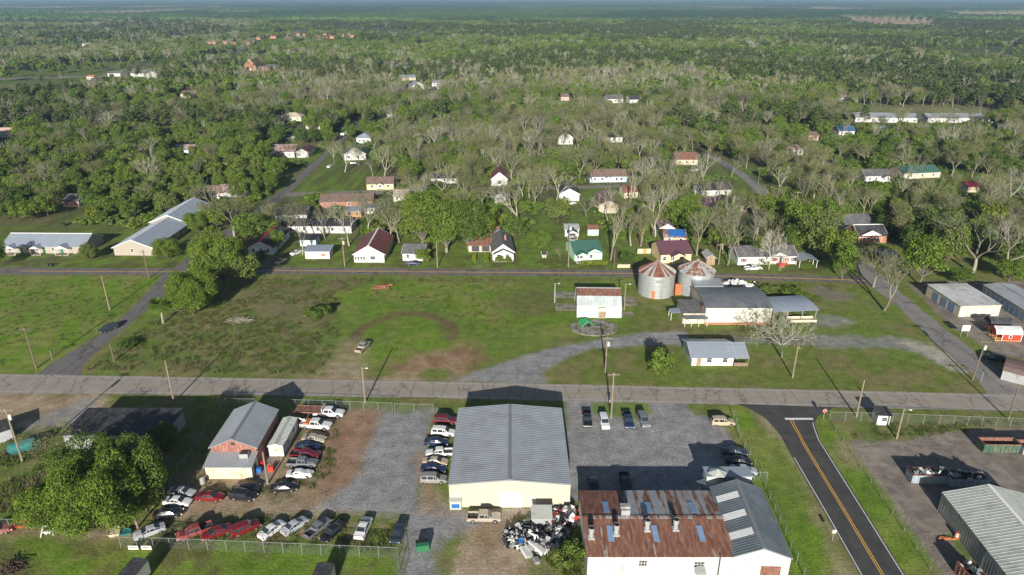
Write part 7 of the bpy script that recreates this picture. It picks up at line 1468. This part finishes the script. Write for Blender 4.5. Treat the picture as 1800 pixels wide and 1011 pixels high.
# --- the rest of the wood: one mass of instanced trees
def combo(name, parts):
    V = []; F = []; MI = []; ms = []; o = 0
    for n, (v, f), m in parts:
        if m not in ms: ms.append(m)
        V.append(v); F.append(np.asarray(f) + o); MI += [ms.index(m)] * len(f); o += len(v)
    return bpy.data.objects.new(name, npmesh(name, np.concatenate(V), np.concatenate(F), ms, MI))
pcol = bpy.data.collections.new('wood_species'); KI = {}; plist = []
def addp(kind, parts, H, Rr): plist.append((kind, parts, H, Rr))
for k in ('oak', 'bright', 'yellow', 'bare', 'bud', 'pine'):
    for (_, H, Rr, parts) in PROTO[k][:3]: addp(k, parts, H, Rr)
for i in range(3): t_, c_ = leafy(200 + i, 12, 5.5, 520, .75, lobes=9); addp('oak_far', [('t', t_, BARKD), ('c', c_, LEAF)], 12, 5.5)
t_, c_ = leafy(210, 12, 5.5, 520, .75, lobes=9); addp('bright_far', [('t', t_, BARKG), ('c', c_, LEAFB)], 12, 5.5)
for i in range(2): t_, c_ = pine(220 + i, 20, 3.6, 420, .7); addp('pine_far', [('t', t_, BARKD), ('c', c_, LEAFP)], 20, 4.2)
for i in range(3): t_, b_, w_ = bare(230 + i, 17, .4, 3, 1.9, 1.0, (4, 3, 4, 3), .22, 260); addp('bare_far', [('t', t_, BARKG), ('b', b_, TWIG if i else BARKL), ('c', w_, LEAFBUD)], 17, 6)
for i, (k, parts, H, Rr) in enumerate(plist):
    ob = combo(f'wood_tree_{i:02d}', parts); pcol.objects.link(ob); KI.setdefault(k, []).append((i, H, Rr))
def scatter(name, P, idx, rot, scl, coll):
    me_ = bpy.data.meshes.new(name); me_.vertices.add(len(P)); me_.vertices.foreach_set('co', np.asarray(P, np.float32).ravel())
    for nm, ty, dat in (('pick', 'INT', idx), ('turn', 'FLOAT', rot)):
        a = me_.attributes.new(nm, ty, 'POINT'); a.data.foreach_set('value', np.asarray(dat, np.int32 if ty == 'INT' else np.float32))
    a = me_.attributes.new('size', 'FLOAT_VECTOR', 'POINT'); a.data.foreach_set('vector', np.asarray(scl, np.float32).ravel())
    o = link(bpy.data.objects.new(name, me_)); ng = bpy.data.node_groups.new(name, 'GeometryNodeTree'); ng.interface.new_socket('Geometry', in_out='INPUT', socket_type='NodeSocketGeometry'); ng.interface.new_socket('Geometry', in_out='OUTPUT', socket_type='NodeSocketGeometry')
    N = ng.nodes; L = ng.links; gi_, go = N.new('NodeGroupInput'), N.new('NodeGroupOutput'); ip = N.new('GeometryNodeInstanceOnPoints'); ci = N.new('GeometryNodeCollectionInfo'); ci.inputs[0].default_value = coll; ci.inputs[1].default_value = True; ci.inputs[2].default_value = True
    def attr(nm, ty): a = N.new('GeometryNodeInputNamedAttribute'); a.data_type = ty; a.inputs[0].default_value = nm; return a.outputs[0]
    cx_ = N.new('ShaderNodeCombineXYZ'); L.new(attr('turn', 'FLOAT'), cx_.inputs[2]); L.new(gi_.outputs[0], ip.inputs['Points']); L.new(ci.outputs[0], ip.inputs['Instance']); ip.inputs['Pick Instance'].default_value = True
    L.new(attr('pick', 'INT'), ip.inputs['Instance Index']); L.new(cx_.outputs[0], ip.inputs['Rotation']); L.new(attr('size', 'FLOAT_VECTOR'), ip.inputs['Scale']); L.new(ip.outputs[0], go.inputs[0])
    o.modifiers.new('scatter', 'NODES').node_group = ng; return o
FP, FI, FR, FS = [], [], [], []
for i in rest:
    k, x, y, h, r, _ = TREES[i]
    kk = k if k in KI else {'big': 'bright', 'bigoak': 'oak', 'widebare': 'bare'}.get(k, 'oak')
    if y > 620: kk = {'oak': 'oak_far', 'bright': 'bright_far', 'yellow': 'bright_far', 'bare': 'bare_far', 'bud': 'bare_far', 'pine': 'pine_far'}[kk]
    j, H, Rr = KI[kk][rr_.randrange(len(KI[kk]))]; far = 1 + max(0, (y - 1200) / 4000); FP.append((x, y, -.1)); FI.append(j); FR.append(rr_.uniform(0, 6.28)); FS.append((r / Rr * far, r / Rr * far, h / H))
print('trees', len(TREES), 'single', len(single), 'mass', len(FP))
tag(scatter('forest', FP, FI, FR, FS, pcol), 'the wider wood of green, pine and bare trees reaching to the horizon', 'forest', kind='stuff')

# --- undergrowth below the trees and weeds in the field
ucol = bpy.data.collections.new('low_growth')
for i in range(3): rr2 = np.random.default_rng(300 + i); t_, c_ = leafy(300 + i, 2.6, 2.2, 300, .34, .06, 6, .7, .05); ucol.objects.link(combo(f'low_{i}', [('t', t_, BARKD), ('c', c_, LEAF)]))
for i in range(2):
    rr2 = np.random.default_rng(310 + i); n = 70; P0 = np.stack([rr2.normal(size=n) * .35, rr2.normal(size=n) * .35, rr2.random(n) * .1], 1); d = rr2.normal(size=(n, 3)) * .28 + np.array([0, 0, 1.]); P1 = P0 + d * (.3 + .5 * rr2.random((n, 1))); w = np.cross(d, rr2.normal(size=(n, 3))); w /= np.linalg.norm(w, axis=1)[:, None]; w *= .045
    V = np.stack([P0 - w, P0 + w, P1 + w * .3, P1 - w * .3], 1).reshape(-1, 3); ucol.objects.link(combo(f'low_{3 + i}', [('c', (V, np.arange(4 * n).reshape(-1, 4)), (WEEDG, WEEDB)[i] if False else leafmat('weed_%d' % i, [((.13, .18, .035), (.17, .2, .05)), ((.25, .21, .12), (.2, .17, .08))][i], .4))]))
UP, UI, US = [], [], []
m_ = 15000; yy_ = 236 + (560 - 236) * rs.random(m_) ** 1.2; xx_ = (rs.random(m_) * 2 - 1) * (.77 * yy_ + 20); ok = np.ones(m_, bool)
for P_ in LAWNS: ok &= poly_sd(xx_, yy_, P_) < -1
for (cx, cy, an, hx, hy, cf) in EXCL: ok &= ~((np.abs(xx_ - cx) < hx + 3) & (np.abs(yy_ - cy) < hy + 4))
for P_, wd_ in ROADS:
    ln_ = np.array([(p_.x, p_.y) for p_ in P_]); Q = np.stack([xx_, yy_], 1); d2 = np.full(m_, 1e9)
    for a, b in zip(ln_, ln_[1:]): e = b - a; t = np.clip(((Q - a) @ e) / (e @ e + 1e-9), 0, 1); d2 = np.minimum(d2, np.linalg.norm(Q - a - t[:, None] * e, axis=1))
    ok &= d2 > wd_ + 2.5
ok &= fbm(xx_ * .03, yy_ * .03, 91, 3) > .43
for x, y in zip(xx_[ok], yy_[ok]): UP.append((x, y, 0)); UI.append(rr_.randrange(3)); s = rr_.uniform(.5, 1.3); US.append((s, s, s * .8))
tag(scatter('undergrowth', UP, UI, [rr_.uniform(0, 6.28) for _ in UP], US, ucol), 'low scrub and saplings covering the ground between the trees', 'undergrowth', kind='stuff')
WP, WI, WS = [], [], []
def weeds(poly, dens_, hmin, hmax, brown, seed):
    P = np.array(gp(*poly)); lo, hi = P.min(0), P.max(0); n = int((hi - lo).prod() * dens_); r2 = np.random.default_rng(seed); Q = lo + r2.random((n, 2)) * (hi - lo); nz = fbm(Q[:, 0] * .15, Q[:, 1] * .15, seed); ins = (poly_sd(Q[:, 0], Q[:, 1], P) > .6) & (nz > .4)
    for (x, y), v in zip(Q[ins], nz[ins]): WP.append((x, y, 0)); WI.append(4 if r2.random() < brown * .7 + (v - .5) else 3); s = r2.uniform(hmin, hmax) * .36; WS.append((s * 2.6, s * 2.6, s))
weeds(((150, 652), (240, 580), (330, 530), (440, 490), (640, 490), (600, 530), (600, 600), (560, 660)), .5, .6, 1.6, .45, 1)
weeds(((600, 488), (1110, 490), (1000, 500), (640, 498)), .7, .6, 1.5, .3, 2); weeds(((640, 500), (1000, 500), (990, 560), (840, 600), (800, 560), (620, 540)), .3, .5, 1.0, .12, 3)
weeds(((-60, 775), (85, 765), (70, 905), (-60, 925)), 1.2, .8, 2.0, .45, 4); weeds(((220, 955), (300, 905), (700, 910), (700, 975)), .7, .6, 1.6, .3, 5); weeds(((490, 860), (560, 770), (600, 745), (590, 830), (540, 870)), .7, .5, 1.3, .3, 6)
weeds(((930, 985), (985, 940), (1028, 940), (1028, 1030), (960, 1030)), 1.6, .7, 1.8, .2, 7); weeds(((1480, 745), (1800, 738), (1800, 752), (1600, 772), (1500, 776)), .8, .5, 1.4, .3, 8); weeds(((1645, 872), (1668, 895), (1780, 1050), (1740, 1050)), 1.2, .5, 1.4, .4, 9)
weeds(((1310, 500), (1480, 500), (1440, 535), (1360, 520)), .9, .6, 1.6, .35, 10); weeds(((380, 800), (420, 850), (520, 850), (480, 880), (300, 880)), .5, .4, 1.2, .4, 11); weeds(((-80, 490), (285, 488), (225, 545), (75, 650), (-80, 655)), .25, .4, .9, .05, 12)
tag(scatter('weeds', WP, WI, [rr_.uniform(0, 6.28) for _ in WP], WS, ucol), 'tall weeds and dry stalks in the open ground', 'weeds', kind='stuff')

# --- canopy beyond the single trees: one uneven sheet to the horizon
rows = []; y = 2450.
while y < 42000: rows.append(y); y *= 1.011
rows = np.array(rows); cols = np.linspace(-.82, .82, 620); CXm, RYm = np.meshgrid(cols, rows); fx, fy = (CXm * RYm).ravel(), RYm.ravel(); r3 = np.random.default_rng(5)
fx = fx + r3.normal(size=len(fx)) * fy * .0008; pch = fbm(fx * .0012, fy * .0012, 81, 4); fz = 7 + 8 * r3.random(len(fx)) + 5 * pch; clear = sst(.74, .77, fbm(fx * .0009 + 3, fy * .0004, 95, 3)); clear = np.maximum(clear, np.where((poly_sd(fx, fy, gp((1474, 33), (1500, 33), (1645, 38), (1640, 50), (1540, 50))) > 0) | (poly_sd(fx, fy, gp((1660, 24), (1900, 23), (1900, 33), (1690, 32))) > 0), 1., 0.)); fz = fz * (1 - clear) + .3; fz[:620] = 0
fi = np.arange(len(fx)).reshape(CXm.shape); ff = np.stack([fi[:-1, :-1], fi[:-1, 1:], fi[1:, 1:], fi[1:, :-1]], -1).reshape(-1, 4)
fm_, ft_, fN, fL, fP = nt('far_canopy'); fv = fN.new('ShaderNodeVertexColor'); fv.layer_name = 'cover'; fL.new(fv.outputs[0], fP.inputs['Base Color']); fP.inputs['Roughness'].default_value = 1; fP.inputs['Specular IOR Level'].default_value = 0
cc = lerp(np.repeat(C3(.035, .06, .02), len(fx), 0), C3(.06, .1, .022), sst(.42, .62, pch)); cc = lerp(cc, C3(.025, .042, .018), sst(.5, .7, r3.random(len(fx))) * .6); cc = lerp(cc * 1.9, C3(.34, .26, .17), clear)
me = npmesh('far_forest', np.stack([fx, fy, fz], 1), ff, fm_); ca = me.color_attributes.new('cover', 'FLOAT_COLOR', 'POINT'); ca.data.foreach_set('color', np.concatenate([cc, np.ones((len(cc), 1))], 1).astype(np.float32).ravel())
tag(link(bpy.data.objects.new('far_forest', me)), 'unbroken forest canopy fading blue toward the horizon', 'forest', kind='stuff')

# ---------------------------------------------------------------- haze
hm, ht, hN, hL, hP = nt('haze'); hN.remove(hP); pv = hN.new('ShaderNodeVolumePrincipled'); pv.inputs['Color'].default_value = (.4, .62, .95, 1); pv.inputs['Density'].default_value = 9e-5; pv.inputs['Anisotropy'].default_value = 0.0
hL.new(pv.outputs[0], hN['Material Output'].inputs['Volume'])
o = MB().box(-46000, 46000, -400, 61000, -1.0, 92.0).build('haze', hm); tag(o, 'thin blue daylight haze over the whole landscape', 'haze', kind='stuff')
